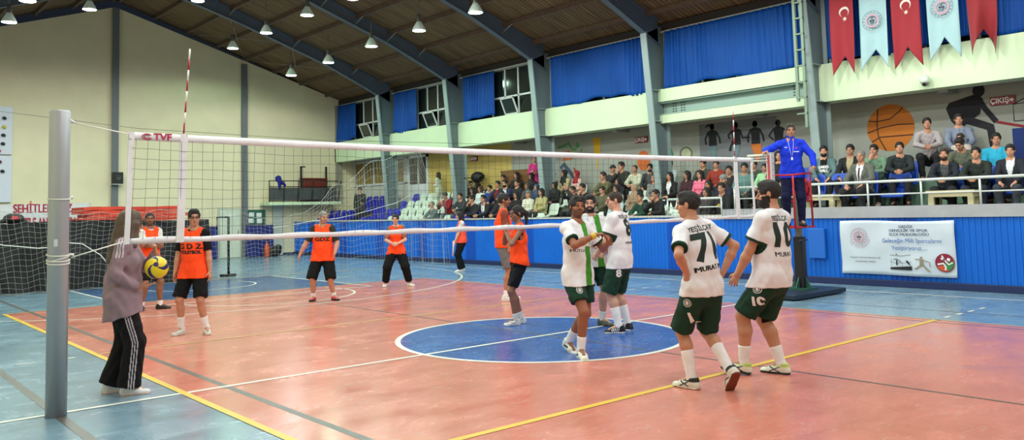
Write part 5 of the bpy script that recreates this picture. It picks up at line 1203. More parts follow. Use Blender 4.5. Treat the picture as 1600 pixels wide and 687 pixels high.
vis = [(6.72, 20.59, 6.92, WAC, 'lamp farthest back in the row nearest the blue curtains'), (6.67, 17.61, 6.94, GRC, 'second lamp from the back in the row nearest the blue curtains'), (6.56, 14.58, 6.98, GRC, 'third lamp from the back in the row nearest the blue curtains'),
       (6.53, 11.86, 6.98, GRC, 'fourth lamp from the back in the row nearest the curtains, by a rafter'), (6.54, 9.20, 6.98, GRC, 'nearest visible lamp in the row by the curtains, at the top edge'),
       (4.43, 20.57, 7.70, GRC, 'farthest lamp of the second row, close to the cream end wall'), (4.38, 17.66, 7.72, WAC, 'second lamp of the second row, under the far rafter'), (4.36, 14.70, 7.72, GRC, 'third lamp of the second row, above the middle of the net'), (4.45, 12.13, 7.69, PUC, 'lamp with a lilac glow cut by the top edge of the photo'),
       (2.12, 17.74, 8.49, WAC, 'lamp under the ridge at the top edge beside a rafter'), (-0.80, 18.80, 8.02, WAC, 'warm lamp left of the ridge in front of the end wall peak'), (-2.98, 18.49, 7.28, GRC, 'greenish lamp at the left edge over the end wall'), (-3.04, 15.61, 7.26, PUC, 'bright white lamp cut by the top edge at left')]
for x, y, z, c, l in vis: lamp(x, y, z, c, 'glowing ' + l); LAMPS.append((x, y, z, c))
for y in (6.2, 3.2, .2, -2.8, -5.8, -8.8): LAMPS += [(6.55, y, 6.98, GRC if int(y) % 2 else WAC)]
for y in (9.2, 6.2, 3.2, .2, -2.8, -5.8, -8.8): LAMPS += [(4.4, y, 7.7, WAC)]
for y in (15.8, 12.8, 9.8, 6.8, 3.8, .8, -2.2, -5.2, -8.2): LAMPS += [(-.8, y, 8.0, WAC)]
for y in (12.6, 9.6, 6.6, 3.6, .6, -2.4, -5.4, -8.4): LAMPS += [(-3.0, y, 7.26, GRC if int(abs(y)) % 3 == 0 else WAC)]
for y in (18.5, 12.5, 6.5, .5, -5.5): LAMPS += [(-5.4, y, 6.4, WAC)]
# ---------------------------------------------------------------- the players
GREEN = (24, 58, 44); WHITE = (226, 226, 232); ORANGE = (255, 78, 30); BLACK = (11, 11, 14); NAVYC = (20, 26, 48)
def cuff_pick(extra=None):
    def f(C, J):
        mi = np.zeros(len(C), int)
        for sd in 'LR':
            e = J['sh' + sd] + (J['el' + sd] - J['sh' + sd]) * .72; ax = nrm(J['el' + sd] - J['sh' + sd]); d = (C - e) @ ax
            mi[(d > -.026) & (np.linalg.norm(C - e, axis=1) < .13)] = 1
        if extra is not None: mi = extra(C, J, mi)
        return mi
    return f
def stripe_front(C, J, mi):
    q = (C - J['chest']) @ J['Rc']; m = (np.abs(q[:, 0] + .045) < .052) & (q[:, 1] > 0); mi[m & (mi == 0)] = 2; return mi
def jersey(loose=.024, hem=.17, front=False, **k): return dict(name='jersey', col=WHITE, cols=[GREEN, (66, 142, 44)], pick=cuff_pick(stripe_front if front else None), loose=loose, hem=hem, wr=.0026, **k)
def shorts(col, L=.80, loose=.022, **k): return dict(kind='shorts', col=col, len=L, loose=loose, **k)
GRM = cm((22, 44, 40), .8); WHM = cm((228, 228, 230), .8); BKM = cm((22, 24, 26), .8)
def vest(hem=.16, **k): return dict(name='bib', kind='vest', col=ORANGE, loose=.026, hem=hem, wr=.0026, **k)
def tee(col, hem=.08, sleeve=1.0, **k): return dict(name='t_shirt', col=col, loose=.016, hem=hem, sleeve=sleeve, **k)
JP = lambda J, k, x, y, z: J[k] + J['Rc'] @ V(x, y, z)
SK1, SK2, SK3 = (190, 138, 112), (168, 116, 90), (206, 158, 136)
def emblem_on(o, tgt, at, n, r, mt, name='club_crest'):
    bm = bmesh.new(); 
    for (a, b) in ((r, r * .86), (r * .62, r * .5)):
        v1 = [bm.verts.new((a * math.cos(t), a * math.sin(t), 0)) for t in np.linspace(0, 2 * PI, 25)[:-1]]; v2 = [bm.verts.new((b * math.cos(t), b * math.sin(t), 0)) for t in np.linspace(0, 2 * PI, 25)[:-1]]
        for i in range(24): bm.faces.new((v1[i], v1[(i + 1) % 24], v2[(i + 1) % 24], v2[i]))
    v = [bm.verts.new((r * .3 * math.cos(t), r * .42 * math.sin(t), 0)) for t in np.linspace(0, 2 * PI, 9)[:-1]]; bm.faces.new(v)
    return decal(name, tgt, '', 0, at, n, (0, 0, 1), mt, o['root'], bm=bm)

# nearer man, number 71, back to the viewer
P71 = dict(H=1.76, bulk=1.0, pelvis=(0, .0, .915), hip_yaw=0, lean=-9, side=-6, sh_yaw=4, skin=SK1, hair='fade', haircol=(24, 20, 20), head_yaw=30, head_pitch=-4,
           footL=(-.085, .10, .09, 12), footR=(.13, -.16, .175, -14, -52), kneeR=(.1, 1, 0), handL=(-.205, -.03, 1.035), handR=(.215, -.04, 1.03), elbowL=(-1, -.75, .1), elbowR=(1, -.75, .1), hdirL=(.25, .35, -.8), hdirR=(-.25, .35, -.8), palmL=(1, .2, 0), palmR=(-1, .2, 0), curl=.5,
           tops=[jersey(.022, .09)], bottom=shorts(GREEN, .98), sock=.25,
           shoe=dict(col=(214, 212, 200), sole=(216, 214, 204), accent=(30, 34, 40), style='x', collar=(30, 34, 36), under=(120, 54, 36), k=1.08))
o = person(P71, (-1.13, -3.32, 0), -12, 'man in a white jersey with number 71 standing with hands on hips', h=.0062)
J = o['J']; bk = -J['Rc'][:, 1]; jr = o['jersey']
decal('jersey_number', jr, '71', .33, JP(J, 'chest', .0, -.15, -.025), bk, J['Rc'][:, 2], GRM, o['root'], bold=.013, spacing=1.0, font_w=.9)
decal('jersey_name', jr, 'YEŞİLÇAY', .062, JP(J, 'chest', .0, -.15, .15), bk, J['Rc'][:, 2], GRM, o['root'], bold=.0015)
decal('jersey_name', jr, 'MURAT MEŞE', .062, JP(J, 'chest', .02, -.15, -.20), bk, J['Rc'][:, 2], BKM, o['root'], bold=.003)
decal('shorts_number', o['bottom'], '1', .13, J['hipL'] + V(-.12, -.01, -.26), nrm(V(-1, -.3, 0)), (0, 0, 1), WHM, o['root'], bold=.005); emblem_on(o, o['bottom'], J['hipL'] + V(-.12, -.01, -.12), nrm(V(-1, -.3, 0)), .035, WHM)
# number 10, profile to the left
P10 = dict(H=1.86, bulk=1.12, belly=.85, pelvis=(0, -.02, .905), hip_yaw=-8, lean=5, side=0, sh_yaw=-12, skin=SK1, hair='short', haircol=(26, 22, 22), beard=2, head_yaw=12, head_pitch=-7,
           footL=(-.09, .25, .105, 14, 10), footR=(.10, -.03, .088, -6), handL=(-.20, .24, .90), handR=(.22, .16, .88), elbowL=(-.6, -.8, 0), elbowR=(.6, -.8, 0), curl=.7, palmL=(1, 0, 0), palmR=(-1, 0, 0),
           tops=[jersey(.026, .11)], bottom=shorts(GREEN, .93), sock=.17,
           shoe=dict(col=(222, 226, 214), sole=(28, 34, 40), accent=(28, 34, 60), style='x', collar=(186, 214, 120), k=1.05))
o = person(P10, (-.20, -3.42, 0), 15, 'bearded man in a white jersey with number 10 seen in profile at right', h=.0062)
J = o['J']; bk = -J['Rc'][:, 1]; jr = o['jersey']
decal('jersey_number', jr, '10', .30, JP(J, 'chest', -.05, -.15, .01), bk, J['Rc'][:, 2], GRM, o['root'], bold=.012)
decal('jersey_name', jr, 'YEŞİLÇAY', .06, JP(J, 'chest', -.04, -.15, .17), bk, J['Rc'][:, 2], GRM, o['root'], bold=.0015)
decal('jersey_name', jr, 'MURAT', .06, JP(J, 'chest', -.05, -.15, -.16), bk, J['Rc'][:, 2], BKM, o['root'], bold=.0012)
decal('shorts_number', o['bottom'], '10', .11, J['hipL'] + V(-.1, .07, -.22), (-.95, .3, 0), (0, 0, 1), WHM, o['root'], bold=.006); emblem_on(o, o['bottom'], J['hipL'] + V(-.1, .06, -.10), (-.95, .3, 0), .042, WHM)
kb = sdf_part('knee_brace', [([cap(J['knR'] + (J['hipR'] - J['knR']) * .22, J['knR'] + (J['anR'] - J['knR']) * .12, .074, .066, .02)], [(J['knR'] + (J['anR'] - J['knR']) * .10, nrm(J['anR'] - J['knR']))], .01)], .008, [cloth(BLACK)], o['root'])
# number 8
P8 = dict(H=1.83, bulk=1.06, pelvis=(0, 0, .93), hip_yaw=0, lean=-3, sh_yaw=-4, skin=SK3, hair='buzz', haircol=(52, 38, 32), head_yaw=28, head_pitch=-6,
          footL=(-.13, -.0, .088, 30), footR=(.13, -.02, .088, -25), handL=(-.14, .26, .98), handR=(.16, .26, 1.0), elbowL=(-.8, -.7, 0), elbowR=(.8, -.7, 0), curl=.8,
          tops=[jersey(.022, .13)], bottom=shorts(GREEN, 1.0), sock=.24, shoe=dict(col=(16, 18, 28), sole=(224, 224, 228), accent=(226, 226, 230), style='stripes'))
o = person(P8, (.95, -.55, 0), 20, 'man in a white jersey with number 8 standing with his back half turned', h=.0066)
J = o['J']; bk = -J['Rc'][:, 1]; jr = o['jersey']
decal('jersey_number', jr, '8', .30, JP(J, 'chest', .0, -.15, .02), bk, J['Rc'][:, 2], GRM, o['root'], bold=.012)
decal('jersey_name', jr, 'YEŞİLÇAY', .06, JP(J, 'chest', .0, -.15, .17), bk, J['Rc'][:, 2], GRM, o['root'], bold=.0015)
decal('jersey_name', jr, 'MEHMET', .05, JP(J, 'chest', 0, -.15, -.17), bk, J['Rc'][:, 2], BKM, o['root'], bold=.001)
decal('shorts_number', o['bottom'], '8', .13, J['hipL'] + V(-.08, -.04, -.17), nrm(V(-1, -.35, 0)), (0, 0, 1), WHM, o['root'], bold=.006); emblem_on(o, o['bottom'], J['hipL'] + V(-.08, -.04, -.05), nrm(V(-1, -.35, 0)), .034, WHM)
# curly haired man with raised hand
P1 = dict(H=1.77, bulk=1.0, pelvis=(0, 0, .90), hip_yaw=0, lean=2, side=-3, sh_yaw=4, skin=(150, 96, 70), hair='curly', haircol=(22, 18, 18), beard=1, head_yaw=-22, head_pitch=10, head_roll=-8,
          footR=(.10, .12, .088, -30), footL=(-.08, -.26, .12, -10, -25), handR=(.03, .33, 1.33), handL=(-.20, .28, 1.22), elbowR=(.75, -.1, -.6), elbowL=(-.6, -.2, -.6), hdirR=(-.75, .25, .1), palmR=(-.1, 0, -1), curlR=.9, hdirL=(.2, .8, .3),
          tops=[jersey(.022, .13, True)], bottom=shorts(GREEN, .72), sock=.15, shoe=dict(col=(222, 220, 208), sole=(226, 222, 208), accent=(24, 24, 26), style='swoosh', k=1.04))
o = person(P1, (-.66, -1.33, 0), 178, 'curly haired man in a white jersey with a green stripe raising one hand', h=.0062)
J = o['J']; emblem_on(o, o['bottom'], J['hipR'] + V(.04, .12, -.14), nrm(V(.3, 1, 0)), .036, WHM)
decal('jersey_print', o['jersey'], 'MUTLU', .045, JP(J, 'chest', .09, .16, -.10), J['Rc'][:, 1], J['Rc'][:, 2], BKM, o['root'], bold=.001)
decal('jersey_print', o['jersey'], 'BEL', .06, JP(J, 'chest', -.035, .16, -.03), J['Rc'][:, 1], J['Rc'][:, 2], WHM, o['root'], bold=.003)
sdf_part('wristband', [([cap(J['wrR'] - (J['wrR'] - J['elR']) * .12, J['wrR'] - (J['wrR'] - J['elR']) * .08, .037, .036, .005)], [], .005)], .006, [cm((206, 180, 60), .6)], o['root'])
# bearded man behind
P2 = dict(H=1.80, bulk=1.1, pelvis=(0, 0, .93), hip_yaw=0, lean=0, sh_yaw=6, skin=SK3, hair='short', haircol=(22, 18, 18), beard=2, head_yaw=-32, head_pitch=-3,
          footL=(-.12, .02, .088, 20), footR=(.14, -.02, .088, -30), handR=(.05, .32, 1.06), handL=(-.22, .20, .90), elbowR=(.8, -.5, -.2), elbowL=(-.6, -.6, 0), curl=1.1,
          tops=[jersey(.022, .13, True)], bottom=shorts(GREEN, .86), sock=.12, shoe=dict(col=(78, 86, 76), sole=(64, 70, 62)))
o = person(P2, (1.10, .10, 0), 162, 'black bearded man in a white jersey standing between the curly haired man and number 8', h=.0066)
# girl with the ball
PG = dict(H=1.68, fem=True, bulk=1.05, pelvis=(0, -.04, .94), hip_yaw=0, lean=-5, sh_yaw=-6, skin=SK1, head_yaw=22, head_pitch=-10, hair=None, shrug=.01,
          footR=(.10, .03, .088, 0), footL=(-.10, -.16, .088, 6), handR=(.17, .12, 1.04), elbowR=(.5, -.9, -.2), hdirR=(-.15, .9, .1), palmR=(-.3, .1, .9), handL=(-.04, .26, 1.36), elbowL=(-.3, .5, -.9), hdirL=(.25, -.1, .9), palmL=(.2, -1, 0), curlL=1.1, curlR=.3,
          tops=[dict(name='tracksuit_top', col=(148, 124, 134), cols=[(214, 208, 216)], loose=.048, sleeve_loose=.026, hem=.19, sleeve=2, flare=.015, wr=.006, collar=True, slant=3,
                     pick=lambda C, J: np.where(((C - J['shR']) @ J['Rc'][:, 2] > -.10) & ((C - J['shR']) @ J['Rc'][:, 0] > .005) & (np.abs((((C - J['shR']) @ J['Rc'][:, 1] + .036) % .024) - .012) < .006) & (np.abs((C - J['shR']) @ J['Rc'][:, 1]) < .036) & ((C - J['elR'])[:, 2] > .1), 1, 0))],
          bottom=dict(kind='pants', name='track_trousers', col=(20, 16, 20), cols=[(176, 168, 178)], loose=.035, flare=.045, len=1.02,
                      pick=lambda C, J: np.where((C[:, 0] > J['knR'][0] + .02) & (np.abs(((C[:, 1] - np.interp(C[:, 2], [0, J['knR'][2], J['hipR'][2]], [J['anR'][1] + .02, J['knR'][1] + .01, J['hipR'][1] + .02]) + .033) % .022) - .011) < .0055) & (np.abs(C[:, 1] - np.interp(C[:, 2], [0, J['knR'][2], J['hipR'][2]], [J['anR'][1] + .02, J['knR'][1] + .01, J['hipR'][1] + .02])) < .033), 1, 0)),
          shoe=dict(col=(222, 220, 222), sole=(226, 196, 190), k=1.05))
o = person(PG, (-4.90, .42, 0), -112, 'long haired girl in a mauve tracksuit top holding a ball beside the near post', h=.0062)
J = o['J']; c_, R_h, s_ = head_local(J, PG); T = lambda x, y, z: c_ + R_h @ V(x, y, z) * s_
Pv, Fv = sdf_mesh([([ell(T(0, -.018, .034), R_h.T, V(.096, .11, .10), .012), cap(T(-.06, -.03, -.02), T(-.09, -.07, -.24), .05, .035, .04), cap(T(.06, -.02, -.02), T(.10, -.03, -.26), .05, .04, .04), cap(T(0, -.07, 0), T(0, -.12, -.36), .075, .05, .05), cap(T(.06, -.06, -.1), T(.07, -.1, -.40), .05, .03, .05),
                     cap(T(.080, .02, .0), T(.10, .03, -.2), .03, .028, .03), cap(T(-.080, .02, .0), T(-.1, .03, -.16), .03, .028, .03), ell(T(0, .125, -.04), R_h.T, V(.056, .075, .10), .012, True)], [], .01)], .006, wrinkle=.006, wk=.6)
hm = mat('hair_brown_streaked', (92, 72, 58), .55, noise=.45, nscale=18, stretch=(4, 4, .4), bump=.5, bscale=50); put('hair', mkmesh('hair', Pv, Fv, [hm], None, True), o['root'])
# ball
rz_ = math.radians(-112); bl = V(.13, .265, 1.155); bw = (-4.90 + bl[0] * math.cos(rz_) - bl[1] * math.sin(rz_), .42 + bl[0] * math.sin(rz_) + bl[1] * math.cos(rz_), bl[2])
bm = bmesh.new(); bmesh.ops.create_icosphere(bm, subdivisions=6, radius=.105); me = bpy.data.meshes.new('volleyball'); 
for m_ in (mat('ball_yellow', (236, 208, 20), .4, bump=.1, bscale=300), mat('ball_blue', (34, 30, 92), .4, bump=.1, bscale=300)): me.materials.append(m_)
q = Matrix.Rotation(1.9, 3, 'Z') @ Matrix.Rotation(.28, 3, 'X') @ Vector((-.28, -.96, .08)).normalized().rotation_difference(Vector((0, 0, 1))).to_matrix()
for f_ in bm.faces:
    f_.smooth = True; n = q @ f_.calc_center_median().normalized(); a = math.atan2(n.y, n.x); el = math.asin(max(-1, min(1, n.z)))
    k = (a + 1.1 * el * (1 if n.z > -2 else 0) + PI) % (2 * PI / 3); w_ = .20 + .06 * math.sin(3 * el)
    f_.material_index = 1 if (abs(k - PI / 3) < w_ * (1.2 if abs(el) < .9 else 1.0)) or abs(el) > 1.35 else 0
bm.to_mesh(me); bm.free(); bo = put('volleyball', me); bo.location = bw; tag(bo, 'yellow and dark blue volleyball held by the girl in mauve', 'ball')
BALLW = bw
# orange team --------------------------------------------------------------------------------
PB = dict(H=1.74, bulk=.98, pelvis=(0, 0, .925), hip_yaw=0, lean=0, sh_yaw=3, skin=SK1, hair='short', haircol=(18, 18, 20), head_yaw=34, head_pitch=-4,
          footR=(.17, .04, .088, -10), footL=(-.19, -.0, .088, 38), handR=(.27, .06, .80), handL=(-.26, .02, .84), palmR=(-1, 0, 0), palmL=(1, 0, 0), curl=.6,
          tops=[tee(BLACK, .06, 1.15), vest(.13)], bottom=shorts(BLACK, .92), sock=.17, shoe=dict(col=(216, 216, 206), sole=(220, 218, 208), accent=(40, 40, 44), style='toe'))
PB['shoe']['accent'] = (196, 196, 190)
o = person(PB, (-3.05, 3.80, 0), 132, 'dark haired boy with glasses in an orange bib marked GDZ', h=.0072)
J = o['J']
decal('bib_lettering', o['bib'], 'G D Z', .10, JP(J, 'chest', .0, .16, -.03), J['Rc'][:, 1], J['Rc'][:, 2], BKM, o['root'], bold=.004, font_w=1.2)
decal('bib_lettering', o['bib'], 'VOLEYBOL', .06, JP(J, 'chest', .0, .16, -.11), J['Rc'][:, 1], J['Rc'][:, 2], BKM, o['root'], bold=.004)
c_, R_h, s_ = head_local(J, PB); m = MB()
for sg in (-1, 1): m.tube([c_ + R_h @ (V(sg * .031 + .024 * math.cos(a), .099, .012 + .018 * math.sin(a)) * s_) for a in np.linspace(0, 2 * PI, 17)[:-1]], .0025, 5, closed=True); m.tube([c_ + R_h @ (V(sg * .055, .099, .016) * s_), c_ + R_h @ (V(sg * .078, -.0, .018) * s_)], .0025, 5)
m.tube([c_ + R_h @ (V(-.008, .102, .014) * s_), c_ + R_h @ (V(.008, .102, .014) * s_)], .0025, 5); m.build('glasses', BKM, o['root'])
PC = dict(H=1.74, bulk=1.08, pelvis=(0, 0, .92), lean=-4, sh_yaw=0, skin=(140, 96, 74), hair='buzz', haircol=(26, 22, 22), beard=1, head_yaw=-24,
          footR=(.14, .02, .088, -30), footL=(-.16, .12, .088, 60), handR=(-.04, .26, 1.24), handL=(.06, .24, 1.18), elbowR=(.9, -.2, -.7), elbowL=(-.9, -.2, -.7), curl=.9, hdirR=(-.8, .3, 0), hdirL=(.8, .3, 0),
          tops=[tee((210, 208, 206), .06), vest(.13)], bottom=shorts(BLACK, .9), sock=.08, shoe=dict(col=(20, 20, 24), sole=(24, 24, 28)))
o = person(PC, (-2.50, 7.55, 0), 190, 'orange bib player with a white sleeve behind the girl holding the ball', h=.0085)
PD = dict(H=1.72, bulk=1.12, belly=.8, pelvis=(0, 0, .895), hip_yaw=4, lean=-3, sh_yaw=10, skin=SK1, hair='grey', haircol=(136, 134, 130), beard=1, head_yaw=42, head_pitch=-6,
          footR=(.19, .04, .088, -2), footL=(-.20, -.03, .088, 42), handR=(.42, .16, .90), handL=(-.27, .14, .92), elbowR=(.5, -.8, 0), elbowL=(-.5, -.8, 0), curl=.6, palmR=(-.5, 0, -.6), palmL=(.8, .4, 0),
          tops=[tee((46, 50, 46), .06, 1.2), vest(.12)], bottom=shorts(BLACK, 1.13), sock=.08, shoe=dict(col=(26, 24, 26), sole=(24, 22, 24), accent=(214, 30, 50), style='toe', collar=(220, 40, 60)))
PD['shoe'] = dict(col=(206, 34, 54), sole=(28, 22, 24), accent=(30, 26, 28), style='toe')
o = person(PD, (.30, 6.28, 0), 136, 'grey haired man in an orange bib and red shoes with arms held out', h=.0085)
J = o['J']; decal('bib_lettering', o['bib'], 'GDZ', .10, JP(J, 'chest', .0, .16, -.04), J['Rc'][:, 1], J['Rc'][:, 2], BKM, o['root'], bold=.004, font_w=1.3)
PE = dict(H=1.65, fem=True, pelvis=(0, 0, .865), lean=-4, skin=SK3, hair='bun', haircol=(30, 22, 22), head_yaw=-8, head_pitch=-4,
          footR=(.27, .02, .088, -6), footL=(-.30, .02, .088, 40), handR=(.05, .28, 1.02), handL=(-.05, .29, 1.02), elbowR=(.9, -.3, -.4), elbowL=(-.9, -.3, -.4), hdirR=(-.6, .6, -.1), hdirL=(.6, .6, -.1), palmR=(-.4, -.6, -.3), palmL=(.4, -.6, -.3), curl=1.0,
          tops=[tee((150, 92, 70), .02, 1.15), vest(.10, flare=-.02)], bottom=dict(kind='pants', col=BLACK, loose=.045, len=.9, flare=.012), sock=.16, shoe=dict(col=(226, 226, 222), sole=(226, 224, 218)))
o = person(PE, (2.83, 7.62, 0), 142, 'woman in an orange bib and black joggers with clasped hands and feet apart', h=.009)
PF = dict(H=1.62, fem=True, bulk=1.05, pelvis=(0, 0, .93), lean=-2, skin=SK3, hair='long', haircol=(30, 22, 24), head_yaw=4, head_pitch=-10,
          footR=(.08, -.02, .088, 0), footL=(-.09, .06, .088, 8), handR=(.16, .18, .86), handL=(-.16, .24, .88), elbowR=(.3, -.9, 0), elbowL=(-.3, -.9, 0), curl=.8,
          tops=[tee((214, 208, 208), .04, 1.2), dict(vest(.08), col=(246, 84, 60))], bottom=dict(kind='pants', col=BLACK, loose=.03, flare=.03), shoe=dict(col=(214, 212, 210), sole=(220, 218, 214)))
o = person(PF, (6.40, 9.85, 0), 62, 'woman with a white sleeve and coral bib in profile by the blue wall', h=.0095)
J = o['J']; m = MB(); w0 = J['wrL'] + J['hdL'] * .07; m.tube([w0 + V(0, .01, .05), w0 + V(0, .03, -.16), w0 + V(0, .05, -.36)], .028, 8, r2=.018); rr_ = m.build('rolled_flag', mat('paper_pink', (226, 176, 176), .7)); rr_.location = (6.40, 9.85, 0); rr_.rotation_euler = (0, 0, math.radians(62)); tag(rr_, 'pale pink rolled paper held low by the woman in the coral bib', 'rolled paper')
PH = dict(H=1.90, bulk=1.0, pelvis=(0, 0, .95), lean=-2, sh_yaw=6, skin=(176, 120, 94), hair='short', haircol=(28, 22, 22), beard=1, head_yaw=-6, head_pitch=-2,
          footR=(.11, .02, .088, -10), footL=(-.12, .10, .088, 20), handR=(.20, .08, .90), handL=(-.18, .20, .94), curl=.6,
          tops=[tee((138, 66, 52), .06, 1.1), vest(.06)], bottom=dict(kind='shorts', col=(112, 108, 110), len=.92, loose=.02), sock=.10, shoe=dict(col=(222, 222, 220), sole=(224, 222, 220)))
o = person(PH, (2.42, 3.50, 0), -128, 'tall man in an orange bib and grey shorts behind the ponytail girl', h=.0075)
PI_ = dict(H=1.68, fem=True, bulk=.94, pelvis=(0, 0, .925), lean=2, sh_yaw=0, skin=(140, 98, 80), hair='pony', haircol=(26, 20, 20), head_yaw=6, head_pitch=-4,
           footR=(.09, -.03, .088, -6), footL=(-.09, .10, .088, 6), handR=(.03, .20, 1.40), handL=(-.05, .21, 1.38), elbowR=(.7, .0, -.9), elbowL=(-.7, .1, -.9), hdirR=(-.3, -.1, .8), hdirL=(.3, -.1, .8), palmR=(0, -1, 0), palmL=(0, -1, 0), curl=.9,
           tops=[dict(name='tank_top', kind='vest', col=BLACK, loose=.010, hem=.05), vest(.03, flare=.03, slant=3)], bottom=dict(kind='shorts', name='cycling_shorts', col=(14, 16, 24), len=.84, loose=.008), sock=.09, sockcol=(210, 210, 212), shoe=dict(col=(220, 222, 222), sole=(212, 212, 212), accent=(150, 158, 160), style='x'))
o = person(PI_, (.56, 1.0, 0), 62, 'girl with a ponytail in an orange bib and black cycling shorts in profile', h=.0072)
# referee on the stand
PR = dict(H=1.80, bulk=1.04, pelvis=(0, 0, .93), lean=-2, sh_yaw=0, skin=(176, 128, 104), hair='short', haircol=(58, 54, 52), head_yaw=6, head_pitch=-3,
          footR=(.12, .04, .088, -10), footL=(-.12, .02, .088, 12), handR=(.42, .38, 1.28), elbowR=(.9, -.4, -.3), hdirR=(.5, .6, -.05), palmR=(0, 0, -1), handL=(-.34, .26, 1.0), elbowL=(-1, -.35, 0), hdirL=(.5, .75, -.2), palmL=(0, 0, -1), curl=.9,
          tops=[dict(name='referee_sweatshirt', col=(24, 56, 210), loose=.022, hem=.10, sleeve=2, collar=True, wr=.005)], bottom=dict(kind='pants', col=(20, 24, 60), loose=.02), shoe=dict(col=(30, 30, 40), sole=(30, 30, 36)))
o = person(PR, (6.08, -.10, 1.216), 124, 'referee in a blue sweatshirt standing on the red stand', h=.008)
J = o['J']; m = MB(); nk = J['neck']; F_ = J['Rc']; m.tube([nk + F_ @ V(.05, .06, .03), nk + F_ @ V(.02, .155, -.2), nk + F_ @ V(0, .17, -.30), nk + F_ @ V(-.02, .155, -.2), nk + F_ @ V(-.05, .06, .03)], .0025, 5); m.build('whistle_cord', WHM, o['root'])
m = MB(); m.box(-.015, .015, -.01, .01, -.03, .02, Matrix.Translation(Vector(nk + F_ @ V(0, .175, -.31)))); m.build('whistle', WHM, o['root'])
m = MB(); e = J['wrL'] - (J['wrL'] - J['elL']) * .06; ax_ = nrm(J['wrL'] - J['elL']); m.tube([e - ax_ * .016, e + ax_ * .016], .037, 14); m.build('watch', cm((220, 224, 226), .3), o['root'])
decal('chest_emblem', o['referee_sweatshirt'], 'TVF', .022, JP(J, 'chest', -.085, .16, .075), F_[:, 1], F_[:, 2], cm((190, 60, 90), .7), o['root'], bold=.004)
decal('chest_badge', o['referee_sweatshirt'], '_____', .03, JP(J, 'chest', -.08, .16, .02), F_[:, 1], F_[:, 2], WHM, o['root'], bold=.006)
decal('chest_mark', o['referee_sweatshirt'], '~', .07, JP(J, 'chest', .09, .16, .09), F_[:, 1], F_[:, 2], WHM, o['root'], bold=.002)
# red backpack on the stand
P_, F_ = sdf_mesh([([ecn((0, 0, .06), (0, 0, .30), (0, 1, 0), (.15, .10), (.14, .09), .03), ecn((0, 0, .30), (0, 0, .38), (0, 1, 0), (.14, .09), (.09, .06), .04), ecn((-.09, 0, .08), (-.09, 0, .22), (0, 1, 0), (.11, .05), (.10, .04), .03)], [((0, 0, 0), (0, 0, -1))], .02)], .009, wrinkle=.004)
r = empty('backpack', (6.52, -.02, 1.66)); tag(r, 'glossy red backpack hanging on the referee stand', 'backpack'); r.rotation_euler = (0, 0, .9)
put('bag', mkmesh('bag', P_, F_, [mat('backpack_red', (206, 18, 50), .3)], None, True), r)
m = MB(); m.tube([(-.11, -.05, .33), (-.2, -.05, .2), (-.12, -.05, .08)], .012, 6); m.build('strap', mat('strap_dark', (60, 16, 24), .6), r); m = MB(); m.tube([(0, -.03, .42), (0, 0, .46), (0, .03, .42)], .01, 6); m.build('grab_handle', mat('strap_dark'), r)

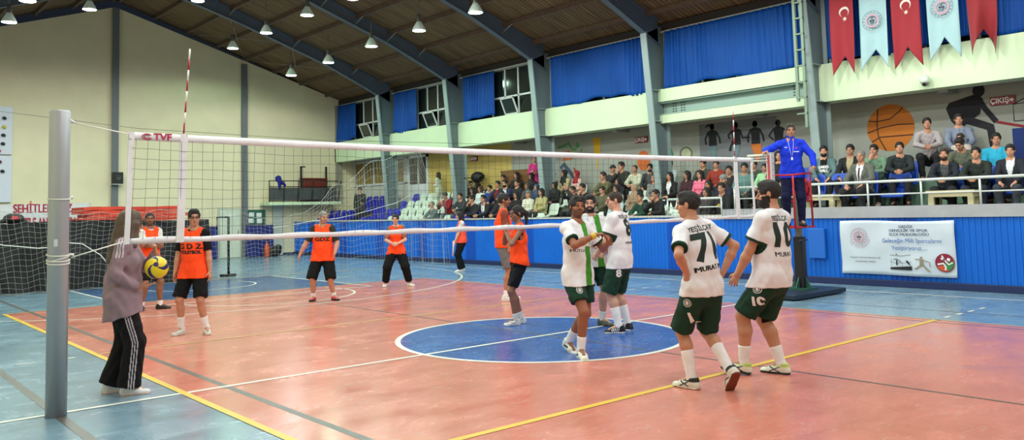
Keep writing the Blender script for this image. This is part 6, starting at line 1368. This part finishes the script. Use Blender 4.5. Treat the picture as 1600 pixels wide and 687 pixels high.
# ---------------------------------------------------------------- the crowd
CROWD = [
  (9.17, 3.54, 0.72, 1.080, 'lap', 'short', (20, 20, 24), (26, 32, 56), (34, 26, 24), 'boy in a black t-shirt with a yellow print'),
  (9.17, 3.96, 0.72, 1.051, 'flap', 'long', (60, 54, 56), (24, 24, 28), (34, 26, 22), 'child in grey by the short white railing'),
  (9.17, 5.40, 0.72, 1.013, 'chin', 'short', (22, 22, 26), (24, 24, 28), (28, 22, 20), 'person in black leaning on a hand in the lowest row'),
  (9.17, 5.88, 0.72, 0.971, 'clasp', 'short', (22, 66, 52), (22, 60, 48), (26, 20, 20), 'boy in a dark green tracksuit in the lowest row'),
  (9.17, 6.81, 0.72, 1.036, 'flap', 'bun', (170, 196, 200), (60, 74, 100), (40, 32, 28), 'girl in pale blue in the lowest row behind the white shirts'),
  (9.17, 11.37, 0.72, 1.080, 'clasp', 'short', (30, 32, 44), (24, 24, 28), (26, 22, 20), 'man in navy in the lower rows left of the orange vest player'),
  (9.17, 12.21, 0.72, 1.080, 'clasp', 'short', (28, 28, 32), (24, 24, 28), (26, 20, 20), 'man in a black jacket over a white shirt in the lower rows'),
  (9.17, 12.83, 0.72, 1.073, 'chin', 'short', (26, 26, 30), (70, 80, 90), (26, 22, 20), 'person in black second from the red sweater in the lower rows'),
  (9.17, 14.98, 0.72, 0.976, 'clasp', 'buzz', (88, 104, 108), (44, 50, 56), (120, 100, 84), 'balding man in a plaid shirt alone among the white seats'),
  (9.72, 3.80, 1.00, 1.056, 'flap', 'beanie', (30, 34, 54), (26, 32, 56), (130, 138, 136), 'woman in a grey patterned knit hat holding a child'),
  (9.72, 4.23, 1.00, 0.979, 'flap', 'long', (34, 32, 38), (24, 24, 28), (30, 22, 20), 'smiling dark haired woman right of the pink jacket'),
  (9.72, 6.57, 1.00, 0.978, 'flap', 'hijab', (150, 126, 100), (24, 24, 28), (156, 132, 104), 'woman wrapped in a tan scarf'),
  (9.72, 7.22, 1.00, 0.985, 'flap', 'long', (204, 206, 206), (24, 24, 28), (30, 24, 24), 'girl in white below the black headscarf'),
  (9.72, 7.74, 1.00, 0.927, 'lap', 'short', (86, 84, 62), (24, 24, 28), (40, 34, 30), 'man in a drab olive jacket between two dark coats'),
  (9.72, 8.40, 1.00, 1.007, 'chin', 'short', (22, 22, 26), (24, 24, 28), (24, 20, 20), 'man in black with his hand on his chin'),
  (9.72, 8.83, 1.00, 0.960, 'phone', 'short', (46, 46, 48), (24, 24, 28), (40, 32, 28), 'man in a dark vest holding up a phone to film'),
  (9.72, 10.20, 1.00, 1.000, 'flap', 'longfront', (168, 160, 108), (24, 24, 28), (24, 20, 20), 'long haired woman in a khaki yellow coat'),
  (9.72, 10.78, 1.00, 0.952, 'flap', 'beanie', (206, 206, 186), (24, 24, 28), (98, 108, 112), 'person in a grey knit hat and cream jacket'),
  (9.72, 11.34, 1.00, 0.951, 'flap', 'long', (28, 26, 30), (24, 24, 28), (30, 22, 20), 'young woman in black left of the cream jacket'),
  (9.72, 11.89, 1.00, 0.949, 'clasp', 'short', (30, 32, 40), (24, 24, 28), (24, 20, 20), 'man in a dark top behind the orange vest player'),
  (9.72, 14.04, 1.00, 0.952, 'clasp', 'short', (58, 60, 66), (90, 96, 100), (34, 28, 26), 'person in a dark grey jacket right of the red sweater'),
  (9.72, 14.83, 1.00, 1.008, 'phone2', 'short', (140, 20, 38), (50, 56, 66), (24, 20, 18), 'man in a dark red sweater looking at his phone left of the crowd'),
  (10.34, 3.60, 1.28, 1.026, 'lap', 'short', (96, 132, 128), (50, 52, 50), (24, 20, 20), 'man in a teal shirt seated behind the net end tape'),
  (10.34, 4.04, 1.28, 0.993, 'lap', 'short', (32, 34, 36), (26, 32, 56), (20, 18, 18), 'young man with glasses in black below the far net end'),
  (10.34, 4.91, 1.28, 0.992, 'flap', 'longfront', (226, 112, 142), (24, 24, 28), (26, 20, 20), 'long haired woman in a bright pink jacket'),
  (10.34, 5.33, 1.28, 0.997, 'flap', 'longfront', (58, 22, 34), (24, 24, 28), (20, 16, 18), 'long haired woman in a maroon cardigan'),
  (10.34, 5.87, 1.28, 0.992, 'flap', 'longfront', (22, 22, 26), (24, 24, 28), (20, 16, 16), 'woman with very long black hair in black below the white shirt man'),
  (10.34, 6.39, 1.28, 0.970, 'flap', 'longfront', (120, 120, 116), (24, 24, 28), (96, 66, 40), 'brown haired woman in a black and white patterned top'),
  (10.34, 7.68, 1.28, 0.934, 'flap', 'hijab', (26, 28, 34), (24, 24, 28), (22, 22, 26), 'woman in a black headscarf below the large dark haired man'),
  (10.34, 8.11, 1.28, 1.053, 'clasp', 'short', (96, 96, 62), (24, 24, 28), (40, 34, 30), 'man with glasses in an olive jacket'),
  (10.34, 10.25, 1.28, 0.930, 'flap', 'hijab', (16, 16, 18), (16, 16, 18), (18, 18, 20), 'woman dressed fully in black with a long veil'),
  (10.34, 11.05, 1.28, 0.909, 'flap', 'hijab', (44, 60, 84), (24, 24, 28), (52, 72, 98), 'woman in a slate blue headscarf'),
  (10.34, 11.48, 1.28, 0.955, 'flap', 'hijab', (78, 74, 70), (24, 24, 28), (70, 66, 66), 'woman in a grey brown headscarf left of the blue headscarf'),
  (10.34, 11.99, 1.28, 1.007, 'lap', 'short', (34, 34, 42), (24, 24, 28), (26, 22, 20), 'short haired man in a dark jacket'),
  (10.34, 12.42, 1.28, 1.022, 'clasp', 'short', (30, 44, 84), (24, 24, 28), (30, 24, 22), 'bearded man in a blue jacket over a white shirt below the brown cabinet'),
  (10.34, 12.95, 1.28, 1.008, 'lap', 'short', (34, 32, 40), (24, 24, 28), (30, 24, 22), 'man in a dark jacket over a red shirt'),
  (10.34, 13.38, 1.28, 0.910, 'lap', 'short', (30, 60, 140), (24, 24, 28), (28, 24, 22), 'person in a royal blue jacket'),
  (10.34, 13.87, 1.28, 0.947, 'flap', 'long', (206, 216, 216), (24, 24, 28), (70, 46, 36), 'brown haired woman in a white sweater'),
  (10.34, 14.30, 1.28, 0.922, 'flap', 'long', (28, 28, 34), (24, 24, 28), (22, 18, 18), 'dark haired woman left of the white sweater woman'),
  (10.95, 3.71, 1.56, 0.860, 'lap', 'short', (62, 74, 54), (24, 24, 28), (26, 22, 20), 'person in dark green turning away behind the teal shirt man'),
  (10.95, 4.83, 1.56, 0.928, 'lap', 'short', (150, 52, 36), (26, 32, 56), (40, 28, 24), 'person in a rust red jacket in the top row'),
  (10.95, 5.25, 1.56, 0.962, 'lap', 'short', (62, 66, 56), (24, 24, 28), (24, 22, 20), 'person in dark olive behind the pink jacket'),
  (10.95, 6.36, 1.56, 1.003, 'lap', 'short', (206, 218, 222), (60, 74, 100), (30, 24, 22), 'man in a white shirt highest in the crowd right of the steel column'),
  (10.95, 7.01, 1.56, 0.961, 'lap', 'short', (50, 52, 56), (24, 24, 28), (22, 18, 18), 'bearded man in a dark open jacket in the top row'),
  (10.95, 7.47, 1.56, 0.968, 'clasp', 'buzz', (198, 200, 176), (24, 24, 28), (60, 48, 40), 'short haired man in a cream sweater in the top row'),
  (10.95, 7.99, 1.56, 1.053, 'chin', 'short', (44, 46, 40), (24, 24, 28), (22, 18, 18), 'large dark haired man with a hand at his mouth in the top row'),
  (10.95, 8.42, 1.56, 0.996, 'lap', 'cap', (40, 46, 52), (24, 24, 28), (30, 34, 40), 'person in a dark cap high in the crowd'),
  (10.95, 9.91, 1.56, 0.982, 'flap', 'hijab', (206, 168, 158), (24, 24, 28), (150, 20, 36), 'woman in a bright red headscarf and pale pink coat'),
  (10.95, 10.44, 1.56, 1.022, 'flap', 'hijab', (176, 166, 124), (24, 24, 28), (18, 18, 20), 'woman in a black headscarf and olive cream coat in the top row'),
  (10.95, 10.96, 1.56, 0.978, 'flap', 'bun', (96, 98, 96), (24, 24, 28), (30, 24, 22), 'woman in grey with her dark hair tied up'),
  (10.95, 11.38, 1.56, 0.860, 'clasp', 'short', (150, 140, 140), (26, 32, 56), (30, 24, 24), 'child with dark hair behind the khaki coat woman'),
  (10.95, 11.95, 1.56, 1.001, 'flap', 'hijab', (22, 22, 26), (24, 24, 28), (26, 24, 26), 'woman in black below the standing person in pink'),
  (10.95, 12.68, 1.56, 1.067, 'flap', 'long', (24, 22, 26), (24, 24, 28), (26, 20, 20), 'long haired woman in black in the top row left of the pink standing person'),
  (10.95, 13.37, 1.56, 0.969, 'lap', 'short', (104, 104, 74), (24, 24, 28), (30, 24, 22), 'man in olive left of the brown cabinet'),
  (10.95, 15.17, 1.56, 0.871, 'lap', 'cap', (36, 36, 40), (24, 24, 28), (26, 26, 28), 'child in a dark cap beside the white t-shirt man'),
  (10.95, 15.61, 1.56, 1.015, 'lap', 'short', (206, 214, 214), (60, 74, 100), (28, 22, 20), 'man in a white t-shirt highest at the left end of the crowd'),
  (9.55, -2.42, 1.30, 0.978, 'lap', 'short', (28, 32, 46), (50, 56, 66), (28, 26, 28), 'heavy man in a dark suit and white shirt at the right edge'),
  (10.50, -1.90, 1.50, 1.053, 'lap', 'short', (40, 168, 204), (26, 32, 56), (26, 22, 20), 'smiling man in a bright turquoise shirt'),
  (9.55, -1.89, 1.30, 0.980, 'clasp', 'short', (30, 40, 36), (30, 34, 52), (20, 18, 18), 'black haired man in a dark green jacket behind the right table'),
  (10.30, -1.37, 1.50, 1.031, 'lookdown', 'short', (88, 94, 78), (24, 24, 28), (36, 28, 26), 'man in an olive jacket looking down behind the front row'),
  (9.55, -1.32, 1.30, 0.993, 'clasp', 'short', (24, 30, 42), (24, 26, 34), (58, 42, 34), 'brown haired bearded man in a navy coat with clasped hands'),
  (10.60, -1.22, 1.85, 0.866, 'flap', 'short', (190, 176, 170), (60, 74, 100), (60, 44, 34), 'small child in front of the man in the dark vest'),
  (11.00, -1.07, 2.03, 1.027, 'lap', 'short', (120, 128, 150), (26, 32, 56), (30, 24, 22), 'man in a dark vest seated highest with a child before him'),
  (10.95, -0.47, 2.00, 1.032, 'clasp', 'short', (168, 158, 160), (24, 24, 28), (26, 22, 20), 'man in a pale grey hoodie seated high against the stand wall'),
  (10.20, -0.21, 1.50, 1.017, 'clasp', 'short', (32, 40, 42), (34, 36, 40), (22, 20, 20), 'man in a dark green black jacket with clasped hands beneath the painted basketball'),
  (9.60, 0.34, 1.30, 1.047, 'suit', 'grey', (92, 96, 88), (26, 28, 32), (126, 122, 112), 'grey haired man in a grey suit and dark tie'),
  (10.30, 0.36, 1.50, 1.010, 'chin', 'short', (112, 146, 120), (24, 24, 28), (26, 22, 20), 'young man in a pale green jacket with his hand on his mouth'),
  (10.30, 0.92, 1.50, 1.044, 'lap', 'short', (24, 26, 30), (24, 24, 28), (22, 20, 20), 'young man in a black jacket over a beige top left of the grey suit'),
  (10.20, 1.47, 1.50, 1.052, 'lap', 'short', (88, 116, 118), (24, 24, 28), (24, 20, 20), 'bearded man in a teal jacket over a black printed t-shirt'),
  (10.30, 2.63, 1.50, 1.036, 'lap', 'long', (28, 28, 32), (24, 24, 28), (30, 24, 24), 'person in black and white with glasses left of the referee'),
  (10.20, 2.97, 1.50, 0.812, 'lap', 'short', (150, 196, 150), (24, 24, 28), (34, 28, 26), 'person in light green half hidden behind the white net post'),
]

SKO = mat('skin_crowd', (190, 140, 115), .55, objcol=True, spec=.3); TOPO = mat('fabric_crowd', (90, 90, 90), .85, objcol=True, noise=.12, nscale=10); HAIRO = mat('hair_crowd', (30, 24, 22), .7, objcol=True, noise=.2, nscale=40)
DK_ = cm((30, 22, 20), .6)
def seated(v):
    b = dict(H=1.74, pelvis=(0, -.05, .50), hip_pitch=0, seated=True, footR=(.13, .36, .088, -10), footL=(-.13, .36, .088, 10), kneeR=(.2, 1, 1), kneeL=(-.2, 1, 1), lean=4, beard=0, curl=.7, head_pitch=-3, bottom=dict(kind='pants', col=BLACK, loose=.018))
    if v == 'lap': b.update(handR=(.13, .30, .63), handL=(-.13, .28, .63), palmR=(0, 0, -1), palmL=(0, 0, -1), elbowR=(.8, -.6, 0), elbowL=(-.8, -.6, 0), head_yaw=6)
    if v == 'suit': b.update(lean=-4, bulk=1.12, belly=.9, handR=(.16, .30, .64), handL=(-.18, .30, .64), palmR=(0, 0, -1), palmL=(0, 0, -1), elbowR=(.8, -.6, 0), elbowL=(-.8, -.6, 0), head_yaw=10, footR=(.2, .30, .088, -20), footL=(-.2, .36, .088, 20))
    if v == 'clasp': b.update(lean=-20, handR=(.035, .40, .70), handL=(-.035, .40, .70), palmR=(-1, 0, 0), palmL=(1, 0, 0), elbowR=(.9, -.3, .0), elbowL=(-.9, -.3, .0), hdirR=(-.5, .8, -.1), hdirL=(.5, .8, -.1), head_pitch=2, curl=1.0, head_yaw=4)
    if v == 'chin': b.update(lean=-12, handR=(.045, .20, 1.02), handL=(-.02, .26, .74), palmR=(-.3, -.9, 0), palmL=(0, -.5, -.9), elbowR=(.5, .8, -.9), elbowL=(-.9, .1, -.5), hdirR=(-.2, -.1, 1), hdirL=(.9, .1, 0), curl=1.1, head_yaw=-4)
    if v == 'flap': b.update(H=1.66, fem=True, handR=(.04, .22, .64), handL=(-.05, .24, .65), palmR=(0, -.2, -1), palmL=(0, -.2, -1), elbowR=(.8, -.6, -.2), elbowL=(-.8, -.6, -.2), hdirR=(-.7, .6, 0), hdirL=(.7, .6, 0), footR=(.07, .36, .088, 0), footL=(-.07, .36, .088, 0), head_yaw=-6)
    if v in ('phone', 'phone2'):
        z = 1.24 if v == 'phone' else .90; b.update(lean=-6 if v == 'phone' else -18, handR=(.06, .36, z), handL=(-.06, .36, z), palmR=(-.8, -.4, 0), palmL=(.8, -.4, 0), elbowR=(.7, .1, -1), elbowL=(-.7, .1, -1), hdirR=(-.1, .5, .8), hdirL=(.1, .5, .8), head_pitch=0 if v == 'phone' else -24)
    if v == 'lookdown': b.update(lean=-16, handR=(.05, .34, .72), handL=(-.05, .34, .72), elbowR=(.9, -.3, 0), elbowL=(-.9, -.3, 0), head_pitch=-30, head_yaw=-10)
    if v == 'stand': b.update(seated=False, pelvis=(0, 0, .93), footR=(.11, .03, .088, -10), footL=(-.11, .0, .088, 12), kneeR=(.1, 1, 0), kneeL=(-.1, 1, 0), handR=(.24, .08, .86), handL=(-.10, .26, 1.10), lean=0)
    if v == 'standf': b.update(H=1.64, fem=True, seated=False, pelvis=(0, 0, .93), footR=(.11, .03, .088, -10), footL=(-.11, .0, .088, 12), kneeR=(.1, 1, 0), kneeL=(-.1, 1, 0), handR=(.10, .28, 1.20), handL=(-.08, .24, 1.16), lean=0)
    return b
_C = {}
HC = .0115
def base_parts(v):
    if v in _C: return _C[v]
    P = seated(v); J = skeleton(P); J['bulk'] = P.get('bulk', 1.)
    D = {'P': P, 'J': J}
    Pv, F = sdf_mesh(body_groups(J, P, HC), HC); D['body'] = mkmesh('body', Pv, F, [SKO, cm((40, 28, 24), .3), DK_, DK_, cm((156, 96, 88), .5)], face_pick(J, P)(centroids(Pv, F)), True)
    Pv, F = sdf_mesh(bottom_groups(J, P, P['bottom']), HC, .004); D['trousers'] = mkmesh('trousers', Pv, F, [TOPO], None, True)
    for sd in 'LR': Pv, F = sdf_mesh(shoe_groups(J, sd), HC); D['shoe' + sd] = mkmesh('shoe', Pv, F, [TOPO], None, True)
    _C[v] = D; return D
def top_mesh(v, op):
    if (v, op) in _C: return _C[(v, op)]
    D = base_parts(v); J, P = D['J'], D['P']
    Pv, F = sdf_mesh(top_groups(J, P, dict(loose=.020, sleeve=2, hem=.12, collar=False, hood=False)), HC, .005)
    C = centroids(Pv, F); q = (C - J['chest']) @ J['Rc']; mi = np.zeros(len(C), int)
    ms = [TOPO]
    if op:
        w_ = np.clip(.02 + (q[:, 2] + .12) * .22, .0, .07); mi[(np.abs(q[:, 0]) < w_) & (q[:, 1] > .03) & (q[:, 2] > -.14)] = 1
        ms.append(cloth({'white': (212, 216, 220), 'red': (140, 30, 36), 'beige': (170, 156, 124), 'black': (24, 24, 26), 'tie': (212, 216, 220), 'grey': (80, 82, 84)}[op]))
        if op == 'tie': mi[(np.abs(q[:, 0]) < .016) & (q[:, 1] > .03) & (q[:, 2] > -.14) & (q[:, 2] < .15)] = 2; ms.append(cloth((70, 24, 40)))
    _C[(v, op)] = mkmesh('upper_clothing', Pv, F, ms, mi, True); return _C[(v, op)]
def hair_mesh(v, k):
    if (v, 'h', k) in _C: return _C[(v, 'h', k)]
    D = base_parts(v); Pv, F = sdf_mesh(hair_groups(D['J'], D['P'], k), .010, .002, 2.)
    _C[(v, 'h', k)] = mkmesh('hair', Pv, F, [HAIRO], None, True); return _C[(v, 'h', k)]
rnd = random.Random(3)
def spectator(x, y, z, rz, sc, v, hair, top, bot, hc, label, group='spectators in the stand', shoe=(28, 28, 32)):
    D = base_parts(v); r = empty('person', (x, y, z), math.radians(rz)); r.scale = (sc,) * 3; tag(r, label, 'person', group)
    f = rnd.uniform(.82, 1.08); sk = tuple(min(1, c * f) for c in lin((194, 142, 116)))
    op = None
    for k, o_ in (('dark tie', 'tie'), ('white shirt', 'white'), ('over a red', 'red'), ('over a beige', 'beige'), ('black printed', 'black'), ('navy coat', 'grey'), ('open jacket', 'grey')):
        if k in label and ('man in a white shirt' not in label): op = o_; break
    b = put('body', D['body'], r); b.color = sk + (1,)
    t = put('upper_clothing', top_mesh(v, op), r); t.color = lin(top) + (1,)
    q = put('trousers', D['trousers'], r); q.color = lin(bot) + (1,)
    for sd in 'LR': q = put('shoe', D['shoe' + sd], r); q.color = lin(shoe) + (1,)
    q = put('headscarf' if hair == 'hijab' else (hair if hair in ('cap', 'beanie') else 'hair'), hair_mesh(v, hair), r); q.color = lin(hc) + (1,)
    if 'earded' in label:
        if (v, 'beard') not in _C:
            J, P = D['J'], D['P']; c, R, s = head_local(J, P); T2 = lambda x, y, z: c + R @ V(x, y, z) * s
            Pv, F = sdf_mesh([([ell(T2(0, .038, -.066), R.T, V(.063, .064, .056), .012), ell(T2(0, .10, -.045), R.T, V(.02, .03, .012), .006, True), ell(T2(0, .08, .02), R.T, V(.07, .06, .05), .01, True)], [], .01)], .009); _C[(v, 'beard')] = mkmesh('beard', Pv, F, [HAIRO], None, True)
        q = put('beard', _C[(v, 'beard')], r); q.color = lin(hc) + (1,)
    return r, t
for (x, y, z, sc, v, hair, top, bot, hc, label) in CROWD:
    plat = y < 3.2
    rz = rnd.uniform(84, 108) if not plat else rnd.uniform(92, 112)
    if 'grey suit' in label and v == 'suit': rz = 84
    r, t = spectator(x - .02 + (.07 if x < 9.3 else 0), y, z + (.0 if plat else .0), rz, sc, v, hair, top, bot, hc, label, 'spectators on the platform' if plat else 'spectators in the stand', shoe=(200, 200, 196) if rnd.random() < .2 else (28, 28, 32))
    if 'black printed' in label:
        D = base_parts(v); J = D['J']; t2 = t
        decal('shirt_lettering', t2, 'LAKO', .075, JP(J, 'chest', .0, .16, .02), J['Rc'][:, 1], J['Rc'][:, 2], WHM, r, bold=.006); decal('shirt_lettering', t2, 'WILL', .075, JP(J, 'chest', .0, .16, -.06), J['Rc'][:, 1], J['Rc'][:, 2], WHM, r, bold=.006)
    if 'yellow print' in label:
        D = base_parts(v); J = D['J']; decal('shirt_print', t, '*', .22, JP(J, 'chest', .0, .16, -.08), J['Rc'][:, 1], J['Rc'][:, 2], cm((214, 176, 60)), r, bold=.01)
    if v == 'phone':
        m = MB(); m.box(-.005, .075, -.004, .004, 0, .15); ph = m.build('phone', cm((24, 24, 28), .3), None, .002); ph.matrix_world = Matrix.Translation((x - .02, y, z)) @ Matrix.Rotation(math.radians(rz), 4, 'Z') @ Matrix.Translation((-.035, .43, 1.28)); tag(ph, 'black phone held up by the man filming in a dark vest', 'phone')
    if plat and z < 1.4: chair(x, y, 90, 'blue plastic chair under the ' + ' '.join(label.split()[:8]))
    elif plat and z < 1.6: chair(x + .02, y, 90, 'blue high backed chair of the ' + ' '.join(label.split()[:8]), z=1.502)
chair(9.75, 1.55, 90, 'empty blue chair right behind the referee stand backpack'); chair(9.7, .95, 90, 'empty blue chair between the referee stand and the grey suit man'); chair(9.8, -.25, 90, 'empty blue chair right of the grey suited man')
chair(10.4, 2.1, 90, 'tall blue chair just right of the far net post', z=1.502); chair(10.3, -2.6, 90, 'blue chair cut by the right edge', z=1.502)
spectator(11.15, 11.95, 1.72, 128, 1.02, 'standf', 'short', (198, 44, 126), (22, 24, 40), (110, 104, 104), 'person in a bright pink jacket standing behind the top row')
spectator(11.1, 17.25, 1.72, 20, .86, 'standf', 'long', (196, 206, 186), (196, 200, 186), (46, 32, 28), 'dark haired child dressed in white walking behind the white seats')
spectator(9.75, 20.75, 1.0, 150, .97, 'stand', 'short', (44, 48, 44), (22, 24, 26), (44, 40, 36), 'man in a dark jacket standing on the steps among the blue seats')
# stroller, brown box
r = empty('stroller', (11.1, 14.75, 1.72), .4); tag(r, 'black folding baby stroller parked behind the top row', 'stroller')
m = MB()
for sx in (-.22, .22): m.tube([(sx, -.35, .08), (sx, .1, .62), (sx, .45, 1.05), (sx, .52, 1.1)], .014, 6); m.tube([(sx, .3, .08), (sx, -.1, .62), (sx, -.2, .8)], .014, 6)
m.tube([(-.22, .52, 1.1), (.22, .52, 1.1)], .018, 6); m.build('frame', mat('stand_black'), r)
for (sx, sy) in ((-.22, -.35), (.22, -.35), (-.22, .3), (.22, .3)): m = MB(); m.lathe([(0, -.02), (.09, -.02), (.10, 0), (.09, .02), (0, .02)], n=16, M=Matrix.Translation((sx, sy, .10)) @ Matrix.Rotation(PI / 2, 4, 'Y')); m.build('wheel', mat('stand_black'), r)
P_, F_ = sdf_mesh([([ecn((0, .14, .50), (0, .10, .82), (1, 0, 0), (.18, .08), (.18, .08), .05), ecn((0, -.16, .46), (0, .1, .44), (1, 0, 0), (.17, .07), (.17, .07), .04), ell((0, .10, 1.10), I3, (.22, .26, .20), .05), ell((0, -.14, 1.0), I3, (.18, .24, .17), .03, True), cap((-.16, -.2, .62), (.16, -.2, .62), .02, .02, .02)], [], .02)], .014)
put('seat_and_hood', mkmesh('seat_and_hood', P_, F_, [mat('bag_black')], None, True), r)
m = MB(); m.box(-.11, .11, -.7, .7, 0, 1.22); m.box(-.12, .12, -.73, .73, 1.22, 1.26); m.box(-.12, -.11, -.65, .65, .1, 1.1); o = m.build('brown_cabinet', mat('cabinet_brown', (120, 82, 44), .5, noise=.15, nscale=5, stretch=(1, 1, 6)), None, .008); o.location = (11.27, 13.0, 1.72); tag(o, 'long brown wooden cabinet behind the top row beside the stroller', 'cabinet')
# ---------------------------------------------------------------- light and camera
for i, (x, y, z, c) in enumerate(LAMPS):
    l = bpy.data.lights.new('lamp_light', 'SPOT'); l.energy = 250; l.color = tuple(v ** 1.0 for v in lin(c)); l.spot_size = math.radians(169); l.spot_blend = .25; l.shadow_soft_size = .17
    o = bpy.data.objects.new('lamp_light', l); COL.objects.link(o); o.location = (x, y, z - .03)
w = bpy.data.worlds.new('world'); SC.world = w; w.use_nodes = True; bg = w.node_tree.nodes['Background']; bg.inputs[0].default_value = (.03, .04, .06, 1); bg.inputs[1].default_value = .3
cd = bpy.data.cameras.new('camera'); co = bpy.data.objects.new('camera', cd); COL.objects.link(co)
F_, YAW, PIT, ROL, CX, CY, CZ, PY, PX = 1274.3867, .6974770, .0711131, -.0244444, -7.224650, -7.716591, 1.604673, 239.03239, 766.58392
fw = V(math.sin(YAW) * math.cos(PIT), math.cos(YAW) * math.cos(PIT), math.sin(PIT)); r0_ = V(math.cos(YAW), -math.sin(YAW), 0); u0_ = np.cross(r0_, fw)
rr_ = math.cos(ROL) * r0_ + math.sin(ROL) * u0_; uu_ = -math.sin(ROL) * r0_ + math.cos(ROL) * u0_
co.matrix_world = Matrix(((rr_[0], uu_[0], -fw[0], CX), (rr_[1], uu_[1], -fw[1], CY), (rr_[2], uu_[2], -fw[2], CZ), (0, 0, 0, 1)))
cd.sensor_fit = 'HORIZONTAL'; cd.sensor_width = 36; cd.lens = F_ / 1600 * 36; cd.clip_start = .05; cd.clip_end = 200
cd.shift_x = (800 - PX) / 1600; cd.shift_y = (PY - 343.5) / 1600
SC.camera = co
SC.view_settings.view_transform = 'Standard'; SC.view_settings.look = 'None'; SC.view_settings.exposure = 0.0; SC.view_settings.gamma = 1; SC.view_settings.use_curve_mapping = False
